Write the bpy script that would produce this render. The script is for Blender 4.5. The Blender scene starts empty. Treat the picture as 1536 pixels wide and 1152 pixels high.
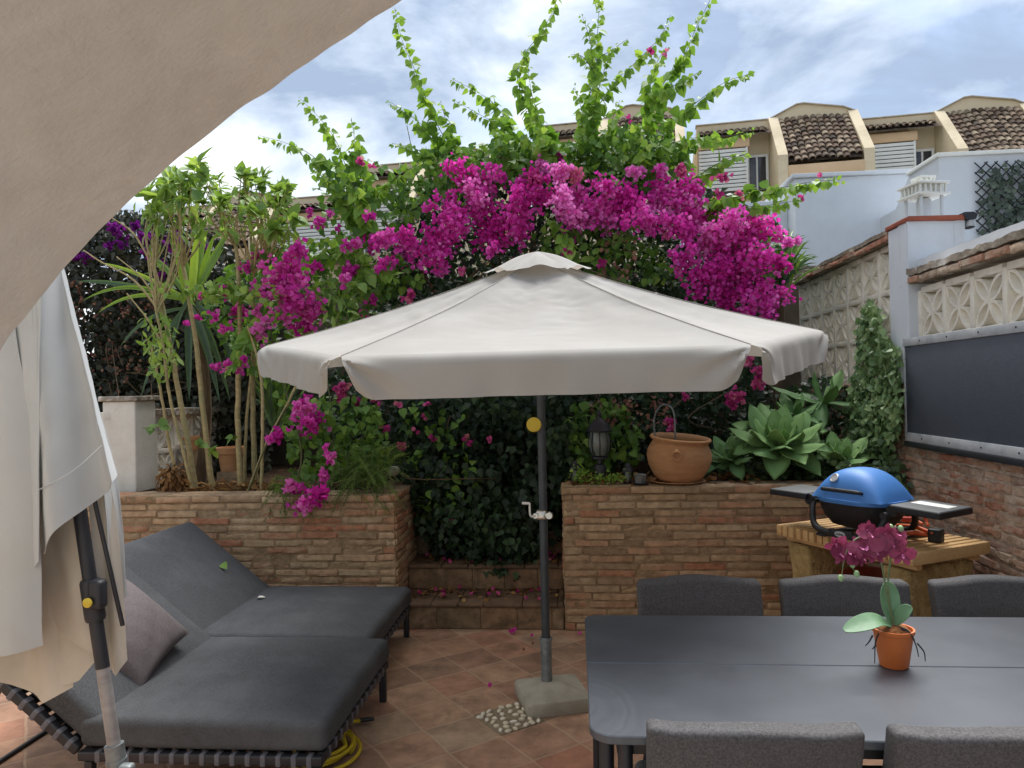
import bpy, math, random
import numpy as np
from mathutils import Vector, Matrix

rng = np.random.default_rng(11)
random.seed(11)
scene = bpy.context.scene
COL = scene.collection
PI = math.pi
R = math.radians

# ------------------------------------------------------------------ camera
F, CX, CY = 1090.0, 768.0, 576.0
CAM = np.array([0.0, 0.0, 1.68])
yaw, pitch, roll = R(4.93), R(0.37), R(1.2)
f_ = np.array([-math.sin(yaw)*math.cos(pitch), math.cos(yaw)*math.cos(pitch), math.sin(pitch)])
r0 = np.array([math.cos(yaw), math.sin(yaw), 0.0])
u0 = np.cross(r0, f_)
r_ = r0*math.cos(roll) - u0*math.sin(roll)
u_ = u0*math.cos(roll) + r0*math.sin(roll)

def P(px, py, X=None, Y=None, Z=None):
    """world point seen at photo pixel (px,py) on the plane X=, Y= or Z="""
    d = f_*F + r_*(px-CX) - u_*(py-CY)
    if Y is not None: t = (Y-CAM[1])/d[1]
    elif Z is not None: t = (Z-CAM[2])/d[2]
    else: t = (X-CAM[0])/d[0]
    return CAM + d*t

cam = bpy.data.cameras.new("camera")
cam.sensor_width = 36; cam.lens = 36*F/1536; cam.clip_start = 0.05; cam.clip_end = 2000
camo = bpy.data.objects.new("camera", cam); COL.objects.link(camo)
m = Matrix.Identity(4)
for i in range(3):
    m[i][0] = r_[i]; m[i][1] = u_[i]; m[i][2] = -f_[i]; m[i][3] = CAM[i]
camo.matrix_world = m
scene.camera = camo

# ------------------------------------------------------------------ materials
def rgb(h):
    """sRGB 0-255 triple -> linear rgba"""
    o = []
    for c in h:
        c = c/255.0
        o.append(c/12.92 if c <= 0.04045 else ((c+0.055)/1.055)**2.4)
    return (*o, 1.0)

def node(nt, t, **kw):
    n = nt.nodes.new(t)
    for k, v in kw.items():
        if k.startswith('i_'):
            n.inputs[k[2:].replace('_', ' ')].default_value = v
        else:
            setattr(n, k, v)
    return n

def mat(name, c1, c2=None, scale=6.0, detail=6.0, rough=0.7, bump=0.0, bscale=60.0, bdist=0.01,
        metallic=0.0, spec=0.5, tint=None, transl=0.0, fac=(0.35, 0.65), stretch=None,
        c3=None, c3scale=2.0, c3fac=(0.55, 0.7), coat=0.0, sheen=0.0, tcol=None, weave=0.0):
    mt = bpy.data.materials.new(name); mt.use_nodes = True
    nt = mt.node_tree; nt.nodes.clear(); L = nt.links.new
    out = node(nt, 'ShaderNodeOutputMaterial')
    bs = node(nt, 'ShaderNodeBsdfPrincipled')
    bs.inputs['Roughness'].default_value = rough
    bs.inputs['Metallic'].default_value = metallic
    bs.inputs['Specular IOR Level'].default_value = spec
    if coat: bs.inputs['Coat Weight'].default_value = coat
    if sheen:
        bs.inputs['Sheen Weight'].default_value = sheen
    tc = node(nt, 'ShaderNodeTexCoord')
    src = tc.outputs['Object']
    if stretch:
        mp = node(nt, 'ShaderNodeMapping'); mp.inputs['Scale'].default_value = stretch
        L(src, mp.inputs['Vector']); src2 = mp.outputs['Vector']
    else: src2 = src
    nz = node(nt, 'ShaderNodeTexNoise'); nz.inputs['Scale'].default_value = scale
    nz.inputs['Detail'].default_value = detail; nz.inputs['Roughness'].default_value = 0.62
    L(src2, nz.inputs['Vector'])
    mr = node(nt, 'ShaderNodeMapRange'); mr.inputs['From Min'].default_value = fac[0]; mr.inputs['From Max'].default_value = fac[1]
    L(nz.outputs['Fac'], mr.inputs['Value'])
    if tint:
        at = node(nt, 'ShaderNodeAttribute'); at.attribute_name = 'tint'
        rp = node(nt, 'ShaderNodeValToRGB')
        el = rp.color_ramp.elements
        n = len(tint)
        el[0].position = 0; el[0].color = tint[0]
        el[1].position = 1; el[1].color = tint[-1]
        for i in range(1, n-1):
            e = el.new(i/(n-1)); e.color = tint[i]
        L(at.outputs['Fac'], rp.inputs['Fac'])
        mx = node(nt, 'ShaderNodeMix', data_type='RGBA')
        mx.blend_type = 'MULTIPLY'; mx.inputs[0].default_value = 1.0
        mv = node(nt, 'ShaderNodeMix', data_type='RGBA')
        k = c2 if c2 else (0.7, 0.7, 0.7, 1)
        L(mr.outputs['Result'], mv.inputs[0]); mv.inputs[6].default_value = (1, 1, 1, 1); mv.inputs[7].default_value = k
        L(rp.outputs['Color'], mx.inputs[6]); L(mv.outputs[2], mx.inputs[7])
        col = mx.outputs[2]
    else:
        mx = node(nt, 'ShaderNodeMix', data_type='RGBA')
        mx.inputs[6].default_value = c1; mx.inputs[7].default_value = c2 if c2 else c1
        L(mr.outputs['Result'], mx.inputs[0]); col = mx.outputs[2]
    if c3:
        n3 = node(nt, 'ShaderNodeTexNoise'); n3.inputs['Scale'].default_value = c3scale; n3.inputs['Detail'].default_value = 8
        n3.inputs['Roughness'].default_value = 0.7
        L(src, n3.inputs['Vector'])
        m3 = node(nt, 'ShaderNodeMapRange'); m3.inputs['From Min'].default_value = c3fac[0]; m3.inputs['From Max'].default_value = c3fac[1]
        L(n3.outputs['Fac'], m3.inputs['Value'])
        x3 = node(nt, 'ShaderNodeMix', data_type='RGBA'); x3.inputs[7].default_value = c3
        L(m3.outputs['Result'], x3.inputs[0]); L(col, x3.inputs[6]); col = x3.outputs[2]
    L(col, bs.inputs['Base Color'])
    if bump:
        b = node(nt, 'ShaderNodeBump'); b.inputs['Strength'].default_value = bump; b.inputs['Distance'].default_value = bdist
        nb = node(nt, 'ShaderNodeTexNoise'); nb.inputs['Scale'].default_value = bscale; nb.inputs['Detail'].default_value = 5
        L(src2, nb.inputs['Vector'])
        h = nb.outputs['Fac']
        L(h, b.inputs['Height']); L(b.outputs['Normal'], bs.inputs['Normal'])
    sh = bs.outputs['BSDF']
    if transl:
        tr = node(nt, 'ShaderNodeBsdfTranslucent')
        ms = node(nt, 'ShaderNodeMixShader'); ms.inputs[0].default_value = transl
        if tcol:
            tm = node(nt, 'ShaderNodeMix', data_type='RGBA'); tm.blend_type = 'MULTIPLY'; tm.inputs[0].default_value = 1
            tm.inputs[7].default_value = tcol; L(col, tm.inputs[6]); L(tm.outputs[2], tr.inputs['Color'])
        else: L(col, tr.inputs['Color'])
        L(sh, ms.inputs[1]); L(tr.outputs[0], ms.inputs[2]); sh = ms.outputs[0]
    L(sh, out.inputs['Surface'])
    return mt

# ------------------------------------------------------------------ meshes
ORG = {}

def tag(o, label=None, cat=None, group=None, kind=None):
    if label: o['label'] = label
    if cat: o['category'] = cat
    if group: o['group'] = group
    if kind: o['kind'] = kind
    return o

def thing(name, label, cat, loc=(0, 0, 0), rotz=0.0, group=None, local=False):
    o = bpy.data.objects.new(name, None); COL.objects.link(o)
    o.empty_display_size = 0.1
    o.location = loc; o.rotation_euler = (0, 0, rotz)
    ORG[o.name] = np.zeros(3) if local else np.array(loc, float)
    return tag(o, label, cat, group)

def mk(name, V, Fs, mt, parent=None, tint=None, smooth=True, sharp=40, flat=False):
    V = np.asarray(V, float).reshape(-1, 3)
    if parent is not None:
        V = V - ORG[parent.name]
    me = bpy.data.meshes.new(name)
    if isinstance(Fs, np.ndarray): Fs = [Fs]
    loops, starts, n = [], [], 0
    for a in Fs:
        if isinstance(a, np.ndarray) and a.ndim == 2:
            loops.append(a.ravel()); starts.append(n + np.arange(len(a))*a.shape[1]); n += a.size
        else:
            loops.append(np.array(a)); starts.append(np.array([n])); n += len(a)
    loops = np.concatenate(loops).astype(np.int32); starts = np.concatenate(starts).astype(np.int32)
    me.vertices.add(len(V)); me.vertices.foreach_set('co', V.ravel().astype(np.float32))
    me.loops.add(len(loops)); me.loops.foreach_set('vertex_index', loops)
    me.polygons.add(len(starts)); me.polygons.foreach_set('loop_start', starts)
    me.update(calc_edges=True); me.validate(verbose=False)
    if tint is not None:
        at = me.attributes.new('tint', 'FLOAT', 'POINT')
        at.data.foreach_set('value', np.asarray(tint, np.float32))
    if smooth and not flat:
        me.polygons.foreach_set('use_smooth', np.ones(len(me.polygons), bool))
        if sharp: me.set_sharp_from_angle(angle=R(sharp))
    else:
        me.polygons.foreach_set('use_smooth', np.zeros(len(me.polygons), bool))
    me.materials.append(mt)
    o = bpy.data.objects.new(name, me); COL.objects.link(o)
    if parent is not None:
        o.parent = parent
        ORG[o.name] = ORG[parent.name]
    else:
        ORG[o.name] = np.zeros(3)
    return o

_rb = {}
def rbox(size, r=0.003, k=1, m=1):
    """rounded box centred at 0 -> V,F(quads)"""
    key = (tuple(np.round(size, 5)), r, k, m)
    if key in _rb: return _rb[key]
    h = np.array(size, float)/2
    r = min(r, h.min()*0.98)
    th = np.tan(np.linspace(0, PI/4, k+1))*r
    ax = []
    for a in range(3):
        c = h[a]-r
        flat = np.linspace(-c, c, m+1)
        ax.append(np.concatenate([-(c+th[::-1][:-1]), flat, c+th[1:]]))
    vs, fs, n = [], [], 0
    for a in range(3):
        b, c = (a+1) % 3, (a+2) % 3
        B, C = np.meshgrid(ax[b], ax[c], indexing='ij')
        for s in (-1, 1):
            p = np.zeros(B.shape+(3,)); p[..., a] = s*h[a]; p[..., b] = B; p[..., c] = C
            nb, nc = B.shape
            i = np.arange(nb*nc).reshape(nb, nc)+n
            q = np.stack([i[:-1, :-1], i[1:, :-1], i[1:, 1:], i[:-1, 1:]], -1).reshape(-1, 4)
            if s < 0: q = q[:, ::-1]
            vs.append(p.reshape(-1, 3)); fs.append(q); n += nb*nc
    V = np.concatenate(vs); Fq = np.concatenate(fs)
    inner = np.clip(V, -(h-r), h-r); d = V-inner
    ln = np.linalg.norm(d, axis=1, keepdims=True); ln[ln == 0] = 1
    V = inner + d/ln*r
    key2 = np.round(V/1e-5).astype(np.int64)
    _, idx, inv = np.unique(key2, axis=0, return_index=True, return_inverse=True)
    V = V[idx]; Fq = inv.reshape(-1)[Fq]
    _rb[key] = (V, Fq)
    return V, Fq

def rotz(a):
    c, s = math.cos(a), math.sin(a); return np.array([[c, -s, 0], [s, c, 0], [0, 0, 1]])
def rotx(a):
    c, s = math.cos(a), math.sin(a); return np.array([[1, 0, 0], [0, c, -s], [0, s, c]])
def roty(a):
    c, s = math.cos(a), math.sin(a); return np.array([[c, 0, s], [0, 1, 0], [-s, 0, c]])
def nrm(v):
    v = np.asarray(v, float); return v/(np.linalg.norm(v, axis=-1, keepdims=True)+1e-12)

def catmull(pts, n=8):
    pts = np.asarray(pts, float)
    if len(pts) < 3:
        t = np.linspace(0, 1, n+1)[:, None]; return pts[0]*(1-t)+pts[-1]*t
    q = np.concatenate([[2*pts[0]-pts[1]], pts, [2*pts[-1]-pts[-2]]])
    out = []
    for i in range(1, len(q)-2):
        t = np.linspace(0, 1, n, endpoint=False)[:, None]
        a, b, c, d = q[i-1], q[i], q[i+1], q[i+2]
        out.append(0.5*((2*b)+(-a+c)*t+(2*a-5*b+4*c-d)*t*t+(-a+3*b-3*c+d)*t**3))
    out.append(pts[-1:])
    return np.concatenate(out)

class MB:
    def __init__(s): s.V = []; s.F = []; s.T = []; s.n = 0
    def add(s, V, Fs, t=0.5):
        V = np.asarray(V, float).reshape(-1, 3)
        if isinstance(Fs, np.ndarray): Fs = [Fs]
        for a in Fs: s.F.append(np.asarray(a)+s.n)
        s.V.append(V); s.T.append(np.full(len(V), t) if np.isscalar(t) else np.asarray(t)); s.n += len(V)
    def box(s, c, size, r=0.003, k=1, m=1, rot=None, t=0.5):
        V, Fq = rbox(size, r, k, m)
        if rot is not None: V = V @ np.asarray(rot).T
        s.add(V+np.asarray(c, float), Fq, t)
    def b2(s, a, b, r=0.003, **kw):
        a = np.minimum(a, b) if False else np.asarray(a, float); b = np.asarray(b, float)
        s.box((a+b)/2, np.abs(b-a), r, **kw)
    def grid(s, G, t=0.5, closed_u=False, closed_v=False):
        G = np.asarray(G, float); nu, nv = G.shape[:2]
        i = np.arange(nu*nv).reshape(nu, nv)
        if closed_u: i = np.concatenate([i, i[:1]], 0)
        if closed_v: i = np.concatenate([i, i[:, :1]], 1)
        q = np.stack([i[:-1, :-1], i[1:, :-1], i[1:, 1:], i[:-1, 1:]], -1).reshape(-1, 4)
        s.add(G.reshape(-1, 3), q, t if np.isscalar(t) else np.asarray(t).ravel())
    def tube(s, pts, rad, n=8, t=0.5, caps=True):
        pts = np.asarray(pts, float); m_ = len(pts)
        rad = np.full(m_, rad) if np.isscalar(rad) else np.interp(np.linspace(0, 1, m_), np.linspace(0, 1, len(rad)), rad)
        tg = nrm(np.gradient(pts, axis=0))
        a = np.array([0, 0, 1.0]) if abs(tg[0][2]) < 0.9 else np.array([1.0, 0, 0])
        u = nrm(np.cross(tg[0], a)); ring = []
        ang = np.linspace(0, 2*PI, n, endpoint=False)
        for i in range(m_):
            u = u - tg[i]*np.dot(u, tg[i]); u = nrm(u); v = np.cross(tg[i], u)
            ring.append(pts[i]+rad[i]*(np.cos(ang)[:, None]*u+np.sin(ang)[:, None]*v))
        G = np.stack(ring)
        b = s.n
        s.grid(G, t, closed_v=True)
        if caps:
            s.F.append((np.arange(n)+b)[None, :]); s.F.append((np.arange(n)[::-1]+b+(m_-1)*n)[None, :])
    def lathe(s, prof, c=(0, 0, 0), n=24, t=0.5, rot=None, cap=True):
        prof = np.asarray(prof, float)
        ang = np.linspace(0, 2*PI, n, endpoint=False)
        G = np.stack([np.stack([p[0]*np.cos(ang), p[0]*np.sin(ang), np.full(n, p[1])], -1) for p in prof])
        if rot is not None: G = G @ np.asarray(rot).T
        b = s.n
        s.grid(G+np.asarray(c, float), t, closed_v=True)
        if cap:
            m_ = len(prof)
            s.F.append((np.arange(n)[::-1]+b)[None, :]); s.F.append((np.arange(n)+b+(m_-1)*n)[None, :])
    def prism(s, poly, d, t=0.5):
        """poly: (n,3) planar outline, extruded by vector d"""
        poly = np.asarray(poly, float); n = len(poly); d = np.asarray(d, float)
        V = np.concatenate([poly, poly+d]); i = np.arange(n); j = (i+1) % n
        s.add(V, [i[None, ::-1], (i+n)[None, :], np.stack([i, j, j+n, i+n], -1)], t)
    def sheet(s, G, th, t=0.5):
        """grid surface with thickness (offset along normals), closed rim"""
        G = np.asarray(G, float); nu, nv = G.shape[:2]
        du = np.gradient(G, axis=0); dv = np.gradient(G, axis=1)
        N = nrm(np.cross(du, dv))
        b = s.n
        s.grid(G+N*th/2, t); s.grid((G-N*th/2)[:, ::-1], t)
        i = np.arange(nu*nv).reshape(nu, nv)+b; j = (np.arange(nu*nv).reshape(nu, nv)[:, ::-1])+b+nu*nv
        def rim(a, c): s.F.append(np.stack([a[:-1], c[:-1], c[1:], a[1:]], -1))
        rim(i[0], j[0]); rim(i[-1][::-1], j[-1][::-1]); rim(i[:, 0][::-1], j[:, 0][::-1]); rim(i[:, -1], j[:, -1])
    def build(s, name, mt, parent=None, **kw):
        V = np.concatenate(s.V); T = np.concatenate(s.T)
        return mk(name, V, s.F, mt, parent, tint=T, **kw)
    def xf(s, Mx, off=(0, 0, 0)):
        s.V = [v @ np.asarray(Mx).T + np.asarray(off, float) for v in s.V]; return s

def vnoise(p, seed=0, sc=1.0):
    """cheap smooth noise in about -1..1 for arrays of points"""
    g = np.random.default_rng(seed); p = np.asarray(p, float)*sc
    o = np.zeros(p.shape[:-1])
    for k in range(7):
        w = g.normal(size=3)*(1+0.45*k); o += np.sin(p@w+g.uniform(0, 6.28))/(1+0.35*k)
    return o/3.0

def scatter(T, TF, pos, D, N, s, tint, mb):
    """copies template T (n,3; y = length, z = normal) to pos with direction D, normal N, scale s (m,) or (m,3)"""
    m_ = len(pos)
    y = nrm(D); x = nrm(np.cross(y, N)); z = np.cross(x, y)
    M_ = np.stack([x, y, z], -1)
    s = np.asarray(s, float); s = s[:, None] if s.ndim == 1 else s
    Ts = T[None]*s[:, None, :] if s.shape[1] == 3 else T[None]*s[:, :, None]
    V = np.einsum('mij,mnj->mni', M_, Ts)+pos[:, None]
    nT = len(T)
    off = (np.arange(m_)*nT)[:, None, None]
    Fs = [(f[None]+off).reshape(-1, f.shape[1]) for f in TF]
    mb.add(V.reshape(-1, 3), Fs, np.repeat(tint, nT))

def leaf_template(w=0.42, fold=0.10, droop=0.12, prof=((0, 0.02), (0.12, 0.8), (0.32, 1.0), (0.6, 0.72), (0.82, 0.32), (1, 0.0))):
    V = []
    for y, k in prof:
        zc = -droop*y*y
        V += [(-w*k, y, zc+fold*k), (0, y, zc), (w*k, y, zc+fold*k)]
    V = np.array(V); n = len(prof); q = []
    for i in range(n-1):
        a = i*3
        q += [(a, a+1, a+4, a+3), (a+1, a+2, a+5, a+4)]
    return V, [np.array(q)]
LEAF = leaf_template()
LEAF_S = leaf_template(0.4, 0.08, 0.1, prof=((0, 0.05), (0.3, 1.0), (1, 0.0)))      # cheap leaf
LEAF_L = leaf_template(0.17, 0.05, 0.35, prof=((0, 0.1), (0.3, 0.8), (0.6, 1.0), (0.85, 0.6), (1, 0.0)))
def _bract():
    b, q = leaf_template(0.46, 0.12, -0.18, prof=((0, 0.08), (0.42, 1.0), (0.75, 0.7), (1, 0.0)))
    V, Q = [], []
    for k in range(3):
        v = b @ rotx(0.75).T; v = v @ rotz(k*2*PI/3).T
        Q.append(q[0]+k*len(b)); V.append(v)
    return np.concatenate(V), [np.concatenate(Q)]
BRACT = _bract()

def in_poly(pts, poly):
    poly = np.asarray(poly, float); x, y = pts[:, 0], pts[:, 1]; c = np.zeros(len(pts), bool)
    for i in range(len(poly)):
        x1, y1 = poly[i]; x2, y2 = poly[i-1]
        k = ((y1 > y) != (y2 > y)) & (x < (x2-x1)*(y-y1)/(y2-y1+1e-9)+x1); c ^= k
    return c
def poly_pts(poly, n):
    poly = np.asarray(poly, float); lo, hi = poly.min(0), poly.max(0); o = []
    k = 0
    while k < n:
        p = rng.uniform(lo, hi, size=(n*2, 2)); p = p[in_poly(p, poly)]; o.append(p); k += len(p)
    return np.concatenate(o)[:n]
def PV(px, Y):
    """vectorised P for arrays of pixels at depths Y"""
    d = f_*F + (px[:, :1]-CX)*r_ - (px[:, 1:]-CY)*u_
    return CAM + d*(Y/d[:, 1])[:, None]
# ------------------------------------------------------------------ render settings, sky, sun
scene.view_settings.view_transform = 'Standard'; scene.view_settings.look = 'None'
scene.view_settings.gamma = 1.0; scene.view_settings.exposure = 1.26
scene.view_settings.use_curve_mapping = False
scene.render.engine = 'CYCLES'
SUN_EL, SUN_AZ = R(62), R(18)          # azimuth from +Y towards +X
w = bpy.data.worlds.new("World"); scene.world = w; w.use_nodes = True
nt = w.node_tree; nt.nodes.clear(); L = nt.links.new
wo = node(nt, 'ShaderNodeOutputWorld'); bg = node(nt, 'ShaderNodeBackground'); bg.inputs['Strength'].default_value = 0.084
sky = node(nt, 'ShaderNodeTexSky'); sky.sky_type = 'NISHITA'; sky.sun_disc = False
sky.sun_elevation = SUN_EL; sky.sun_rotation = SUN_AZ
sky.air_density = 1.0; sky.dust_density = 1.4; sky.ozone_density = 1.2
tc = node(nt, 'ShaderNodeTexCoord')
mp = node(nt, 'ShaderNodeMapping'); mp.inputs['Scale'].default_value = (1.0, 1.0, 2.1); mp.inputs['Location'].default_value = (0.35, 0.2, 0.15)
L(tc.outputs['Generated'], mp.inputs['Vector'])
n1 = node(nt, 'ShaderNodeTexNoise'); n1.inputs['Scale'].default_value = 2.3; n1.inputs['Detail'].default_value = 9; n1.inputs['Roughness'].default_value = 0.55; n1.inputs['Distortion'].default_value = 0.5
L(mp.outputs['Vector'], n1.inputs['Vector'])
# more cloud towards the upper left of the garden, clearer towards the right
sx = node(nt, 'ShaderNodeSeparateXYZ'); L(tc.outputs['Generated'], sx.inputs[0])
gl = node(nt, 'ShaderNodeMapRange'); gl.inputs['From Min'].default_value = -0.45; gl.inputs['From Max'].default_value = 0.30
gl.inputs['To Min'].default_value = 0.10; gl.inputs['To Max'].default_value = 0.0
L(sx.outputs['X'], gl.inputs['Value'])
ad = node(nt, 'ShaderNodeMath', operation='ADD'); L(n1.outputs['Fac'], ad.inputs[0]); L(gl.outputs[0], ad.inputs[1])
cm = node(nt, 'ShaderNodeMapRange'); cm.interpolation_type = 'SMOOTHSTEP'
cm.inputs['From Min'].default_value = 0.34; cm.inputs['From Max'].default_value = 0.58
L(ad.outputs[0], cm.inputs['Value'])
# cloud brightness: white tops, grey-blue bellies
n2 = node(nt, 'ShaderNodeTexNoise'); n2.inputs['Scale'].default_value = 3.7; n2.inputs['Detail'].default_value = 7; n2.inputs['Roughness'].default_value = 0.55; n2.inputs['Distortion'].default_value = 0.3
L(mp.outputs['Vector'], n2.inputs['Vector'])
ad2 = node(nt, 'ShaderNodeMath', operation='ADD'); L(n2.outputs['Fac'], ad2.inputs[0])
gl2 = node(nt, 'ShaderNodeMapRange'); gl2.inputs['From Min'].default_value = -0.5; gl2.inputs['From Max'].default_value = 0.2
gl2.inputs['To Min'].default_value = 0.10; gl2.inputs['To Max'].default_value = -0.02
L(sx.outputs['X'], gl2.inputs['Value']); L(gl2.outputs[0], ad2.inputs[1])
cr = node(nt, 'ShaderNodeValToRGB'); e = cr.color_ramp.elements
e[0].position = 0.44; e[0].color = (2.2, 2.8, 3.8, 1); e[1].position = 0.70; e[1].color = (6.4, 6.6, 6.7, 1)
em = e.new(0.55); em.color = (3.7, 4.3, 5.2, 1)
L(ad2.outputs[0], cr.inputs['Fac'])
mx = node(nt, 'ShaderNodeMix', data_type='RGBA'); L(cm.outputs[0], mx.inputs[0])
L(sky.outputs['Color'], mx.inputs[6]); L(cr.outputs['Color'], mx.inputs[7])
L(mx.outputs[2], bg.inputs['Color']); L(bg.outputs[0], wo.inputs['Surface'])

sl = bpy.data.lights.new("sun", 'SUN'); sl.energy = 3.0; sl.angle = R(45); sl.color = (1.0, 0.98, 0.955)
so = bpy.data.objects.new("sun", sl); COL.objects.link(so)
sd = Vector((math.sin(SUN_AZ)*math.cos(SUN_EL), math.cos(SUN_AZ)*math.cos(SUN_EL), math.sin(SUN_EL)))
so.rotation_euler = sd.to_track_quat('Z', 'Y').to_euler(); so.location = (3, 4, 12)

# ------------------------------------------------------------------ materials
MT = {}
MT['stucco'] = mat('stucco', rgb((214, 207, 196)), rgb((203, 196, 185)), scale=9, rough=0.95, bump=0.4, bscale=120, bdist=0.006, spec=0.2, c3=rgb((192, 183, 171)), c3scale=2.4)
MT['white_wall'] = mat('white_wall', rgb((204, 208, 212)), rgb((198, 202, 206)), scale=5, rough=0.9, bump=0.25, bscale=60, bdist=0.006, spec=0.2, c3=rgb((200, 200, 198)), c3scale=1.4, c3fac=(0.62, 0.9))
MT['old_white'] = mat('old_white', rgb((224, 220, 208)), rgb((212, 206, 192)), scale=7, rough=0.9, bump=0.4, bscale=50, bdist=0.008, spec=0.2, c3=rgb((150, 138, 124)), c3scale=3.2, c3fac=(0.58, 0.8))
MT['lattice'] = mat('lattice', rgb((236, 229, 214)), rgb((222, 214, 198)), scale=11, rough=0.9, bump=0.4, bscale=55, bdist=0.006, spec=0.2, c3=rgb((140, 130, 116)), c3scale=4.0, c3fac=(0.58, 0.78))
MT['cream'] = mat('cream', rgb((216, 200, 170)), rgb((206, 190, 158)), scale=1.2, rough=0.9, bump=0.2, bscale=14, bdist=0.01, spec=0.2, c3=rgb((168, 152, 124)), c3scale=0.9, c3fac=(0.55, 0.8))
MT['cream_dark'] = mat('cream_dark', rgb((212, 182, 146)), rgb((202, 172, 136)), scale=1.5, rough=0.9, spec=0.2)
BR_T = [rgb((164, 142, 112)), rgb((190, 162, 128)), rgb((194, 166, 132)), rgb((184, 146, 116)), rgb((182, 126, 98)), rgb((204, 180, 146)), rgb((154, 130, 104)), rgb((188, 158, 126))]
MT['brick'] = mat('brick', None, (0.62, 0.60, 0.57, 1), scale=16, detail=8, rough=0.95, bump=0.7, bscale=70, bdist=0.008, spec=0.15, tint=BR_T, c3=rgb((176, 152, 120)), c3scale=6, c3fac=(0.50, 0.72))
RB_T = [rgb((176, 150, 128)), rgb((184, 140, 116)), rgb((180, 122, 100)), rgb((198, 160, 134)), rgb((176, 132, 110)), rgb((204, 178, 152)), rgb((168, 144, 126)), rgb((186, 136, 112))]
MT['red_brick'] = mat('red_brick', None, (0.60, 0.58, 0.56, 1), scale=15, detail=8, rough=0.95, bump=0.8, bscale=60, bdist=0.010, spec=0.15, tint=RB_T, c3=rgb((196, 178, 158)), c3scale=5, c3fac=(0.47, 0.66))
MT['mortar'] = mat('mortar', rgb((166, 142, 112)), rgb((124, 104, 80)), scale=10, detail=8, rough=1.0, bump=0.9, bscale=45, bdist=0.015, spec=0.1)
MT['grey_mortar'] = mat('grey_mortar', rgb((188, 172, 154)), rgb((150, 134, 118)), scale=9, detail=8, rough=1.0, bump=0.9, bscale=40, bdist=0.015, spec=0.1)
MT['soil'] = mat('soil', rgb((70, 54, 40)), rgb((44, 33, 25)), scale=14, rough=1.0, bump=1.0, bscale=40, bdist=0.02, spec=0.1)
MT['ground'] = mat('ground', rgb((120, 112, 98)), rgb((98, 92, 80)), scale=0.4, rough=1.0, spec=0.1)
MT['coping'] = mat('coping', rgb((158, 146, 130)), rgb((112, 102, 90)), scale=10, rough=0.95, bump=0.9, bscale=30, bdist=0.02, spec=0.1, c3=rgb((206, 198, 186)), c3scale=5, c3fac=(0.50, 0.62))
MT['terracotta'] = mat('terracotta', rgb((190, 144, 102)), rgb((174, 128, 90)), scale=7, rough=0.85, bump=0.25, bscale=60, bdist=0.004, spec=0.2, stretch=(1, 1, 4), c3=rgb((196, 150, 112)), c3scale=4, c3fac=(0.55, 0.8))
MT['rust_cap'] = mat('rust_cap', rgb((160, 88, 66)), rgb((134, 72, 56)), scale=9, rough=0.9, bump=0.4, bscale=30)
RT_T = [rgb((84, 72, 64)), rgb((112, 94, 80)), rgb((150, 132, 112)), rgb((96, 80, 70)), rgb((178, 160, 136)), rgb((78, 68, 62)), rgb((126, 104, 88)), rgb((160, 142, 120))]
MT['roof_tile'] = mat('roof_tile', None, (0.55, 0.55, 0.55, 1), scale=9, rough=0.95, bump=0.4, bscale=20, bdist=0.02, spec=0.15, tint=RT_T)
MT['white_paint'] = mat('white_paint', rgb((226, 226, 220)), rgb((216, 216, 208)), scale=4, rough=0.6)
MT['dark_glass'] = mat('dark_glass', rgb((52, 54, 58)), rgb((66, 66, 70)), scale=2, rough=0.12, spec=0.6)
MT['lamp_black'] = mat('lamp_black', rgb((38, 40, 46)), rgb((30, 31, 36)), scale=12, rough=0.5)

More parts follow.
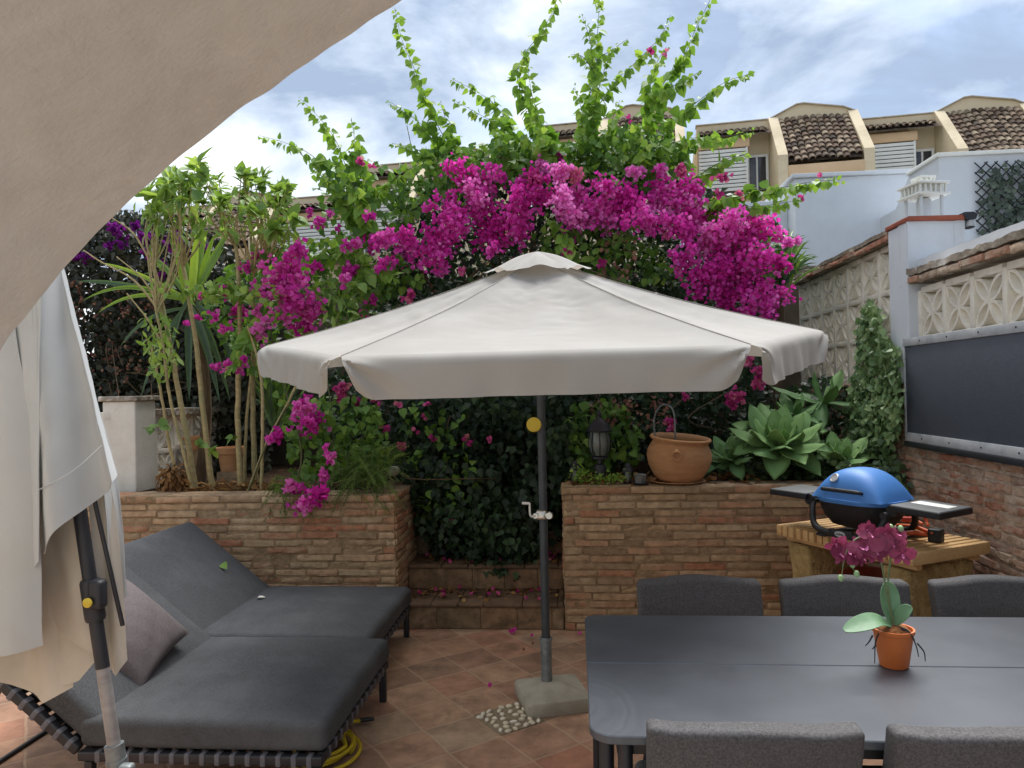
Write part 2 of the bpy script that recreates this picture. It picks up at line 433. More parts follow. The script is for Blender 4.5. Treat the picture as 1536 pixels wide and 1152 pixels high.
# ------------------------------------------------------------------ floor: worn terracotta laid diagonally
def tile_material():
    mt = bpy.data.materials.new('terracotta_floor'); mt.use_nodes = True
    nt = mt.node_tree; nt.nodes.clear(); L = nt.links.new
    out = node(nt, 'ShaderNodeOutputMaterial'); bs = node(nt, 'ShaderNodeBsdfPrincipled'); L(bs.outputs[0], out.inputs[0])
    tc = node(nt, 'ShaderNodeTexCoord')
    nd = node(nt, 'ShaderNodeTexNoise'); nd.inputs['Scale'].default_value = 5; nd.inputs['Detail'].default_value = 4
    L(tc.outputs['Object'], nd.inputs['Vector'])
    sub = node(nt, 'ShaderNodeVectorMath', operation='SUBTRACT'); sub.inputs[1].default_value = (0.5, 0.5, 0.5); L(nd.outputs['Color'], sub.inputs[0])
    scl = node(nt, 'ShaderNodeVectorMath', operation='SCALE'); scl.inputs['Scale'].default_value = 0.036; L(sub.outputs[0], scl.inputs[0])
    add = node(nt, 'ShaderNodeVectorMath', operation='ADD'); L(tc.outputs['Object'], add.inputs[0]); L(scl.outputs[0], add.inputs[1])
    mp = node(nt, 'ShaderNodeMapping'); mp.vector_type = 'POINT'
    S = 1/TILE
    mp.inputs['Scale'].default_value = (S, S, S)
    rot = node(nt, 'ShaderNodeVectorRotate'); rot.rotation_type = 'Z_AXIS'; rot.inputs['Angle'].default_value = -TILE_ROT
    rot.inputs['Center'].default_value = (*TILE_C, 0)
    L(add.outputs[0], rot.inputs['Vector'])
    sh = node(nt, 'ShaderNodeVectorMath', operation='SUBTRACT'); sh.inputs[1].default_value = (*TILE_C, 0); L(rot.outputs[0], sh.inputs[0])
    L(sh.outputs[0], mp.inputs['Vector'])
    off = node(nt, 'ShaderNodeVectorMath', operation='ADD'); off.inputs[1].default_value = (100.5, 100.5, 0); L(mp.outputs[0], off.inputs[0])
    fl = node(nt, 'ShaderNodeVectorMath', operation='FLOOR'); L(off.outputs[0], fl.inputs[0])
    fr = node(nt, 'ShaderNodeVectorMath', operation='FRACTION'); L(off.outputs[0], fr.inputs[0])
    wn = node(nt, 'ShaderNodeTexWhiteNoise'); wn.noise_dimensions = '2D'; L(fl.outputs[0], wn.inputs['Vector'])
    rp = node(nt, 'ShaderNodeValToRGB'); el = rp.color_ramp.elements
    cols = [(0.0, (156, 124, 104)), (0.25, (178, 138, 114)), (0.45, (190, 156, 128)), (0.62, (178, 120, 96)), (0.8, (186, 160, 134)), (1.0, (162, 130, 108))]
    el[0].position, el[0].color = cols[0][0], rgb(cols[0][1]); el[1].position, el[1].color = 1.0, rgb(cols[-1][1])
    for p, c in cols[1:-1]:
        e = el.new(p); e.color = rgb(c)
    L(wn.outputs['Value'], rp.inputs['Fac'])
    # cloudy wear inside each tile
    n2 = node(nt, 'ShaderNodeTexNoise'); n2.inputs['Scale'].default_value = 6.5; n2.inputs['Detail'].default_value = 9; n2.inputs['Roughness'].default_value = 0.68
    L(tc.outputs['Object'], n2.inputs['Vector'])
    m2 = node(nt, 'ShaderNodeMapRange'); m2.inputs['From Min'].default_value = 0.36; m2.inputs['From Max'].default_value = 0.66; L(n2.outputs['Fac'], m2.inputs['Value'])
    x2 = node(nt, 'ShaderNodeMix', data_type='RGBA'); x2.blend_type = 'MULTIPLY'; x2.inputs[0].default_value = 1.0
    v2 = node(nt, 'ShaderNodeMix', data_type='RGBA'); v2.inputs[6].default_value = (0.62, 0.60, 0.58, 1); v2.inputs[7].default_value = (1.08, 1.06, 1.02, 1)
    L(m2.outputs[0], v2.inputs[0]); L(rp.outputs[0], x2.inputs[6]); L(v2.outputs[2], x2.inputs[7])
    # dark stains
    n3 = node(nt, 'ShaderNodeTexNoise'); n3.inputs['Scale'].default_value = 2.6; n3.inputs['Detail'].default_value = 10; n3.inputs['Roughness'].default_value = 0.75
    L(tc.outputs['Object'], n3.inputs['Vector'])
    m3 = node(nt, 'ShaderNodeMapRange'); m3.inputs['From Min'].default_value = 0.53; m3.inputs['From Max'].default_value = 0.68; m3.inputs['To Max'].default_value = 0.55; L(n3.outputs['Fac'], m3.inputs['Value'])
    x3 = node(nt, 'ShaderNodeMix', data_type='RGBA'); x3.inputs[7].default_value = rgb((92, 78, 64)); L(m3.outputs[0], x3.inputs[0]); L(x2.outputs[2], x3.inputs[6])
    # grout
    sp = node(nt, 'ShaderNodeSeparateXYZ'); L(fr.outputs[0], sp.inputs[0])
    def edge(o):
        a = node(nt, 'ShaderNodeMath', operation='SUBTRACT'); a.inputs[1].default_value = 0.5; L(o, a.inputs[0])
        b = node(nt, 'ShaderNodeMath', operation='ABSOLUTE'); L(a.outputs[0], b.inputs[0]); return b.outputs[0]
    mxx = node(nt, 'ShaderNodeMath', operation='MAXIMUM'); L(edge(sp.outputs['X']), mxx.inputs[0]); L(edge(sp.outputs['Y']), mxx.inputs[1])
    gm = node(nt, 'ShaderNodeMapRange'); gm.inputs['From Min'].default_value = 0.466; gm.inputs['From Max'].default_value = 0.486; L(mxx.outputs[0], gm.inputs['Value'])
    x4 = node(nt, 'ShaderNodeMix', data_type='RGBA'); x4.inputs[7].default_value = rgb((190, 164, 134)); L(x3.outputs[2], x4.inputs[6])
    gk = node(nt, 'ShaderNodeMath', operation='MULTIPLY'); gk.inputs[1].default_value = 0.42; L(gm.outputs[0], gk.inputs[0]); L(gk.outputs[0], x4.inputs[0])
    L(x4.outputs[2], bs.inputs['Base Color'])
    rr = node(nt, 'ShaderNodeMapRange'); rr.inputs['To Min'].default_value = 0.62; rr.inputs['To Max'].default_value = 0.9; L(n2.outputs['Fac'], rr.inputs['Value']); L(rr.outputs[0], bs.inputs['Roughness'])
    bs.inputs['Specular IOR Level'].default_value = 0.3
    hb = node(nt, 'ShaderNodeMath', operation='MULTIPLY_ADD'); hb.inputs[1].default_value = -0.8; L(gm.outputs[0], hb.inputs[0]); L(n2.outputs['Fac'], hb.inputs[2])
    b = node(nt, 'ShaderNodeBump'); b.inputs['Strength'].default_value = 0.45; b.inputs['Distance'].default_value = 0.006
    L(hb.outputs[0], b.inputs['Height']); L(b.outputs[0], bs.inputs['Normal'])
    return mt

# the pebble inset replaces one tile: it fixes the tile grid
pb = [P(708, 1076, Z=0), P(757, 1107, Z=0), P(822, 1082, Z=0), P(767, 1051, Z=0)]
TILE_C = tuple(np.mean(pb, 0)[:2])
TILE = 0.275
TILE_ROT = R(38)
MT['floor'] = tile_material()

def quad(name, x0, x1, y0, y1, z, mt, kind='structure', n=1):
    X, Y = np.meshgrid(np.linspace(x0, x1, n+1), np.linspace(y0, y1, n+1), indexing='ij')
    b = MB(); b.grid(np.stack([X, Y, np.full_like(X, z)], -1)); o = b.build(name, mt); tag(o, kind=kind); return o
o = quad('ground', -700, 700, -300, 900, -0.06, MT['ground'])
tag(o, 'bare dry ground around the garden and the houses', 'ground')
o = quad('patio_floor', -5.2, 2.16, -3.4, 5.06, 0.0, MT['floor'])
tag(o, 'worn diagonal terracotta tiles of the patio', 'floor')

o = quad('bounce_paving', -4.7, 2.15, -3.4, 1.02, 0.006, mat('pale_bounce', rgb((176, 170, 160)), rgb((164, 158, 148)), scale=3, rough=.8, bump=.2, bscale=20))  # out-of-view slab, added to bounce neutral light up onto the arch
tag(o, 'unseen pale paving added to bounce light onto the arch', 'paving')
# pebble inset
pm = MB(); 
c45 = rotz(TILE_ROT)
gq = np.array([[-.5, -.5, 0], [.5, -.5, 0], [.5, .5, 0], [-.5, .5, 0]])*TILE*0.97 @ c45.T + np.array([*TILE_C, 0.004])
inset = thing('pebble_inset', 'square of white pebbles set in grey mortar beside the parasol base', 'paving', (*TILE_C, 0.0))
b = MB(); b.add(gq, np.array([[0, 1, 2, 3]])); 
MT['grout'] = mat('grout', rgb((150, 136, 110)), rgb((122, 108, 88)), scale=20, rough=1, bump=0.6, bscale=80, bdist=0.004)
b.build('mortar_bed', MT['grout'], inset)
MT['pebble'] = mat('pebble', None, (0.85, 0.85, 0.85, 1), scale=20, rough=0.7, tint=[rgb((226, 214, 190)), rgb((210, 196, 168)), rgb((234, 226, 208))])
pts = []
tries = 0
while len(pts) < 34 and tries < 4000:
    tries += 1
    p = rng.uniform(-0.46, 0.46, 2)*TILE
    if all(np.hypot(*(p-q)) > 0.036 for q in pts): pts.append(p)
sph, sf = rbox((1, 1, 1), 0.49, 3, 1)
for p in pts:
    V = sph*np.array([rng.uniform(.030, .042), rng.uniform(.020, .027), 0.018]) @ rotz(rng.uniform(0, 6.3)).T
    q = np.array([p[0], p[1], 0]) @ c45.T + np.array([*TILE_C, 0.008])
    pm.add(V+q, sf, rng.uniform())
pm.build('pebbles', MT['pebble'], inset)
tag(inset.children[1], kind='stuff')

# ------------------------------------------------------------------ brickwork
def _brick_tpl():
    a = np.array([-1, -.95, -.45, 0, .45, .95, 1.0]); c = np.array([-1, -.80, 0, .80, 1.0])
    U, V = np.meshgrid(a, c, indexing='ij')
    d = np.ones_like(U); d[0, :] = d[-1, :] = 0; d[:, 0] = d[:, -1] = 0
    n = np.arange(U.size).reshape(U.shape)
    q = np.stack([n[:-1, :-1], n[1:, :-1], n[1:, 1:], n[:-1, 1:]], -1).reshape(-1, 4)
    return U.ravel(), V.ravel(), d.ravel(), q
BU, BV, BD, BQ = _brick_tpl()
def bricks(mb, o, e, nrmv, width, height, L_=0.28, pitch=0.052, gap=0.008, depth=0.014, up=(0, 0, 1), jag=1.0, mask=None):
    o = np.array(o, float); e = np.array(e, float); nv = np.array(nrmv, float); up = np.array(up, float)
    rows = max(1, int(round(height/pitch))); ph = height/rows
    for i in range(rows):
        x = -rng.uniform(0, L_)
        while x < width:
            l = L_*rng.uniform(0.80, 1.15)
            x0, x1 = max(x, 0.0)+gap*.5, min(x+l, width)-gap*.5
            x += l
            if x1-x0 < 0.02: continue
            if mask and not mask((x0+x1)/2, (i+.5)*ph): continue
            hh = ph-gap*rng.uniform(0.7, 1.5)
            cu, cv = (x0+x1)/2, (i+.5)*ph+rng.normal()*0.0022*jag
            dp = depth*rng.uniform(0.25, 1.15)
            u = cu+BU*(x1-x0)/2; v = cv+BV*hh/2 + BU*rng.normal()*0.0016*jag
            k = rng.uniform(0, 6.3, 4)
            w_ = np.sin(u*37+k[0])*np.sin(v*160+k[1])+0.7*np.sin(u*83+k[2])
            d = BD*(dp+0.0026*w_*jag)-0.004
            v = v+(1-BD)*0.0022*np.sin(u*55+k[3])*jag
            Vv = o+u[:, None]*e+v[:, None]*up+d[:, None]*nv
            mb.add(Vv, BQ if np.dot(np.cross(e, up), nv) > 0 else BQ[:, ::-1], float(np.clip(rng.beta(1.6, 1.6), 0, 1)))

def slab(mb, a, b_, t=0.5, r=0.004):
    mb.b2(np.array(a, float), np.array(b_, float), r, t=t)

YP = 5.05
# left planter
pl = thing('brick_planter', 'long thin-brick planter wall behind the two loungers', 'planter', (-3.0, YP, 0))
b = MB(); bricks(b, (-4.7, YP, 0), (1, 0, 0), (0, -1, 0), 4.7-1.285, 0.90)
bricks(b, (-1.285, YP, 0), (0, 1, 0), (1, 0, 0), 1.45, 0.90)
b.build('brick_face', MT['brick'], pl, sharp=60)
b = MB(); slab(b, (-4.7, YP, 0), (-1.285, YP+0.24, 0.905)); slab(b, (-1.525, YP+0.24, 0), (-1.285, YP+1.45, 0.905)); b.build('mortar', MT['mortar'], pl)
b = MB(); bricks(b, (-4.7, YP-0.012, 0.90), (1, 0, 0), (0, -1, 0), 4.7-1.273, 0.055, L_=0.27, pitch=0.055)
bricks(b, (-4.7, YP-0.012, 0.955), (1, 0, 0), (0, 0, 1), 4.7-1.273, 0.25, L_=0.27, pitch=0.25, up=(0, 1, 0), depth=0.006)
bricks(b, (-1.273, YP, 0.90), (0, 1, 0), (1, 0, 0), 1.45, 0.055, L_=0.27, pitch=0.055)
b.build('coping', MT['brick'], pl, sharp=60)
b = MB(); slab(b, (-4.7, YP-0.012, 0.903), (-1.273, YP+0.235, 0.953)); slab(b, (-1.525, YP+0.236, 0.903), (-1.273, YP+1.45, 0.953)); b.build('coping_bed', MT['mortar'], pl)
# right planter
pr = thing('brick_planter', 'thin-brick planter wall carrying the lanterns and the clay pot, right of the steps', 'planter', (1.0, YP, 0))
b = MB(); bricks(b, (-0.10, YP, 0), (1, 0, 0), (0, -1, 0), 2.28, 0.94)
bricks(b, (-0.10, YP+1.3, 0), (0, -1, 0), (-1, 0, 0), 1.3, 0.94)
b.build('brick_face', MT['brick'], pr, sharp=60)
b = MB(); slab(b, (-0.10, YP, 0), (2.18, YP+0.24, 0.945)); slab(b, (-0.10, YP+0.24, 0), (0.14, YP+1.3, 0.945)); b.build('mortar', MT['mortar'], pr)
b = MB(); bricks(b, (-0.112, YP-0.012, 0.94), (1, 0, 0), (0, -1, 0), 2.29, 0.055, L_=0.27, pitch=0.055)
bricks(b, (-0.112, YP-0.012, 0.995), (1, 0, 0), (0, 0, 1), 2.29, 0.25, L_=0.27, pitch=0.25, up=(0, 1, 0), depth=0.006)
b.build('coping', MT['brick'], pr, sharp=60)
b = MB(); slab(b, (-0.112, YP-0.012, 0.943), (2.18, YP+0.235, 0.993)); b.build('coping_bed', MT['mortar'], pr)

# raised beds and terrace
def soil(name, x0, x1, y0, y1, z, lab):
    n = 40
    X, Y = np.meshgrid(np.linspace(x0, x1, n), np.linspace(y0, y1, n), indexing='ij')
    Z = z+0.02*vnoise(np.stack([X, Y, 0*X], -1), 3, 9)
    b = MB(); b.grid(np.stack([X, Y, Z], -1)); o = b.build(name, MT['soil']); tag(o, lab, 'soil', kind='structure')
soil('soil', -4.7, -1.5, YP+0.2, 7.4, 0.93, 'dark soil of the raised bed behind the loungers')
soil('soil', 0.1, 2.2, YP+0.2, 7.4, 0.97, 'dark soil of the raised bed under the succulents')
soil('soil', -1.52, 0.12, YP+1.3, 7.4, 0.92, 'dark soil at the top of the steps')

# steps between the planters
st = thing('garden_steps', 'worn brick and tile steps climbing between the two planters', 'steps', (-0.7, YP, 0))
MT['step'] = mat('step', rgb((120, 96, 76)), rgb((90, 74, 58)), scale=7, rough=0.9, bump=0.6, bscale=35, bdist=0.01, spec=0.2, c3=rgb((82, 66, 52)), c3scale=4, c3fac=(0.52, 0.7))
MT['step_riser'] = mat('step_riser', None, (0.5, 0.5, 0.48, 1), scale=11, detail=9, rough=0.95, bump=0.7, bscale=40, bdist=0.01, spec=0.15, tint=[rgb((150, 118, 90)), rgb((146, 130, 104)), rgb((154, 110, 84)), rgb((134, 116, 92))], c3=rgb((92, 78, 60)), c3scale=9, c3fac=(0.53, 0.68))
for i in range(5):
    y0 = YP+0.005+0.34*i; z0 = 0.186*i
    b = MB(); x = -1.28
    while x < -0.12:
        l = min(rng.uniform(.2, .32), -0.108-x)
        b.b2((x+.004, y0, z0), (x+l-.004, y0+.06, z0+.156), 0.010, k=2, m=3, t=rng.uniform()); x += l
    b.build('riser', MT['step_riser'], st)
    b = MB(); x = -1.28
    while x < -0.12:
        l = min(rng.uniform(.18, .27), -0.108-x)
        b.b2((x+.003, y0-.02, z0+.158), (x+l-.003, y0+.36, z0+.186+rng.normal()*.0015), 0.008, k=2, m=2, t=rng.uniform()); x += l
    b.build('tread', MT['step'], st)
    b = MB(); b.b2((-1.28, y0+.01, z0-.002), (-0.108, y0+.36, z0+.172), 0.001); b.build('bedding', MT['mortar'], st)

# ------------------------------------------------------------------ right boundary wall
XW = 2.2
rw = thing('garden_wall', 'brick boundary wall with white pierced blocks and a white pillar on the right', 'wall', (XW, 4.0, 0))
b = MB(); bricks(b, (XW, 5.16, 0.0), (0, -1, 0), (-1, 0, 0), 6.2, 1.66, L_=0.24, pitch=0.052, depth=0.017, jag=1.9)
bricks(b, (XW, 7.3, 0.9), (0, -1, 0), (-1, 0, 0), 2.14, 0.76, L_=0.24, pitch=0.052, depth=0.017, jag=1.9)
bricks(b, (XW, 4.90, 1.66), (0, -1, 0), (-1, 0, 0), 5.94, 0.26, L_=0.24, pitch=0.052, depth=0.012, jag=1.5)
b.build('brick_face', MT['red_brick'], rw, sharp=60)
b = MB(); slab(b, (XW, -1.1, 0), (XW+.24, 5.16, 1.665)); slab(b, (XW, 5.162, 0), (XW+.24, 7.3, 1.665)); slab(b, (XW, -1.1, 1.667), (XW+.24, 4.90, 1.925)); b.build('mortar', MT['grey_mortar'], rw)
b = MB(); b.b2((XW-.045, 4.90, 1.66), (XW+.26, 5.17, 2.70), 0.012, k=2, m=6)
b.build('pillar', MT['white_wall'], rw)
b = MB(); b.b2((XW-.055, 4.895, 2.702), (XW+.27, 5.19, 2.733), 0.006, k=2, m=3); b.build('pillar_cap', MT['rust_cap'], rw)

def pierced(mb, o, e, th, nx, nz, s, normal):
    """pierced concrete blocks: square frames with four-petal arcs"""
    o = np.array(o, float); e = np.array(e, float); nv = np.array(normal, float); up = np.array([0, 0, 1.0])
    M_ = np.stack([e, up, nv], -1)
    def bx(a0, a1, c0, c1, d0=0.0, d1=th):
        V, Fq = rbox((a1-a0, c1-c0, d1-d0), 0.004, 1, 1)
        mb.add((V+np.array([(a0+a1)/2, (c0+c1)/2, (d0+d1)/2])) @ M_.T+o, Fq if np.linalg.det(M_) > 0 else Fq[:, ::-1], rng.uniform(.3, .7))
    fw = 0.021
    for i in range(nx+1): bx(i*s-fw, i*s+fw, 0, nz*s)
    for j in range(nz+1):
        for i in range(nx): bx(i*s+fw+.0005, (i+1)*s-fw-.0005, j*s-fw, j*s+fw, 0.002, th-.002)
    hw = s/2-fw; w2 = 0.018
    for i in range(nx):
        for j in range(nz):
            c = np.array([(i+.5)*s, (j+.5)*s])
            tt = rng.uniform(.2, .8)
            for k, (mx_, my_) in enumerate(((1, 0), (-1, 0), (0, 1), (0, -1))):
                a0 = math.atan2(-my_, -mx_)
                ang = np.linspace(a0-PI/2, a0+PI/2, 15)
                G = []
                for a in ang:
                    ring = []
                    for rr, dd in ((hw+w2*.5, .008), (hw+w2*.5, th-.008), (hw-w2*.5, th-.008), (hw-w2*.5, .008)):
                        ring.append([c[0]+mx_*hw+rr*math.cos(a)*.985, c[1]+my_*hw+rr*math.sin(a)*.985, dd+k*.0009])
                    G.append(ring)
                G = np.array(G) @ M_.T+o
                mb.grid(G, tt, closed_v=True)
S_ = 0.31
b = MB(); pierced(b, (XW+.02, 4.885, 1.945), (0, -1, 0), 0.10, 18, 1, S_, (1, 0, 0)); 
pierced(b, (XW+.02, 7.36, 1.685), (0, -1, 0), 0.10, 7, 3, S_, (1, 0, 0))
b.build('pierced_blocks', MT['lattice'], rw)
b = MB(); 
def rough_strip(mb, y0, y1, x0, x1, z0, z1, n=60, amp=0.006, seed=1, t=0.5):
    """long bar along y with an uneven skin"""
    ys = np.linspace(y0, y1, n); cr = np.array([[x0, z0], [x0, (z0+z1)/2], [x0, z1], [(x0+x1)/2, z1], [x1, z1], [x1, z0], [(x0+x1)/2, z0]])
    G = np.array([[[c[0], y, c[1]] for c in cr] for y in ys])
    G = G+amp*np.stack([vnoise(G, seed, 14), 0*G[..., 0], vnoise(G, seed+5, 17)], -1)
    bb = mb.n; mb.grid(G, t, closed_v=True); k = len(cr)
    mb.F.append((np.arange(k)+bb)[None, :]); mb.F.append((np.arange(k)[::-1]+bb+(n-1)*k)[None, :])
rough_strip(b, -1.1, 4.895, XW-.028, XW+.16, 2.30, 2.345, 120, .003, 2)
rough_strip(b, -1.1, 4.895, XW-.045, XW+.16, 2.353, 2.392, 220, .011, 3)
rough_strip(b, 5.175, 7.4, XW-.028, XW+.16, 2.64, 2.685, 60, .003, 4)
rough_strip(b, 5.175, 7.4, XW-.035, XW+.16, 2.692, 2.722, 60, .006, 5)
b.build('coping', MT['coping'], rw)
b = MB()
bricks(b, (XW-.036, 4.89, 2.296), (0, -1, 0), (-1, 0, 0), 5.9, 0.052, L_=0.26, pitch=0.052, depth=0.02, jag=1.6)
bricks(b, (XW-.036, 7.38, 2.636), (0, -1, 0), (-1, 0, 0), 2.2, 0.052, L_=0.26, pitch=0.052, depth=0.02, jag=1.6)
b.build('coping_bricks', MT['red_brick'], rw, sharp=60)
b = MB(); rough_strip(b, -1.1, 4.895, XW+.02, XW+.2, 2.40, 2.455, 120, .004, 8); b.build('plaster_top', MT['white_wall'], rw)

# blackboard-like panel on the wall
MT['board'] = mat('board', rgb((72, 77, 87)), rgb((63, 68, 78)), scale=26, rough=0.75, bump=0.3, bscale=140, bdist=0.002, stretch=(1, 1, 6), c3=rgb((72, 78, 88)), c3scale=5, c3fac=(0.52, 0.8))
MT['alu'] = mat('alu', rgb((186, 188, 188)), rgb((160, 163, 165)), scale=9, rough=0.7, metallic=0.1, bump=0.15, bscale=40, c3=rgb((120, 122, 124)), c3scale=6)
bd = thing('wall_board', 'dark slate-blue board in a pale metal frame hung on the brick wall', 'board', (XW-.03, 3.9, 1.29))
y1, y0, zb, zt = 4.93, 1.2, 1.295, 1.945
b = MB(); b.b2((XW-.058, y0, zb), (XW-.034, y1, zt), 0.003); b.build('panel', MT['board'], bd)
b = MB(); b.b2((XW-.068, y0, zt-.045), (XW-.0585, y1, zt+.006), 0.002); b.build('top_rail', MT['alu'], bd)
b = MB(); b.b2((XW-.068, y0, zb-.006), (XW-.0585, y1, zb+.05), 0.002); b.build('bottom_rail', MT['alu'], bd)
b = MB(); b.b2((XW-.067, y1-.016, zb+.051), (XW-.0585, y1+.004, zt-.046), 0.002); b.build('side_rail', MT['alu'], bd)
b = MB(); b.b2((XW-.075, y0, zb-.042), (XW-.036, y1, zb-.008), 0.004); b.build('lower_lip', MT['lamp_black'], bd)
b = MB()
for yy in np.arange(1.4, 4.9, 0.33):
    for zz in (zt-.018, zb+.022): b.lathe([(0, 0.0), (.006, 0), (.005, .003), (0, .004)], (XW-.068, yy, zz), 8, rot=roty(-PI/2), cap=False)
b.build('screws', MT['lamp_black'], bd)

# short white wall with its own red cap, joined square to the pillar
cw = thing('white_side_wall', 'short white wall with a red cap joining the pillar behind the board', 'wall', (2.5, 4.9, 0))
pa = np.array([XW-.04, 4.885, 2.735]); pbb = P(1447, 323, Z=2.735); hh = 2.735
d = nrm(np.array([pbb[0]-pa[0], pbb[1]-pa[1], 0])); nvv = np.array([-d[1], d[0], 0])
a0 = np.array([XW-.04, 4.885, 0]); a1 = np.array([pbb[0], pbb[1], 0])
b = MB(); b.prism([a0+[0, 0, 2.3], a1+[0, 0, 2.3], a1+[0, 0, hh-.03], a0+[0, 0, hh-.03]], nvv*.12); b.build('wall_body', MT['white_wall'], cw, sharp=20)
b = MB(); b.prism([a0-nvv*.02+[0, 0, hh-.029], a1-nvv*.02+d*.03+[0, 0, hh-.029], a1-nvv*.02+d*.03+[0, 0, hh], a0-nvv*.02+[0, 0, hh]], nvv*.16); b.build('red_cap', MT['rust_cap'], cw, sharp=20)
b = MB(); 
wp = np.array([a1[0], a1[1], hh-.02])
lampt = thing('wall_lamp', 'small dark wedge-shaped lamp at the end of the short white wall', 'lamp', tuple(wp))
Vw = np.array([[-.01, -.06, -.02], [.08, -.06, -.02], [.10, -.06, .03], [.06, -.06, .055], [-.03, -.06, .055], [-.03, -.06, .02]])*.62
b.prism(Vw+wp, (0, .075, 0)); b.build('hood', MT['lamp_black'], lampt, sharp=20)
b = MB(); b.b2(wp+[.012, -.03, -.055], wp+[.045, .03, -.014], 0.004); b.build('lens', MT['alu'], lampt)
b = MB(); b.b2(wp+[.010, -.032, -.066], wp+[.047, .032, -.0555], 0.004); b.build('base', MT['lamp_black'], lampt)
# ------------------------------------------------------------------ house with the arch we stand under
hs = thing('garden_arch', 'thick beige roughcast arch framing the view at upper left', 'arch', (-1.0, 0.6, 0))
ap = [(-1.02, 0.0), (-1.02, 0.9), (-0.985, 1.30), (-0.92, 1.58)]
for a in [(0, 527), (46, 466), (104, 395), (160, 333), (233, 267), (300, 212), (370, 157), (440, 108), (520, 54), (600, 0)]:
    p = P(*a, Y=1.0); ap.append((p[0], p[2]))
ap += [(-.02, 2.36), (0.4, 2.54), (1.0, 2.62), (1.5, 2.55), (1.9, 2.35), (2.14, 2.0), (2.17, 1.6), (2.17, 0.0)]
ap = np.array(ap)
cv = catmull(np.c_[ap[:, 0], 0*ap[:, 0], ap[:, 1]], 34)
ys = np.linspace(0.32, 1.0, 60)
G = np.repeat(cv[:, None, :], len(ys), 1); G[..., 1] = ys[None, :]
tgt = nrm(np.gradient(cv, axis=0)); nn = np.stack([tgt[:, 2], 0*tgt[:, 0], -tgt[:, 0]], -1)     # towards the opening
wob = 0.003*vnoise(G, 21, 4)+0.0022*vnoise(G, 22, 14)+.0015*vnoise(G, 23, 45)
G = G+nn[:, None, :]*wob[..., None]
# rounded outer arris
for k, (dy, dn) in enumerate(((0, 0.0), (0.006, -0.004), (0.009, -0.014))):
    pass
b = MB(); b.grid(G)
ed = G[:, -1, :]
e1 = ed+np.array([0, .007, 0])-nn*.005; e2 = ed+np.array([0, .010, 0])-nn*.02
b.grid(np.stack([ed, e1, e2], 1))
# outer face of the arch wall up to the roof
top = e2.copy(); top[:, 2] = 2.95; top[:, 0] = np.linspace(-4.7, 2.5, len(top))
b.grid(np.stack([e2*(1-t)+top*t for t in np.linspace(0, 1, 4)], 1))
inn = G[:, 0, :]; tin = inn.copy(); tin[:, 2] = 2.74; tin[:, 0] = np.linspace(-4.7, 2.5, len(top))
b.grid(np.stack([tin*(1-t)+inn*t for t in np.linspace(0, 1, 4)], 1))
b.add(np.array([e2[0], [-4.7, 1.01, 0], [-4.7, 1.01, 2.95], e2[0]]), np.array([[0, 1, 2]]))
b.add(np.array([inn[0], [-4.7, .32, 0], [-4.7, .32, 2.74]]), np.array([[0, 2, 1]]))
b.build('arch_wall', MT['stucco'], hs, sharp=50)
b = MB(); b.b2((-4.7, .32, 2.742), (2.5, 1.005, 2.94), .004); b.build('wall_top', MT['stucco'], hs)

# ------------------------------------------------------------------ left and rear boundary
lw = thing('boundary_wall', 'low pale side wall of pierced blocks behind the white pillar at left', 'wall', (-3.3, 6.3, 0.9))
b = MB(); pierced(b, (-3.42, 5.68, 0.93), (0, 1, 0), 0.09, 6, 2, 0.29, (-1, 0, 0)); b.build('pierced_blocks', MT['lattice'], lw)
b = MB(); rough_strip(b, 5.67, 7.4, -3.54, -3.36, 1.52, 1.57, 40, .004, 12); b.build('coping', MT['coping'], lw)
fw_ = thing('boundary_wall', 'low pale wall with a brick course left of the white pillar, beside the closed parasol', 'wall', (-4.0, 5.45, 0.9))
b = MB(); pierced(b, (-4.66, 5.40, 0.96), (1, 0, 0), 0.09, 4, 1, 0.29, (0, 1, 0)); b.build('pierced_blocks', MT['lattice'], fw_)
b = MB(); bricks(b, (-4.7, 5.39, 1.28), (1, 0, 0), (0, -1, 0), 1.25, 0.105, L_=0.2, pitch=.05); b.b2((-4.7, 5.395, 1.28), (-3.46, 5.5, 1.385), .003, t=.3); b.build('brick_course', MT['brick'], fw_, sharp=60)
b = MB(); b.b2((-4.7, 5.41, 1.387), (-3.46, 5.5, 1.56), .004); b.build('upper_band', MT['old_white'], fw_)
wp_ = thing('white_pillar', 'squat white garden pillar with a flat tan cap among the bare stems', 'pillar', (-3.4, 5.5, 0.93))
a = P(158, 600, Y=5.4); c = P(207, 600, Y=5.4)
b = MB(); b.b2((a[0], 5.36, .93), (c[0], 5.64, 1.645), .012, k=2, m=5); b.build('shaft', MT['old_white'], wp_)
b = MB(); b.b2((a[0]-.02, 5.335, 1.647), (c[0]+.03, 5.67, 1.685), .008, k=2, m=3); b.build('cap', MT['coping'], wp_)
bw = thing('boundary_wall', 'rear boundary wall hidden behind the flowering hedge', 'wall', (-1, 7.6, 0))
b = MB(); b.b2((-5.2, 7.5, 0), (2.6, 7.66, 2.85), .006); b.build('wall_body', mat('rear_plaster', rgb((120, 106, 88)), rgb((96, 84, 70)), scale=3, rough=1, bump=.5, bscale=20), bw)

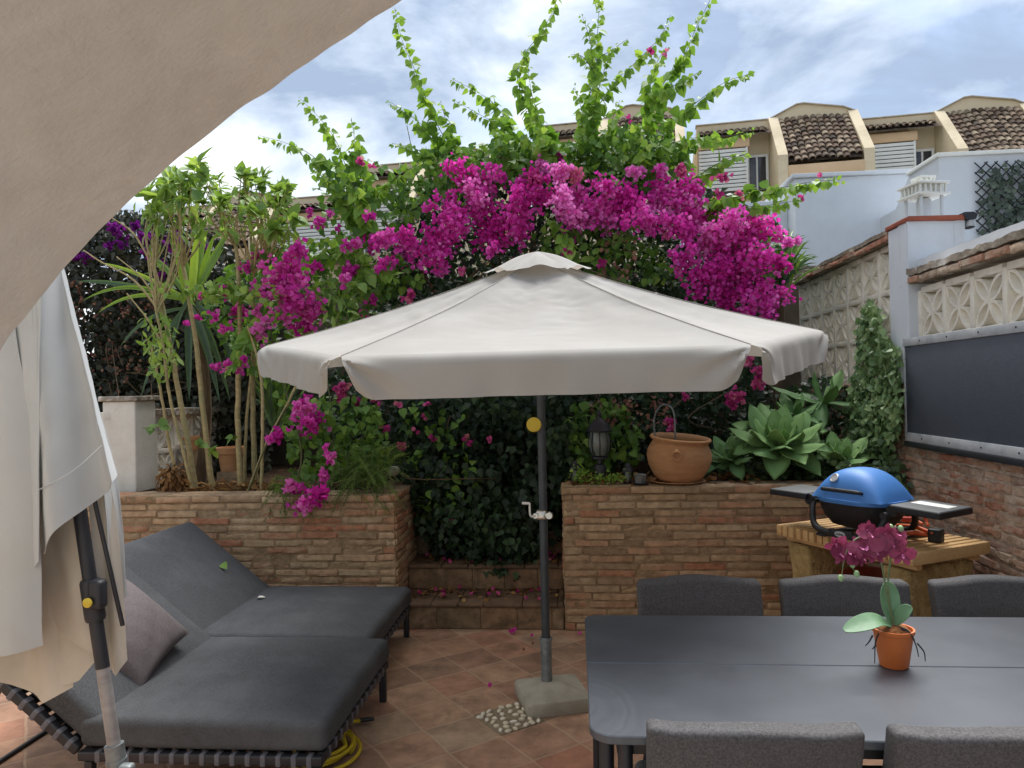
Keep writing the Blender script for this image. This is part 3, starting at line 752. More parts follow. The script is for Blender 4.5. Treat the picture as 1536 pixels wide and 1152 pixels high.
# ------------------------------------------------------------------ white neighbouring building
wb = thing('white_building', 'plain white building with a stepped corner behind the pierced wall', 'building', (4, 9, 0))
a, c = P(1192, 268, Y=9.0), P(1392, 262, Y=9.0)
b = MB(); b.b2((a[0], 9.0, 0), (c[0]+.4, 11.5, a[2]-.0), .01, k=1, m=2)
b.b2((a[0]-.04, 8.96, a[2]+.002), (c[0]+.4, 11.5, a[2]+.05), .008)
z2 = P(1150, 330, Y=9.3)
b.b2((z2[0]-.6, 9.3, 0), (a[0]-.002, 11.0, P(1185, 300, Y=9.3)[2]), .01)
b.build('low_wall', MT['white_wall'], wb)
tl = P(1408, 236, Y=7.6)
b = MB(); x0 = tl[0]
b.prism([[x0, 7.6, 0], [x0, 7.6, tl[2]], [x0, 8.25, tl[2]], [x0, 8.6, tl[2]-.28], [x0, 10.0, tl[2]-.28], [x0, 10.0, 0]][::-1], (4.5, 0, 0))
b.build('tall_wall', MT['white_wall'], wb, sharp=20)
b = MB(); b.b2((x0-.03, 7.57, tl[2]+.002), (x0+4.5, 8.25, tl[2]+.04), .006); b.build('ledge', MT['white_paint'], wb)
# trellis with ivy on the tall wall
tt = thing('ivy_trellis', 'dark diamond trellis with dusty ivy on the tall white wall', 'trellis', (P(1500, 300, Y=7.56)[0], 7.55, 2.4))
x1 = P(1463, 240, Y=7.55)[0]; z1 = P(1463, 240, Y=7.55)[2]-.02; z0 = 2.0; x2 = x1+2.2
MT['trellis'] = mat('trellis', rgb((40, 46, 46)), rgb((30, 34, 34)), scale=10, rough=.7)
b = MB(); g_ = 0.095
for k in range(-30, 30):
    for sgn, yy in ((1, 7.555), (-1, 7.568)):
        u = np.linspace(0, 3.2, 2)
        xs = x1+k*g_+(np.array([0, z1-z0]) if sgn > 0 else np.array([z1-z0, 0])); zs = np.array([z0, z1])
        p0, p1 = np.array([xs[0], yy, zs[0]]), np.array([xs[1], yy, zs[1]])
        t0, t1 = 0., 1.
        dx = p1[0]-p0[0]
        ta, tb = sorted(((x1-p0[0])/dx, (x2-p0[0])/dx)); t0, t1 = max(t0, ta), min(t1, tb)
        if t1-t0 < .02: continue
        b.tube([p0+(p1-p0)*t0, p0+(p1-p0)*t1], .007, 4)
b.build('lattice', MT['trellis'], tt, sharp=30)
MT['ivy_dusty'] = mat('ivy_dusty', None, (.7, .7, .7, 1), rough=.6, tint=[rgb((58, 70, 58)), rgb((78, 92, 76)), rgb((104, 116, 98))], transl=.2)
n = 3200
pp = np.c_[rng.uniform(x1+.06, x2, n), rng.uniform(7.50, 7.56, n), rng.uniform(z0, z1-.02, n)]
k = vnoise(pp, 31, 5)+.25*rng.normal(size=n)+np.clip((pp[:, 0]-x1)*1.5, -.4, .4); pp = pp[k > 0.1]
n = len(pp)
b = MB(); scatter(*LEAF_S, pp, nrm(rng.normal(size=(n, 3))*[.8, .2, .6]+[0, -.1, -.4]), nrm(rng.normal(size=(n, 3))*.4+[0, -1, .3]), rng.uniform(.05, .09, n), rng.uniform(0, 1, n), b)
b.build('ivy', MT['ivy_dusty'], tt, sharp=0)

# chimney with a little arcaded cap, standing on a shed roof
ch = thing('chimney', 'white ornamental chimney with an arcaded cap above the short white wall', 'chimney', (3.15, 6.5, 3.0))
c0 = P(1386, 325, Y=6.5); ctop = P(1386, 266, Y=6.5)[2]; w_ = .115; cx_ = c0[0]; cy_ = 6.5
rz_ = rotz(R(12))
def cb(mb, a, c, r=.004):
    a = np.array(a, float); c = np.array(c, float); mid = (a+c)/2
    mb.box(np.array([cx_, cy_, 0])+rz_ @ np.array([mid[0], mid[1], 0])+[0, 0, mid[2]], c-a, r, rot=rz_)
zt_ = ctop
b = MB(); cb(b, (-w_+.01, -w_+.01, 2.6), (w_-.01, w_-.01, zt_-.42)); cb(b, (-.05, -.05, zt_-.419), (.05, .05, zt_-.179), .03)
for sx_ in (-1, 1):
    for sy_ in (-1, 1): cb(b, (sx_*(w_-.02)-.011, sy_*(w_-.02)-.011, zt_-.419), (sx_*(w_-.02)+.011, sy_*(w_-.02)+.011, zt_-.179), .003)
b.build('shaft', MT['white_wall'], ch)
b = MB(); cb(b, (-w_-.03, -w_-.03, zt_-.178), (w_+.03, w_+.03, zt_-.16)); cb(b, (-w_-.03, -w_-.03, zt_-.085), (w_+.03, w_+.03, zt_-.065))
cb(b, (-w_*.6, -w_*.6, zt_-.02), (w_*.6, w_*.6, zt_)); b.build('slabs', MT['white_paint'], ch)
def cpart(*a):
    b = MB(); cb(b, *a); b.build('baluster', MT['white_paint'], ch)
for i in range(6):
    q = -w_+i*(2*w_/5)
    for s in (-1, 1):
        cpart((q-.008, s*w_-.01, zt_-.159), (q+.008, s*w_+.01, zt_-.086), .002)
        if 0 < i < 5: cpart((s*w_-.01, q-.008, zt_-.159), (s*w_+.01, q+.008, zt_-.086), .002)
for i in range(4):
    q = -w_*.5+i*w_/3
    for s in (-1, 1):
        cpart((q-.007, s*w_*.5-.008, zt_-.064), (q+.007, s*w_*.5+.008, zt_-.021), .002)
sh_ = thing('shed', 'low white outbuilding under the ornamental chimney', 'outbuilding', (3.6, 6.8, 0))
b = MB(); b.b2((2.95, 6.2, 0), (4.8, 7.4, 2.72), .01); b.build('walls', MT['white_wall'], sh_)
b = MB(); b.b2((2.92, 6.17, 2.722), (4.8, 7.4, 2.76), .006); b.build('roof', MT['white_wall'], sh_)

# ------------------------------------------------------------------ cream terraced houses
def tiles(mb, o, e, down, width, length, pitch=.165, rowl=.26, topfn=None):
    o, e, down = (np.array(v, float) for v in (o, e, down)); down = nrm(down); nv = nrm(np.cross(down, e))
    if nv[2] < 0: nv = -nv
    nc = int(width/pitch); rows = int(length/rowl)
    ang = np.linspace(0, PI, 6)
    for i in range(nc):
        u = (i+.5)*pitch
        l0 = topfn(u) if topfn else 0.0
        for j in range(rows+1):
            s0, s1 = l0+j*rowl, l0+j*rowl+rowl*1.25
            if s1 > length+rowl*.4: break
            r0_, r1_ = pitch*.44, pitch*.52
            jt = rng.normal(size=2)*.006
            G = []
            for s, rr, lift in ((s0, r0_, .0), (s1, r1_, .03)):
                c = o+e*(u+jt[0])+down*s+nv*(lift+jt[1]*.5)
                G.append(c+np.cos(ang)[:, None]*rr*e+np.sin(ang)[:, None]*rr*.9*nv)
            G = np.array(G); t = rng.uniform()
            mb.grid(G, t)
            # thick front lip
            lip = np.stack([G[1], o+e*(u+jt[0])+down*s1+np.cos(ang)[:, None]*rr*.72*e+np.sin(ang)[:, None]*rr*.6*nv+nv*.03]); mb.grid(lip, t)
        # channel under
    b0 = o-nv*.01; mb.add([b0, b0+e*width, b0+e*width+down*length, b0+down*length], np.array([[0, 1, 2, 3]]), .02)

HY = 15.0
k_ = HY/F
def zz(y, yr=571): return 1.68+(yr-y)*k_
MT['cap_stone'] = mat('cap_stone', rgb((196, 184, 160)), rgb((170, 158, 138)), scale=3, rough=.9, c3=rgb((130, 120, 106)), c3scale=2)
def terrace(px, dz, lab, bays=(-1,), rot=-7, yoff=0.0):
    """one terraced unit: local x along facade, front at y=0, hump centred on x=0"""
    c = P(px, 200, Y=HY+yoff)
    t = thing('terraced_house', lab, 'house', (c[0], HY+yoff, 0), R(rot), local=True, group='cream terraced houses behind the garden')
    H = lambda z: z+dz
    b = MB(); b.b2((-2.25, 0, -2), (.72, 5, H(7.02)), .01)
    for s in bays:
        if s > 0: b.b2((.722, 0, -2), (3.2, 5, H(7.02)), .01)
    b.b2((-.66, -1.10, -2), (.66, -.002, H(5.66)), .008)
    b.build('wall', MT['cream'], t, sharp=20)
    b = MB(); b.b2((-2.27, -.03, H(7.022)), (-.85, .2, H(7.045)), .004)
    b.build('parapet_cap', MT['cap_stone'], t)
    for s in bays:
        if s > 0: b = MB(); b.b2((.85, -.03, H(7.022)), (3.2, .2, H(7.045)), .004); b.build('parapet_cap', MT['cap_stone'], t)
    # gable wall behind the tiled slope
    g = [(-.83, 6.6), (-.83, 7.02), (-.30, 7.27), (-.16, 7.28), (.58, 7.14), (.83, 7.02), (.83, 6.6)]
    b = MB(); b.prism([[x, .02, H(z)] for x, z in g], (0, .28, 0)); b.build('gable', MT['cream'], t, sharp=20)
    b = MB()
    for i in range(1, 5):
        (xa, za), (xb, zb_) = g[i], g[i+1]
        b.prism([[xa, -.03, H(za)+.002], [xb, -.03, H(zb_)+.002], [xb, -.03, H(zb_)+.022], [xa, -.03, H(za)+.022]], (0, .36, 0))
    b.build('gable_cap', MT['cap_stone'], t, sharp=20)
    for x0_ in (-.84, .66):
        b = MB(); b.prism([[x0_, .3, H(7.06)], [x0_, -.02, H(7.06)], [x0_, -1.14, H(5.95)], [x0_, -1.14, H(4.8)], [x0_, .3, H(4.8)]], (.18, 0, 0)); b.build('side_parapet', MT['cream'], t, sharp=20)
    b = MB()
    tiles(b, (-.66, -.02, H(6.94)), (1, 0, 0), (0, -1.14, -1.16), 1.32, 1.58, pitch=.12, rowl=.17, topfn=lambda u: -.20+abs(u-.58)*.22)
    b.build('tiled_roof', MT['roof_tile'], t, sharp=50)
    b = MB(); b.b2((-.66, -1.16, H(5.54)), (.66, -1.09, H(5.74)), .006); b.build('fascia', MT['cream_dark'], t)
    for s in bays:
        x0_, x1_ = (-2.24, -.85) if s < 0 else (.85, 3.0)
        b = MB(); tiles(b, (x0_, -.02, H(6.84)), (1, 0, 0), (0, -.42, -.20), x1_-x0_, .48, pitch=.12, rowl=.17); b.build('tiled_eave', MT['roof_tile'], t, sharp=50)
        b = MB(); b.b2((x0_, -.34, H(6.42)), (x1_-.40, -.002, H(6.60)), .006); b.build('lintel', MT['cream_dark'], t)
        b = MB(); xa, xb = x0_, x1_-.46
        for q in range(11):
            za = H(5.55)+q*.078
            b.b2((xa, -.34, za), (xb, -.32, za+.062), .004)
            b.b2((xb-.001, -.32, za), (xb+.02, -.03, za+.062), .004)
        b.b2((xb-.012, -.345, H(5.53)), (xb+.022, -.30, H(6.41)), .004)
        b.build('louvre_screen', MT['white_paint'], t)
        b = MB(); b.b2((xa+.05, -.28, H(5.5)), (xb-.05, -.01, H(6.40)), .004); b.build('screened_recess', MT['dark_glass'], t)
        f = MB(); xa, xb = x1_-.42, x1_-.01
        for a_, c_ in (((xa, -.05, H(5.5)), (xa+.04, -.002, H(6.32))), ((xb-.05, -.05, H(5.5)), (xb, -.002, H(6.32))), ((xa+.05, -.049, H(6.27)), (xb-.05, -.002, H(6.32))), (((xa+xb)/2-.035, -.049, H(5.5)), ((xa+xb)/2, -.002, H(6.27)))):
            f.b2(a_, c_, .003)
        fo = f.build('window', MT['white_paint'], t)
        g2 = MB(); g2.b2((xa+.04, -.03, H(5.5)), (xb-.04, -.004, H(6.28)), .002); g2.build('pane', MT['dark_glass'], fo)
    return t
terrace(1472, -.04, 'cream terraced house with a brown tiled hump at the right edge')
terrace(1219, .0, 'cream terraced house with a full brown tiled hump above the white building')
terrace(962, .15, 'cream terraced house whose tiled hump peeps out behind the upright vine shoots')
terrace(690, -.42, 'cream terraced house mostly hidden behind the left of the vine shoots', yoff=.3)
terrace(372, -1.02, 'lower cream terraced house above the leafy shrub at left', bays=(-1, 1), yoff=.8)
# ------------------------------------------------------------------ furniture materials
MT['charcoal'] = mat('charcoal_fabric', rgb((83, 84, 86)), rgb((64, 65, 67)), scale=140, detail=3, rough=0.95, bump=0.5, bscale=420, bdist=0.002, spec=0.2, c3=rgb((94, 96, 98)), c3scale=1.6, c3fac=(0.45, 0.8))
MT['chair_fabric'] = mat('chair_fabric', rgb((98, 96, 96)), rgb((72, 71, 71)), scale=170, detail=3, rough=0.95, bump=0.6, bscale=380, bdist=0.002, spec=0.2, c3=rgb((86, 84, 83)), c3scale=5)
MT['black_metal'] = mat('black_metal', rgb((40, 41, 45)), rgb((33, 34, 38)), scale=30, rough=0.5)
MT['strap'] = mat('strap', rgb((104, 104, 110)), rgb((92, 92, 98)), scale=40, rough=0.7)
MT['mauve'] = mat('mauve_fabric', rgb((112, 104, 104)), rgb((100, 92, 93)), scale=90, rough=0.9, bump=0.3, bscale=240, bdist=0.002, spec=0.2)
MT['canopy'] = mat('canopy_fabric', rgb((186, 183, 177)), rgb((178, 174, 167)), scale=3, rough=0.85, bump=0.35, bscale=420, bdist=0.001, spec=0.2, transl=0.36, c3=rgb((176, 169, 160)), c3scale=1.7, c3fac=(0.55, 0.85), tcol=(1, .93, .84, 1))
MT['canopy_grey'] = mat('parasol_outer', rgb((196, 198, 196)), rgb((188, 190, 188)), scale=3, rough=0.85, bump=0.3, bscale=420, bdist=0.001, spec=0.2, transl=0.15, c3=rgb((188, 190, 188)), c3scale=1.9, c3fac=(0.55, 0.85))
MT['canopy_cream'] = mat('parasol_inner', rgb((212, 204, 190)), rgb((200, 192, 176)), scale=4, rough=0.85, bump=0.3, bscale=420, bdist=0.001, spec=0.2, transl=0.2)
MT['dark_pole'] = mat('dark_pole', rgb((70, 76, 80)), rgb((60, 65, 69)), scale=15, rough=0.45, metallic=.2)
MT['galv'] = mat('galvanised', rgb((140, 146, 146)), rgb((108, 114, 115)), scale=22, rough=0.5, metallic=.5, bump=.2, bscale=50, c3=rgb((90, 90, 88)), c3scale=9)
MT['concrete'] = mat('concrete', rgb((172, 166, 150)), rgb((156, 150, 134)), scale=7, rough=0.9, bump=0.4, bscale=90, bdist=0.003, spec=0.2, c3=rgb((138, 132, 116)), c3scale=4, c3fac=(.5, .75))
MT['chrome'] = mat('chrome', rgb((210, 210, 205)), rough=0.25, metallic=.9)
MT['yellow'] = mat('yellow', rgb((214, 190, 66)), rgb((204, 178, 56)), rough=.6)
MT['wood'] = mat('teak', rgb((216, 180, 128)), rgb((200, 160, 108)), scale=9, detail=8, rough=0.6, bump=0.2, bscale=60, bdist=0.002, stretch=(1, 8, 8), spec=.3, c3=rgb((182, 138, 86)), c3scale=5)
MT['sandstone'] = mat('sandstone', rgb((190, 168, 118)), rgb((156, 134, 90)), scale=16, detail=9, rough=1.0, bump=1.0, bscale=55, bdist=0.012, spec=.1, c3=rgb((116, 92, 52)), c3scale=22, c3fac=(.56, .7))

# ------------------------------------------------------------------ open parasol
BX, BY = -0.183, 3.905
um = thing('parasol', 'open grey-white hexagonal parasol on a dark pole, shading the middle of the patio', 'parasol', (BX, BY, 0))
BR_ = rotz(R(17))
b = MB()
# concrete foot: rounded square slab with a pyramidal top
def slabring(h, z, rr, n=6):
    o = []
    for cx, cy, a0 in ((1, 1, 0), (-1, 1, 90), (-1, -1, 180), (1, -1, 270)):
        for a in np.linspace(a0, a0+90, n): o.append([cx*(h-rr)+rr*math.cos(R(a)), cy*(h-rr)+rr*math.sin(R(a)), z])
    return np.array(o)
G = np.stack([slabring(.172, 0.0, .03), slabring(.176, .008, .03), slabring(.176, .062, .03), slabring(.170, .072, .03), slabring(.06, .112, .03), slabring(.045, .114, .03)])
G = G @ BR_.T + np.array([BX+.03, BY-.005, 0])
b.grid(G, closed_v=True); nb_ = G.shape[1]; b.F.append((np.arange(nb_)[::-1])[None, :]); b.F.append((np.arange(nb_)+5*nb_)[None, :])
b.build('foot', MT['concrete'], um, sharp=35)
b = MB(); b.lathe([(.030, .112), (.030, .335), (.026, .345), (.026, .112)], (BX, BY, 0), 20, cap=False); b.lathe([(.034, .325), (.034, .342), (.030, .343), (.030, .325)], (BX, BY, 0), 20, cap=False); b.build('socket', MT['galv'], um)
b = MB(); b.lathe([(.0225, .115), (.0225, 2.30)], (BX, BY, 0), 18); b.build('pole', MT['dark_pole'], um)
b = MB(); b.lathe([(.0, 0), (.034, 0), (.040, .006), (.036, .014), (0, .015)], (0, 0, 0), 20, cap=False)
p = P(801, 637, Y=BY-.03); b.xf(rotx(PI/2), p); b.build('round_tag', MT['yellow'], um)
b = MB(); pc = P(812, 772, Y=BY-.03)
b.box(pc, (.055, .05, .05), .012, 2, 1); 
b.lathe([(0, 0), (.017, 0), (.021, .008), (.017, .02), (0, .02)], pc+[.042, -.02, 0], 14, rot=rotx(PI/2)); b.lathe([(0, 0), (.014, 0), (.017, .008), (.014, .02), (0, .02)], pc+[-.03, -.02, 0], 14, rot=rotx(PI/2))
b.build('crank_housing', MT['chrome'], um)
b = MB(); b.tube(catmull([pc+[-.03, -.04, 0], pc+[-.055, -.05, .005], pc+[-.058, -.05, .07]], 5), .0055, 8); b.tube([pc+[-.058, -.05, .068], pc+[-.098, -.05, .07]], .007, 8); b.build('crank_handle', MT['white_paint'], um)

# canopy, built round the hub and tipped a little towards the house
RR, ZR, ZA = 1.482, 1.950, 2.375
tipc = np.array([BX, BY, ZR]); TIP = rotx(R(6.0))
def C(q): return (np.asarray(q, float)) @ TIP.T + tipc
cor = np.array([[RR*math.cos(R(a)), RR*math.sin(R(a)), 0] for a in np.arange(0, 360, 60)+3.4])
apex = np.array([0, 0, ZA-ZR])
can = MB(); val = MB(); ribs = []
nu, nv = 56, 70
for k in range(6):
    A, B_ = cor[k], cor[(k+1) % 6]
    U, V = np.meshgrid(np.linspace(0, 1, nu), np.linspace(0.02, 1, nv), indexing='ij')
    rim = A[None, None]*(1-U[..., None])+B_[None, None]*U[..., None]
    G = apex*(1-V[..., None])+rim*V[..., None]
    ut = 1-(2*U-1)**2
    G[..., 2] -= 0.062*ut*np.sin(PI*V**1.2)*0.9+0.028*np.sin(PI*V)
    mid = (A+B_)/2; inw = -mid/np.linalg.norm(mid)
    G += (0.02*ut*V**3)[..., None]*inw
    wr = 0.0085*vnoise(np.stack([U*4+k*7, V*30, 0*U], -1), 40+k)*ut**.5*(1-.85*V)*np.clip(V*4, 0, 1)+0.004*vnoise(np.stack([U*9+k*5, V*5, 0*U], -1), 60+k)*V*(1-V)*3
    fold = 0.012*np.exp(-((U-.08)/.06)**2)*np.sin(V*21)*V**2+0.012*np.exp(-((U-.92)/.06)**2)*np.sin(V*19+1)*V**2
    rg = 1-np.abs(vnoise(np.stack([U*3.2+k*3, V*20+.8*U, 0*U], -1), 80+k)); cre = np.clip((rg-.70)/.30, 0, 1)**2*.0075*ut**.5*(1-V)*np.clip(V*5, 0, 1)
    drape = .005*np.sin(U*PI*6+k)*ut*V*(1-V)*3
    G[..., 2] += wr*np.sqrt(np.clip(1-V, 0, 1))*1.3+fold*(1-V)*2.2-cre+drape
    can.grid(C(G))
    # valance: hangs from the hem, corners cut round
    n2 = 90; m2 = 18
    u = np.linspace(0, 1, n2); v = np.linspace(0, 1, m2)
    Uv, Vv = np.meshgrid(u, v, indexing='ij')
    side = RR
    cut = (0.030*(1-np.sqrt(np.clip(1-Vv**2, 0, 1)))+0.040*np.sin(np.clip(Vv*.75, 0, 1)*PI*.62))/side
    e = cut+(1-2*cut)*Uv
    rimp = A[None, None]*(1-e[..., None])+B_[None, None]*e[..., None]
    edge = (1-(2*e-1)**2)
    rimp = rimp+(0.02*edge)[..., None]*inw
    curl = np.exp(-(np.minimum(Uv, 1-Uv)/.07)**2)
    out = -inw
    # profile: leaves the panel at its own slope, rolls over the hem and hangs
    Lh = 0.180-0.03*np.clip((np.abs(2*Uv-1)-.90)/.10, 0, 1)**2
    sfine = np.linspace(0, 1, 200); kk = np.clip(sfine*.18/.07, 0, 1); th_ = R(20)+(R(84)-R(20))*kk*kk*(3-2*kk)
    ox = np.r_[0, np.cumsum(np.cos(th_[:-1]))]/200; oz = np.r_[0, np.cumsum(np.sin(th_[:-1]))]/200
    OX, OZ = np.interp(Vv, sfine, ox)*Lh, np.interp(Vv, sfine, oz)*Lh
    hang = np.clip((Vv-.25)/.75, 0, 1)
    W = rimp+out*((OX+0.008*np.sin(Uv*17+k)*hang+0.005*np.sin(Uv*43+2*k)*hang+0.014*curl*np.sin(Vv*PI*.9))[..., None])
    for cs_, ee in ((0, e), (1, 1-e)):
        rr_ = np.sqrt((ee*RR)**2+OZ**2); an = np.arctan2(OZ, ee*RR+1e-6)
        W = W+out*(.016*np.sin(an*11+k+cs_)*np.exp(-(rr_/.24)**2)*np.clip(rr_/.05, 0, 1)*np.sin(np.clip(an, 0, PI/2)*2))[..., None]
    W[..., 2] -= OZ
    val.grid(C(W))
o = can.build('canopy', MT['canopy'], um, sharp=28)
vo = val.build('valance', MT['canopy'], o, sharp=60)
# piped seams along the ribs, ribs and struts below
sm = MB(); 
for k in range(6):
    q = C(np.array([apex*(1-t)+cor[k]*t+np.array([0, 0, -.028*math.sin(PI*t)+.002]) for t in np.linspace(.02, 1, 14)]))
    sm.tube(q, .0016, 5)
sm.build('seam', MT['canopy'], o)
for k in range(6):
    b = MB(); q = C(np.array([apex*(1-t)+cor[k]*t+np.array([0, 0, -.028*math.sin(PI*t)-.018]) for t in np.linspace(.03, .985, 10)])); b.tube(q, .008, 6); b.build('rib', MT['dark_pole'], um)
    b = MB(); b.tube([np.array([BX, BY, 1.90])+.03*cor[k]/RR, C(apex*.5+cor[k]*.5+[0, 0, -.045])], .007, 6); b.build('strut', MT['dark_pole'], um)
b = MB(); b.lathe([(.024, 1.86), (.042, 1.87), (.042, 1.93), (.024, 1.94)], (BX, BY, 0), 14, cap=False); b.build('runner', MT['dark_pole'], um)
# vent cap
b = MB()
for k in range(6):
    a, c = cor[k]/RR*.29, cor[(k+1) % 6]/RR*.29
    U, V = np.meshgrid(np.linspace(0, 1, 18), np.linspace(.03, 1, 9), indexing='ij')
    rim = a*(1-U[..., None])+c*U[..., None]
    G = (apex+[0, 0, .035])*(1-V[..., None])+(rim+apex*(1-.29/RR)+[0, 0, .012])*V[..., None]
    ut = np.sin(PI*U)
    G[..., 2] += .018*np.sin(PI*V)*ut + V**2*(.020*np.abs(np.sin(U*PI*1.5+.4*k))*ut+.008*np.sin(U*9+k))
    b.grid(C(G))
b.build('vent_cap', MT['canopy'], o, sharp=60)

# ------------------------------------------------------------------ loungers
def puff(size, r, top=0.02, k=4, m=14, seed=0, wob=.004):
    V, Fq = rbox(size, r, k, m); V = V.copy(); h = np.array(size)/2
    e = (1-np.clip(np.abs(V[:, 0])/h[0], 0, 1)**4)*(1-np.clip(np.abs(V[:, 1])/h[1], 0, 1)**4)
    V[:, 2] += np.sign(V[:, 2])*top*e*(V[:, 2] > 0)
    V += wob*np.stack([vnoise(V, seed, 6), vnoise(V, seed+1, 6), vnoise(V, seed+2, 6)], -1)
    return V, Fq

def lounger(label, loc):
    t = thing('sun_lounger', label, 'lounger', loc, 0, group='charcoal sun loungers side by side', local=True)
    W2 = .505
    b = MB()
    for s in (-1, 1): b.b2((-.02, s*W2-.02, .178), (1.02, s*W2+.02, .218), .008, k=2)
    b.b2((.98, -W2+.021, .178), (1.02, W2-.021, .218), .008, k=2); b.b2((-.02, -W2+.021, .178), (.02, W2-.021, .218), .008, k=2)
    b.build('seat_frame', MT['black_metal'], t)
    # woven deck and wrapped straps
    b = MB()
    for i in range(15):
        x = .05+i*.064; b.b2((x, -W2+.03, .205), (x+.05, W2-.03, .209), .0015)
    b.build('webbing', MT['black_metal'], t)
    def strap(a, c, f=None):
        b = MB()
        if f: f(b, a, c)
        else: b.b2(a, c, .004)
        b.build('strap', MT['strap'], t)
    for i in range(15):
        x = .058+i*.064
        for s in (-1, 1): strap((x, s*W2-.0225, .1755), (x+.022, s*W2+.0225, .2205))
    for i in range(12):
        y = -.44+i*.076; strap((.9775, y, .1755), (1.0225, y+.022, .2205))
    for x in (.985, .02):
        for s in (-1, 1):
            b = MB(); b.b2((x-.018+.005, s*W2-.018, 0), (x+.018+.005, s*W2+.018, .177), .006, k=2); b.build('leg', MT['black_metal'], t)
    A_ = roty(R(39)); hp = np.array([0, 0, .198])       # raised back
    b = MB()
    def bb(a, c, r=.008):
        a, c = np.array(a, float), np.array(c, float); b.box((A_ @ ((a+c)/2))+hp, c-a, r, 2, rot=A_)
    for s in (-1, 1): bb((-.86, s*W2-.02, -.02), (-.03, s*W2+.02, .02))
    bb((-.86, -W2+.021, -.02), (-.82, W2-.021, .02))
    b.build('back_frame', MT['black_metal'], t)
    b = MB()
    for i in range(12):
        x = -.80+i*.064; bb((x, -W2+.03, .006), (x+.05, W2-.03, .010), .0015)
    b.build('back_webbing', MT['black_metal'], t)
    def angled(b, a, c):
        a, c = np.array(a, float), np.array(c, float); b.box((A_ @ ((a+c)/2))+hp, c-a, .004, 2, rot=A_)
    for i in range(12):
        x = -.79+i*.064
        for s in (-1, 1): strap((x, s*W2-.0225, -.0225), (x+.022, s*W2+.0225, .0225), angled)
    V, Fq = puff((1.06, 1.02, .125), .035, .018, seed=5)
    b = MB(); b.add(V+[.50, 0, .285], Fq); b.build('seat_cushion', MT['charcoal'], t, sharp=0)
    V, Fq = puff((.80, .99, .125), .035, .02, seed=9)
    b = MB(); b.add((V+[-.40, 0, .085]) @ A_.T+hp, Fq); b.build('back_cushion', MT['charcoal'], t, sharp=0)
    b = MB()
    for s in (-1, 1): b.tube([A_ @ np.array([-.5, s*.44, -.02])+hp, np.array([-.62, s*.44, .0])], .011, 8)
    b.tube([np.array([-.62, -.44, .011]), np.array([-.62, .44, .011])], .011, 8)
    b.build('back_prop', MT['black_metal'], t)
    return t
lounger('near charcoal sun lounger with the mauve pillow on its raised back', (-2.06, 3.365, 0))
lounger('far charcoal sun lounger close to the brick planter with a green leaf on its back', (-2.17, 4.385, 0))

# mauve pillow leaning on the near back cushion
b = MB(); n = 22
U, V = np.meshgrid(np.linspace(-1, 1, n), np.linspace(-1, 1, n), indexing='ij')
pin = 1-.10*(1-np.abs(V)**2)*np.abs(U)**3; pin2 = 1-.10*(1-np.abs(U)**2)*np.abs(V)**3
th = .085*(np.clip((1-U**2), 0, 1)*np.clip((1-V**2), 0, 1))**.45
for s in (1, -1):
    G = np.stack([U*.23*pin, V*.23*pin2, s*th], -1)
    G[..., 2] += .012*vnoise(G, 71+s, 16)*np.clip((1-U**2)*(1-V**2)*2, 0, 1)*s
    b.grid(G if s > 0 else G[:, ::-1])
ppc = (P(185, 880, Y=3.6)*.0 + np.array([-2.155, 3.33, .555]))
PM = rotz(R(-14)) @ roty(R(50)) @ rotz(R(22))
b.xf(PM, ppc); o = b.build('pillow', MT['mauve'], None, sharp=0)
tag(o, 'mauve scatter pillow leaning on the near lounger behind the closed parasol', 'pillow')

# green leaf and pale petal lying on the loungers
MT['leaf_cut'] = mat('fallen_leaf', rgb((120, 150, 50)), rgb((96, 128, 40)), scale=30, rough=.5, transl=.2)
def lying(name, label, cat, pos, D, N, s, mt, tpl=LEAF, group=None):
    b = MB(); scatter(*tpl, np.array([pos]), np.array([D], float), np.array([N], float), np.array([s]), np.array([.5]), b)
    o = b.build(name, mt, None, sharp=0); tag(o, label, cat, group); return o
nb2 = np.array([-math.sin(R(39)), 0, math.cos(R(39))])
lying('fallen_leaf', 'curled green leaf lying on the back cushion of the far lounger', 'leaf', np.array([-2.335, 4.60, .572]), (1, -.6, -.55), nb2, .062, MT['leaf_cut'])
MT['pale_petal'] = mat('pale_petal', rgb((214, 210, 196)), rough=.7)
lying('fallen_petal', 'pale curled petal lying on the seat of the far lounger', 'petal', np.array([-2.06, 4.52, .372]), (1, .2, .1), (0, 0, 1), .05, MT['pale_petal'])

# ------------------------------------------------------------------ closed parasol at left
Y2 = 2.35
cp = thing('closed_parasol', 'folded pale grey parasol on a leaning dark pole beside the near lounger', 'parasol', (-1.545, Y2, 0))
pb_, pt_ = P(176, 1150, Y=Y2), P(118, 755, Y=Y2)
ax = pt_-pb_; ground = pb_-ax*(pb_[2]/ax[2]); topp = pb_+ax*((2.25-pb_[2])/ax[2])
lerp = lambda z: pb_+ax*((z-pb_[2])/ax[2])
b = MB(); b.tube([lerp(.76), lerp(2.2)], .0225, 18); b.build('pole', MT['lamp_black'], cp)
b = MB(); b.tube([lerp(.02), lerp(.80)], .0215, 18); 
b.build('lower_tube', mat('worn_tube', rgb((164, 162, 160)), rgb((132, 129, 128)), scale=3, rough=.5, metallic=.3, stretch=(2, 2, 5), c3=rgb((96, 92, 93)), c3scale=2.2, c3fac=(.55, .8)), cp)
b = MB(); b.tube([lerp(.92), lerp(.93), lerp(1.05), lerp(1.06)], [.030, .033, .033, .029], 18)
pk = P(145, 885, Y=Y2); b.box(pk+[.012, -.012, -.01], (.05, .05, .10), .015, 2, 1); b.build('crank_box', MT['lamp_black'], cp)
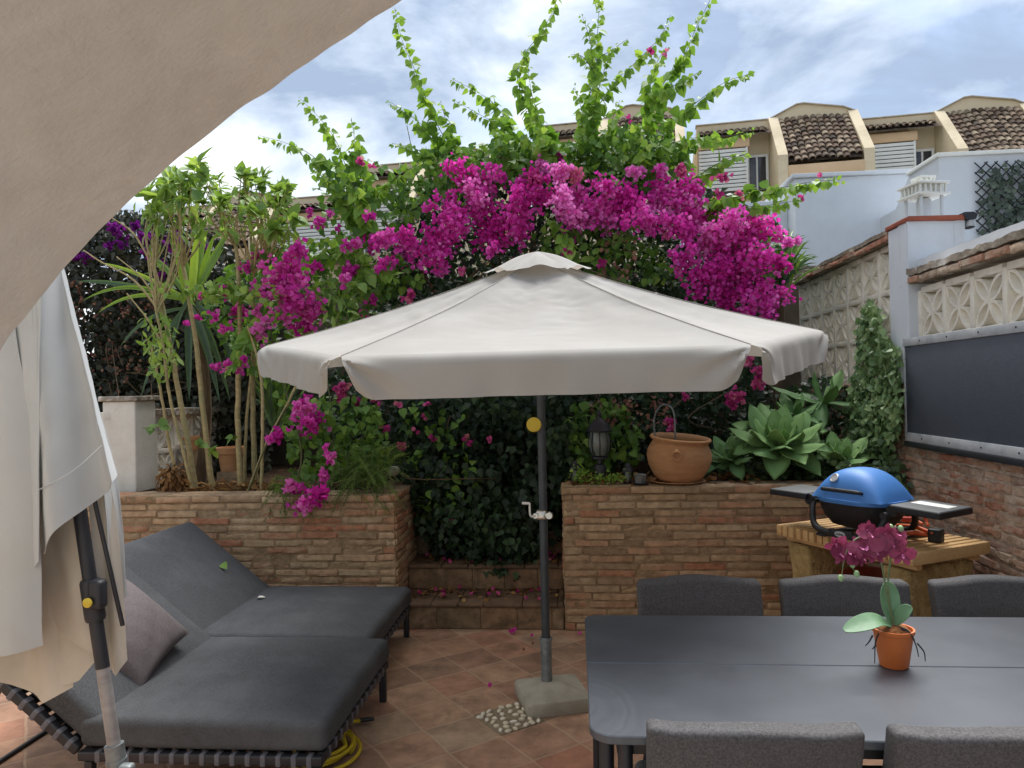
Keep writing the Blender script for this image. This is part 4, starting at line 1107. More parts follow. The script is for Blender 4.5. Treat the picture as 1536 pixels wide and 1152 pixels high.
b = MB(); b.lathe([(0, 0), (.016, 0), (.016, .006), (.011, .010), (0, .010)], pk+[0, -.045, -.03], 16, rot=rotx(PI/2)); b.build('button', MT['yellow'], cp)
b = MB(); b.tube([lerp(.44), lerp(.50)], .031, 16); b.tube([lerp(.36), lerp(.45)], .034, 16); b.box(lerp(.42)+[.045, -.02, 0], (.05, .04, .05), .012, 2, 1); b.build('clamp', MT['galv'], cp)
b = MB(); b.lathe([(.0, 0), (.26, 0), (.26, .04), (.05, .075), (.05, .16), (0, .16)], ground*[1, 1, 0], 28, cap=False); b.build('base', MT['concrete'], cp)
def sheet_px(name, left, right, Yl, Yr, mt, ripple=.02, nr=3.0, n=22, mm=30, seed=0, hem=None, th=.0025, parent=cp, ph=0.0, wav=0.0):
    """hanging cloth between two side curves given at real depths"""
    l = catmull([P(*q[:2], Y=Yl+(q[2] if len(q) > 2 else 0)) for q in left], 10); r = catmull([P(*q[:2], Y=Yr+(q[2] if len(q) > 2 else 0)) for q in right], 10)
    def res(c):
        s = np.r_[0, np.cumsum(np.linalg.norm(np.diff(c, axis=0), axis=1))]; s /= s[-1]
        return np.stack([np.interp(np.linspace(0, 1, mm), s, c[:, i]) for i in range(3)], -1)
    l, r = res(l), res(r)
    U, T_ = np.meshgrid(np.linspace(0, 1, n), np.linspace(0, 1, mm), indexing='ij')
    G = l[None]*(1-U[..., None])+r[None]*U[..., None]
    G[..., 1] += ripple*np.sin(U*PI*nr+ph)*(0.25+.75*T_)+.006*vnoise(np.stack([U*2, T_*3, 0*U], -1), seed, 3)
    if hem is not None:
        hz = np.interp(U[:, 0], np.linspace(0, 1, len(hem)), hem)
        G[..., 2] += hz[:, None]*T_**3
    G[..., 2] += wav*np.sin(U*PI*nr*2)*T_**6
    b = MB(); b.sheet(G, th)
    return b.build(name, mt, parent, sharp=70)
MC, MG = MT['canopy_cream'], MT['canopy_grey']
# inner cream layers
sheet_px('inner_fold', [(-150, 420), (-130, 700), (-90, 930)], [(60, 420), (85, 700), (110, 1030)], Y2+.10, Y2+.05, MC, .03, 4, hem=[0, -.06, -.10, -.12, -.10, 0], seed=1)
sheet_px('inner_fold', [(20, 430), (30, 700), (42, 955)], [(95, 430), (125, 760), (146, 985)], Y2+.08, Y2+.035, MC, .02, 2, hem=[0, -.08, -.13, -.10, 0], seed=2, ph=1)
sheet_px('inner_fold', [(60, 430), (62, 700), (60, 925)], [(95, 430), (122, 770), (144, 980)], Y2+.03, Y2+.010, MC, .012, 2, hem=[0, -.01, -.01, 0], seed=3)
sheet_px('inner_fold', [(70, 430), (130, 740), (150, 1000)], [(84, 430), (168, 740), (191, 985)], Y2+.05, Y2+.09, MC, .015, 2, hem=[0, -.03, -.05, -.01], seed=4)
sheet_px('inner_fold', [(-160, 420), (-200, 700), (-190, 930)], [(20, 420), (40, 700), (66, 960)], Y2+.24, Y2+.14, MC, .03, 4, hem=[0, -.05, -.1, -.03], seed=12)
sheet_px('outer_fold', [(84, 430), (150, 700), (164, 880)], [(92, 420), (172, 700), (192, 895)], Y2+.06, Y2+.12, MG, .01, 1, hem=[0, -.03, 0], seed=5)
# outer grey skin
sheet_px('outer_fold', [(-170, 400), (-190, 700), (-200, 1000)], [(15, 430), (52, 700), (65, 968)], Y2-.02, Y2-.10, MG, .055, 4, hem=[0, .0, -.01, 0], seed=6)
sheet_px('outer_fold', [(-10, 440), (18, 640), (22, 815)], [(62, 400), (62, 640), (64, 850)], Y2-.09, Y2-.13, MG, .018, 1.2, hem=[0, -.01, -.03, .02], seed=7, ph=.3)
sheet_px('outer_fold', [(42, 400), (46, 640), (55, 835)], [(92, 405), (152, 640), (171, 722)], Y2-.14, Y2-.04, MG, .042, 2.4, hem=[0, .005, .01, 0], seed=8, ph=2.2, n=30)
sheet_px('outer_fold', [(70, 405), (150, 690), (160, 730)], [(95, 400), (156, 645), (175, 712)], Y2-.02, Y2+.06, MG, .01, 1, seed=9)
# stitched hem seam on the broad outer fold
b = MB(); q = catmull([P(58, 735, Y=Y2-.150), P(110, 706, Y=Y2-.14), P(153, 668, Y=Y2-.07)], 8); b.tube(q, .0016, 5); b.build('hem_seam', MT['canopy_grey'], cp)
b = MB(); b.tube([P(140, 742, Y=Y2-.02), P(184, 938, Y=Y2+.05)], .0075, 8); b.build('rib', MT['lamp_black'], cp)
b = MB(); b.lathe([(0, 0), (.03, -.01), (.055, -.08), (.07, -.2), (.05, -.2), (0, -.02)], topp+[0, 0, .05], 14, cap=False); b.build('top_cap', MT['canopy_grey'], cp)

# ------------------------------------------------------------------ hose
MT['hose'] = mat('hose', rgb((208, 184, 40)), rgb((190, 164, 32)), scale=20, rough=.5)
MT['hose_tip'] = mat('hose_tip', rgb((32, 32, 34)), rough=.5)
hz = thing('garden_hose', 'coiled yellow garden hose under the foot of the near lounger', 'hose', (-1.08, 3.25, 0))
hc = P(482, 1128, Z=0.02)
q = []
for i in range(150):
    a = i*.21; rr = .125+.022*math.sin(a*.37)+.012*math.sin(a*1.3)
    q.append(hc+[rr*math.cos(a)*1.1+.012*math.sin(a*.21), rr*math.sin(a)*1.25, .0+.0085*(a/6.28)+.006*math.sin(a*.9)])
q += [P(515, 1100, Z=.07), P(520, 1085, Z=.06), P(540, 1081, Z=.03)]
b = MB(); b.tube(catmull(q, 3), .0085, 8); b.build('hose_pipe', MT['hose'], hz)
b = MB(); b.tube([P(540, 1081, Z=.03), P(552, 1079, Z=.028), P(561, 1078, Z=.026)], [.011, .012, .009], 10); b.build('connector', MT['hose_tip'], hz)

# ------------------------------------------------------------------ dining table and chairs
def table_mat():
    mt = mat('table_top', rgb((76, 80, 86)), rgb((67, 71, 77)), scale=5, detail=9, rough=.36, spec=.6, bump=.06, bscale=190, bdist=.001, c3=rgb((84, 88, 93)), c3scale=2.2, c3fac=(.5, .75))
    nt = mt.node_tree; L = nt.links.new
    bs = [n for n in nt.nodes if n.type == 'BSDF_PRINCIPLED'][0]
    col = bs.inputs['Base Color'].links[0].from_socket
    tc = node(nt, 'ShaderNodeTexCoord')
    # wiped arcs near the left end
    tot = None
    for cx, cy, rmax in ((-.06, .16, .40), (-.04, .76, .24)):
        sub = node(nt, 'ShaderNodeVectorMath', operation='SUBTRACT'); sub.inputs[1].default_value = (cx, cy, 0); L(tc.outputs['Object'], sub.inputs[0])
        mu = node(nt, 'ShaderNodeVectorMath', operation='MULTIPLY'); mu.inputs[1].default_value = (1.25, 1.0, 0); L(sub.outputs[0], mu.inputs[0])
        ns = node(nt, 'ShaderNodeTexNoise'); ns.inputs['Scale'].default_value = 4; L(tc.outputs['Object'], ns.inputs['Vector'])
        ln = node(nt, 'ShaderNodeVectorMath', operation='LENGTH'); L(mu.outputs[0], ln.inputs[0])
        jj = node(nt, 'ShaderNodeMath', operation='MULTIPLY_ADD'); jj.inputs[1].default_value = .16; L(ns.outputs['Fac'], jj.inputs[0]); L(ln.outputs['Value'], jj.inputs[2])
        n1 = node(nt, 'ShaderNodeTexNoise'); n1.noise_dimensions = '1D'; n1.inputs['Scale'].default_value = 24; n1.inputs['Detail'].default_value = 6; n1.inputs['Roughness'].default_value = .8; L(jj.outputs[0], n1.inputs['W'])
        m1 = node(nt, 'ShaderNodeMapRange'); m1.inputs['From Min'].default_value = .42; m1.inputs['From Max'].default_value = .7; L(n1.outputs['Fac'], m1.inputs['Value'])
        fo = node(nt, 'ShaderNodeMapRange'); fo.inputs['From Min'].default_value = rmax; fo.inputs['From Max'].default_value = rmax*.72; L(jj.outputs[0], fo.inputs['Value'])
        mm = node(nt, 'ShaderNodeMath', operation='MULTIPLY'); L(m1.outputs[0], mm.inputs[0]); L(fo.outputs[0], mm.inputs[1])
        if tot is None: tot = mm.outputs[0]
        else:
            a = node(nt, 'ShaderNodeMath', operation='MAXIMUM'); L(tot, a.inputs[0]); L(mm.outputs[0], a.inputs[1]); tot = a.outputs[0]
    k = node(nt, 'ShaderNodeMath', operation='MULTIPLY'); k.inputs[1].default_value = .20; L(tot, k.inputs[0])
    mx = node(nt, 'ShaderNodeMix', data_type='RGBA'); mx.inputs[7].default_value = rgb((120, 126, 128)); L(k.outputs[0], mx.inputs[0]); L(col, mx.inputs[6]); L(mx.outputs[2], bs.inputs['Base Color'])
    return mt
MT['table'] = table_mat()
TX, TY = .020, 1.955
tb = thing('dining_table', 'long charcoal dining table with two top panels and rounded corners', 'table', (TX, TY, 0))
TLn, TD = 2.05, 1.035
def rr_poly(x0, x1, y0, y1, rs, z):
    o = []
    for (cx, cy, a0), rr in zip(((x1, y1, 0), (x0, y1, 90), (x0, y0, 180), (x1, y0, 270)), rs):
        sx_, sy_ = (1 if cx == x1 else -1), (1 if cy == y1 else -1)
        for a in np.linspace(a0, a0+90, 8): o.append([cx-sx_*rr+rr*math.cos(R(a)), cy-sy_*rr+rr*math.sin(R(a)), z])
    return np.array(o)
def plate(x0, x1, y0, y1, rs, z0, z1, ch=.003):
    b = MB(); rs2 = [max(r_-ch, .0008) for r_ in rs]
    G = np.stack([rr_poly(x0+ch, x1-ch, y0+ch, y1-ch, rs2, z0), rr_poly(x0, x1, y0, y1, rs, z0+ch), rr_poly(x0, x1, y0, y1, rs, z1-ch), rr_poly(x0+ch, x1-ch, y0+ch, y1-ch, rs2, z1)])
    b.grid(G, closed_v=True); n = G.shape[1]; b.F.append((np.arange(n)[::-1])[None, :]); b.F.append((np.arange(n)+3*n)[None, :]); return b
mid = TY+.515
plate(TX, TX+TLn, TY, mid-.0018, (.004, .004, .07, .07), .725, .75).build('top_panel', MT['table'], tb, sharp=30)
plate(TX, TX+TLn, mid+.0018, TY+TD, (.05, .05, .004, .004), .725, .75).build('top_panel', MT['table'], tb, sharp=30)
b = MB(); x0, x1, y0, y1 = TX+.10, TX+TLn-.1, TY+.06, TY+TD-.06
b.b2((x0, y0, .672), (x1, y0+.025, .7245), .003); b.b2((x0, y1-.025, .672), (x1, y1, .7245), .003); b.b2((x0-.026, y0, .672), (x0-.001, y1, .7245), .003); b.b2((x1+.001, y0, .672), (x1+.026, y1, .7245), .003)
b.b2((x0, mid-.03, .69), (x1, mid+.03, .7245), .003); b.build('apron', MT['black_metal'], tb)
for sx_ in (0, 1):
    for sy_ in (0, 1):
        lx, ly = (TX+.075 if sx_ == 0 else TX+TLn-.075), (TY+.055 if sy_ == 0 else TY+TD-.055)
        for dx, dy in ((-.028, .05), (.022, 0.0)):
            b = MB(); s1 = 1 if sx_ == 0 else -1; s2 = 1 if sy_ == 0 else -1
            b.tube([(lx+s1*dx, ly+s2*dy, .724), (lx+s1*(dx-.012), ly+s2*(dy-.012), 0)], [.021, .017], 14); b.build('leg', MT['black_metal'], tb)

def chair(label, loc, rz=0):
    t = thing('dining_chair', label, 'chair', loc, rz, group='charcoal upholstered chairs round the table', local=True)
    V, Fq = puff((.53, .50, .085), .03, .012, 3, 8, seed=3)
    b = MB(); b.add(V+[0, .02, .43], Fq); b.build('seat', MT['chair_fabric'], t, sharp=0)
    V, Fq = rbox((.535, .082, .40), .020, 4, 14); V = V.copy()
    V[:, 1] += .04*(V[:, 0]/.27)**2-.10*(V[:, 2]/.4); V[:, 2] += (V[:, 2] > .1)*.006*np.cos(V[:, 0]*14)
    V += .003*np.stack([vnoise(V, 5, 9), vnoise(V, 6, 9), vnoise(V, 7, 9)], -1)
    b = MB(); b.add(V+[0, -.22, .62], Fq); b.build('backrest', MT['chair_fabric'], t, sharp=0)
    for sx_ in (-1, 1):
        for y, sp in ((.20, .04), (-.19, -.06)):
            b = MB(); b.tube([(sx_*.20, y, .40), (sx_*.245, y+sp, 0)], [.017, .011], 12); b.build('leg', MT['black_metal'], t)
    b = MB(); b.b2((-.21, -.2, .375), (.21, .22, .395), .004); b.build('seat_frame', MT['black_metal'], t)
    return t
# far side (facing the camera: their backs stand beyond the table), near side (backs towards us)
for x, lab in ((.528, 'leftmost charcoal chair on the far side of the table, before the brick planter'), (1.142, 'charcoal chair on the far side of the table, behind the orchid'), (1.775, 'charcoal chair on the far side of the table, nearest the brick wall')):
    chair(lab, (x, 3.05, 0), PI+R(rng.normal()*1.2))
for x, lab in ((.432, 'charcoal chair in the left foreground with its back to the camera'), (1.03, 'charcoal chair in the right foreground cut by the lower right corner')):
    chair(lab, (x, 2.13, 0), R(rng.normal()*1.2))

# ------------------------------------------------------------------ orchid in an orange pot
MT['pot_orange'] = mat('orange_pot', rgb((206, 112, 52)), rgb((196, 102, 46)), scale=9, rough=.5)
MT['orchid_leaf'] = mat('orchid_leaf', rgb((120, 158, 118)), rgb((100, 138, 98)), scale=7, rough=.5, bump=.1, bscale=60, transl=.1, c3=rgb((140, 168, 110)), c3scale=6)
MT['orchid_petal'] = mat('orchid_petal', rgb((150, 58, 92)), rgb((116, 36, 66)), scale=26, rough=.55, transl=.25, c3=rgb((178, 92, 122)), c3scale=14, c3fac=(.52, .7))
MT['orchid_lip'] = mat('orchid_lip', rgb((216, 120, 170)), rgb((190, 80, 140)), scale=30, rough=.5)
MT['stem'] = mat('orchid_stem', rgb((120, 134, 92)), rgb((98, 112, 74)), scale=20, rough=.6)
MT['bud'] = mat('bud', rgb((168, 190, 120)), rgb((140, 176, 130)), scale=20, rough=.5)
MT['root'] = mat('root', rgb((52, 50, 50)), rgb((40, 38, 38)), scale=30, rough=.7)
MT['moss'] = mat('moss', rgb((150, 96, 54)), rgb((110, 68, 36)), scale=40, rough=1, bump=1, bscale=80, bdist=.01)
OY = 2.50
oc = P(1341, 998, Z=.752); oc[2] = .752
orc = thing('orchid', 'artificial burgundy orchid in a small orange pot on the table', 'plant', tuple(oc))
b = MB(); b.lathe([(0, .001), (.042, .0), (.044, .004), (.060, .108), (.063, .110), (.064, .122), (.058, .122), (.055, .108), (0, .104)], oc, 28, cap=False); b.build('pot', MT['pot_orange'], orc, sharp=30)
b = MB(); V = sph*[.108, .108, .05]; V = V+.006*np.stack([vnoise(V, 5, 70), vnoise(V, 6, 70), vnoise(V, 7, 70)], -1); b.add(V+oc+[0, 0, .108], sf); b.build('moss', MT['moss'], orc)
Yo = oc[1]
def oleaf(pts, wid, nm=(0, -1, .3), curl=.25):
    c = catmull([P(*q[:2], Y=Yo+q[2]) for q in pts], 8); m_ = len(c); t = np.linspace(0, 1, m_)
    w = wid*np.sin(PI*np.clip(t*.94+.04, 0, 1))**.6*(1-.25*(1-t)); tg = nrm(np.gradient(c, axis=0)); sd_ = nrm(np.cross(tg, np.array(nm, float)))
    n_ = np.cross(sd_, tg)
    us = np.linspace(-1, 1, 7)
    G = c[:, None]+us[None, :, None]*(w[:, None, None])*sd_[:, None]+(curl*np.abs(us)**1.5)[None, :, None]*w[:, None, None]*n_[:, None]
    b = MB(); b.sheet(G, .003); return b.build('leaf', MT['orchid_leaf'], orc, sharp=50)
oleaf([(1340, 938, 0), (1336, 915, .01), (1333, 890, .02), (1330, 872, .02)], .035, (0, -1, .1))
oleaf([(1336, 938, -.01), (1316, 930, -.03), (1292, 936, -.06), (1266, 946, -.08)], .036, (.1, -.55, 1), .12)
oleaf([(1343, 938, 0), (1350, 925, -.01), (1358, 916, -.02), (1368, 911, -.03)], .024, (-.5, -.8, .4))
st1 = catmull([P(1341, 940, Y=Yo), P(1330, 890, Y=Yo-.01), P(1322, 845, Y=Yo-.01), P(1310, 815, Y=Yo-.02), P(1290, 806, Y=Yo-.04), P(1272, 822, Y=Yo-.06), P(1264, 850, Y=Yo-.07)], 8)
st2 = catmull([P(1341, 940, Y=Yo), P(1332, 885, Y=Yo+.02), P(1335, 845, Y=Yo+.02), P(1338, 815, Y=Yo+.01), P(1340, 800, Y=Yo)], 8)
for s in (st1, st2):
    b = MB(); b.tube(s, [.0035, .003, .0018], 7); b.build('stem', MT['stem'], orc)
b = MB()
for a, c in (((1275, 830), (1278, 848)), ((1270, 838), (1284, 860)), ((1265, 846), (1262, 866)), ((1333, 800), (1334, 792)), ((1345, 800), (1350, 795))): b.tube([P(*a, Y=Yo-.06 if a[0] < 1300 else Yo), P(*c, Y=Yo-.06 if a[0] < 1300 else Yo)], .0015, 5)
b.build('bud_stalk', MT['stem'], orc)
for q, yy in (((1279, 847), -.06), ((1285, 861), -.06), ((1261, 867), -.065), ((1336, 791), .0), ((1351, 793), .0)):
    b = MB(); b.add(sph*[.017, .017, .022]+P(*q, Y=Yo+yy), sf); b.build('bud', MT['bud'], orc)
PET = leaf_template(.46, .06, .12, prof=((0, .12), (.2, .75), (.5, 1.0), (.8, .8), (1, .15)))
SEP = leaf_template(.30, .05, .10, prof=((0, .15), (.3, .8), (.6, 1.0), (.85, .6), (1, .1)))
fl = [(1290, 822, -.055, .036), (1312, 828, -.04, .038), (1326, 800, -.03, .034), (1340, 815, -.02, .032), (1272, 828, -.06, .032), (1259, 832, -.07, .034), (1254, 815, -.06, .030), (1305, 803, -.04, .036), (1302, 820, -.05, .040), (1318, 812, -.045, .036), (1282, 835, -.06, .030), (1345, 803, -.01, .034), (1353, 832, -.02, .036), (1292, 838, -.05, .028), (1300, 795, -.03, .030), (1330, 805, -.02, .030)]
for i, (px, py, dy, s) in enumerate(fl):
    c = P(px, py, Y=Yo+dy)
    fd = nrm(np.array([rng.normal()*.35, -1, rng.normal()*.3+.1])); up = nrm(np.array([rng.normal()*.25, 0, 1])-fd*fd[2]); sd_ = np.cross(up, fd)
    b = MB()
    for ang, tp, sc in ((78, PET, 1.15), (-78, PET, 1.15), (0, SEP, 1.0), (140, SEP, .95), (-140, SEP, .95)):
        a = R(ang+rng.normal()*6); D = up*math.cos(a)+sd_*math.sin(a)+fd*.12
        scatter(*tp, np.array([c]), D[None], (fd+.1*rng.normal(size=3))[None], np.array([s*sc*1.12]), np.array([.5]), b)
    fo = b.build('flower', MT['orchid_petal'], orc, sharp=0)
    b = MB(); scatter(*SEP, np.array([c+fd*.004]), (fd*.8-up*.6)[None], (up+fd)[None], np.array([s*.45]), np.array([.5]), b); b.add(sph*.007+c+fd*.004, sf); b.build('lip', MT['orchid_lip'], fo, sharp=0)
b = MB()
for pts in ([(1352, 943, -.03), (1365, 950, -.05), (1374, 968, -.055), (1378, 985, -.055)], [(1376, 965, -.055), (1386, 978, -.06), (1388, 992, -.06)], [(1350, 941, -.02), (1362, 946, -.05), (1372, 960, -.055)],
            [(1318, 950, -.05), (1313, 965, -.055), (1312, 995, -.055)], [(1309, 953, -.05), (1304, 962, -.055), (1298, 969, -.06)], [(1314, 968, -.055), (1308, 974, -.06)]):
    b.tube(catmull([P(a_, c_, Y=Yo+d_) for a_, c_, d_ in pts], 6), [.003, .0022, .0014], 6)
b.build('root', MT['root'], orc)

# ------------------------------------------------------------------ slatted bench and barbecue
FLc, FRc, BRc = np.array([1.20, 4.56]), np.array([1.648, 3.745]), np.array([2.145, 4.05])
e1 = nrm(FRc-FLc); Lb = np.linalg.norm(FRc-FLc); e2_ = np.array([-e1[1], e1[0]]); Wb = 0.60
ang_b = math.atan2(e1[1], e1[0])
HB = .82
bn = thing('slatted_bench', 'slatted wooden bench top on two sandstone legs against the brick wall', 'bench', (FLc[0], FLc[1], 0), ang_b, local=True)
b = MB(); ns = 18; pw = Lb/ns
for i in range(ns):
    b.b2((i*pw+.006, rng.normal()*.003, HB-.062), ((i+1)*pw-.009, Wb+rng.normal()*.003, HB+rng.normal()*.0008), .004, m=3, t=rng.uniform())
b.build('slats', MT['wood'], bn)
b = MB(); b.b2((.03, .06, HB-.095), (Lb-.03, .10, HB-.0625), .003); b.b2((.03, Wb-.10, HB-.095), (Lb-.03, Wb-.06, HB-.0625), .003); b.build('battens', MT['wood'], bn)
for x in (.08, Lb-.20):
    V, Fq = rbox((.15, .46, HB-.10), .02, 3, 12); V = V.copy()
    V += .010*np.stack([vnoise(V, 31, 9), vnoise(V, 32, 9), vnoise(V, 33, 9)], -1)
    V[:, 0] *= 1-.12*(V[:, 2] < 0); V[:, 1] *= 1.0-.18*np.clip(-V[:, 2]/.36, -1, 1)*.9
    b = MB(); b.add(V+[x+.06, Wb/2, (HB-.096)/2], Fq); b.build('leg', MT['sandstone'], bn, sharp=0)
tp_ = thing('red_planter', 'dark red pot standing in the shade under the slatted bench', 'pot', (1.72, 4.40, 0))
MT['red_pot'] = mat('red_pot', rgb((150, 62, 40)), rgb((130, 52, 34)), scale=9, rough=.6)
b = MB(); b.lathe([(0, .0), (.15, 0), (.2, .5), (.215, .5), (.215, .56), (.19, .56), (.17, .5), (0, .48)], (1.72, 4.36, 0), 28, cap=False); b.build('body', MT['red_pot'], tp_, sharp=30)

MT['bbq_blue'] = mat('bbq_blue', rgb((74, 130, 198)), rgb((70, 125, 192)), scale=3, rough=.5, spec=.4)
MT['bbq_black'] = mat('bbq_black', rgb((30, 30, 33)), rgb((24, 24, 27)), scale=30, rough=.55, bump=.1, bscale=200)
MT['bbq_grey'] = mat('bbq_grey', rgb((88, 90, 90)), rgb((78, 80, 80)), scale=30, rough=.6)
MT['steel'] = mat('brushed_steel', rgb((206, 208, 210)), rough=.35, metallic=.6)
ex = np.array([e1[0], e1[1], 0]); ey = np.array([e2_[0], e2_[1], 0])
bq_o = np.array([1.575, 4.19, HB+.0005])
bq = thing('barbecue', 'portable gas barbecue with a blue domed lid and folding side shelves on the slatted bench', 'barbecue', tuple(bq_o), ang_b-R(-6), local=True)
bq.scale = (.88, .88, .92)
# lid
U, V = np.meshgrid(np.linspace(-1, 1, 33), np.linspace(-1, 1, 25), indexing='ij')
def sup(u, n): return np.sign(u)*np.abs(u)**n
ax_, ay_ = .240, .20
hgt = .180
def lid(u, v):
    x = ax_*u; 
    k = np.clip(1-np.abs(u)**2.35, 0, 1)**.72
    y = ay_*v*(1-.16*np.abs(u)**3)
    z = hgt*k*np.clip(1-np.abs(v)**3.2, 0, 1)**.55
    return np.stack([x, y, z], -1)
G = lid(U, V); b = MB(); b.grid(G+[0, 0, .235])
def ring(ax1, ay1, z, n=64, p=3.2, ins=.0):
    a = np.linspace(0, 2*PI, n, endpoint=False); c, s = np.cos(a), np.sin(a)
    x, y = sup(c, 2/p)*(ax1), sup(s, 2/p)*(ay1); y = y*(1-.16*np.abs(x/ax1)**3)
    return np.stack([x, y, np.full(n, z)], -1)
b.grid(np.stack([ring(ax_*.99, ay_*.99, .238), ring(ax_+.012, ay_+.012, .236), ring(ax_+.014, ay_+.014, .222), ring(ax_+.010, ay_+.010, .212)]), closed_v=True)
b.build('lid', MT['bbq_blue'], bq, sharp=50)
lo_ = bq.children[0]
b = MB(); hy = -ay_*.80
hp_ = [np.array([-.13, -ay_*.93, .285]), np.array([-.12, -ay_*1.08, .292]), np.array([0, -ay_*1.12, .294]), np.array([.12, -ay_*1.08, .292]), np.array([.13, -ay_*.93, .285])]
b.tube(catmull(hp_, 6), [.009, .012, .012, .009], 8); b.build('lid_handle', MT['bbq_black'], lo_)
gp = lid(np.array([-.30]), np.array([-.80]))[0]+[0, 0, .235]; 
g1 = lid(np.array([-.28]), np.array([-.80]))[0]-lid(np.array([-.32]), np.array([-.80]))[0]; g2_ = lid(np.array([-.30]), np.array([-.77]))[0]-lid(np.array([-.30]), np.array([-.83]))[0]
gn = nrm(np.cross(g1, g2_)); gn = gn if gn[2] > 0 else -gn
gx = nrm(g1); gy = np.cross(gn, gx); GM = np.stack([gx, gy, gn], -1)
b = MB(); b.lathe([(0, .002), (.026, .002), (.030, .004), (.030, .010), (.025, .012), (.023, .008), (0, .008)], (0, 0, 0), 24, cap=False); b.xf(GM, gp); b.build('thermometer', MT['steel'], lo_)
# bowl
b = MB(); b.grid(np.stack([ring(ax_+.004, ay_+.004, .216), ring(ax_, ay_, .19), ring(ax_*.92, ay_*.9, .13), ring(ax_*.72, ay_*.72, .075), ring(ax_*.40, ay_*.4, .055), ring(ax_*.05, ay_*.05, .053)]), closed_v=True); b.build('bowl', MT['bbq_black'], bq, sharp=60)
# cradle: two curved side frames meeting in a base
b = MB()
for s in (-1, 1):
    pts = [(s*.26, -.12*1, .195), (s*.25, -.15, .15), (s*.215, -.185, .07), (s*.14, -.20, .035), (0, -.205, .03)]
    b.tube(catmull(pts, 6), [.016, .02, .02, .018], 10)
    pts = [(x, -y, z) for x, y, z in pts]; b.tube(catmull(pts, 6), [.016, .02, .02, .018], 10)
    b.tube([(s*.26, -.125, .195), (s*.265, 0, .2), (s*.26, .125, .195)], .018, 10)
for s in (-1, 1): b.box((s*.15, 0, .010), (.07, .42, .02), .008, 2)
b.box((0, -.212, .036), (.16, .022, .05), .008, 2)
b.build('cradle', MT['bbq_black'], bq)
b = MB(); a = np.linspace(0, 2*PI, 28, endpoint=False); el_ = np.stack([.036*np.cos(a), 0*a, .017*np.sin(a)], -1)
b.prism(el_+[0, -.2232, .037], (0, -.004, 0)); b.build('badge', MT['steel'], bq)
# lettering on the badge
cu = bpy.data.curves.new('t', 'FONT'); cu.body = 'weber'; cu.size = .021; cu.extrude = .0006; cu.align_x = 'CENTER'; cu.align_y = 'CENTER'
to = bpy.data.objects.new('t', cu); COL.objects.link(to); dg = bpy.context.evaluated_depsgraph_get(); dg.update()
tm = bpy.data.meshes.new_from_object(to.evaluated_get(dg)); bpy.data.objects.remove(to)
lt = bpy.data.objects.new('badge_lettering', tm); COL.objects.link(lt); tm.materials.clear(); tm.materials.append(MT['bbq_black'])
lt.parent = bq.children[-1]; lt.rotation_euler = (PI/2, 0, 0); lt.location = (0, -.2283, .037)
# shelves
def shelf(s, dz, tilt):
    b = MB(); M2 = roty(R(tilt)); o_ = np.array([s*.280, 0, .232])
    b.box(o_+M2 @ np.array([s*.155, 0, 0]), (.29, .33, .022), .009, 2, 1, rot=M2); b.build('side_shelf', MT['bbq_grey'], bq)
    so_ = bq.children[-1]
    b = MB(); b.box(o_+M2 @ np.array([s*.155, -.155, -.012]), (.292, .024, .036), .006, 2, 1, rot=M2); b.box(o_+M2 @ np.array([s*.295, 0, -.012]), (.016, .33, .036), .006, 2, 1, rot=M2); b.build('shelf_rim', MT['bbq_black'], so_)
    if s > 0:
        b = MB(); b.box(o_+M2 @ np.array([s*.155, .03, .0125]), (.22, .10, .003), .001, 1, 1, rot=M2); b.build('shelf_panel', MT['white_paint'], so_)
    b = MB(); b.lathe([(0, -.14), (.035, -.14), (.035, .14), (0, .14)], (s*.285, 0, .203), 14, rot=rotx(PI/2)); b.build('shelf_hinge', MT['bbq_black'], bq)
shelf(1, 0, 1.5); shelf(-1, 0, 0)
b = MB(); b.lathe([(0, 0), (.024, 0), (.022, .02), (0, .02)], (.25, -.15, .17), 14, rot=rotx(PI/2)); b.build('gas_knob', MT['bbq_black'], bq)

# tools lying at the end of the bench
def bpt(x, y, z=0): return np.array([FLc[0], FLc[1], HB+z])+ex*x+ey*y
MT['orange'] = mat('orange_plastic', rgb((216, 96, 40)), rgb((206, 86, 36)), scale=10, rough=.5)
MT['red_plastic'] = mat('red_plastic', rgb((196, 60, 40)), rough=.5)
tg_ = thing('tongs', 'orange-handled tongs lying on the bench under the barbecue shelf', 'tongs', tuple(bpt(.62, .3)))
for (u0, v0), (u1, v1), dz in (((1346, 788), (1400, 800), .05), ((1350, 801), (1398, 804), .03)):
    b = MB(); a0 = P(u0, v0, Z=HB+dz); a1 = P(u1, v1, Z=HB+dz)
    b.tube(catmull([a0, (a0*.5+a1*.5)+[0, 0, .012], a1], 6), [.010, .013, .009], 10); b.build('handle', MT['orange'], tg_)
b = MB(); b.tube([P(1400, 800, Z=HB+.05), P(1398, 804, Z=HB+.03)], .010, 8); b.build('hinge', MT['bbq_black'], tg_)
sc_ = thing('grill_brush', 'red-handled grill brush behind the tongs on the bench', 'brush', tuple(P(1365, 785, Z=HB)))
b = MB(); b.box(P(1364, 779, Z=HB+.07), (.09, .03, .03), .01, 2, rot=rotz(ang_b+.9)); b.build('handle', MT['red_plastic'], sc_)
b = MB(); b.box(P(1386, 770, Z=HB+.10), (.045, .035, .045), .01, 2, rot=rotz(ang_b)); b.build('head', MT['red_plastic'], sc_)
b = MB(); b.tube([P(1372, 780, Z=HB+.06), P(1384, 786, Z=HB+.05)], .009, 8); b.tube([P(1386, 772, Z=HB+.09), P(1392, 788, Z=HB+.04)], .009, 8); b.build('shaft', MT['orange'], sc_)
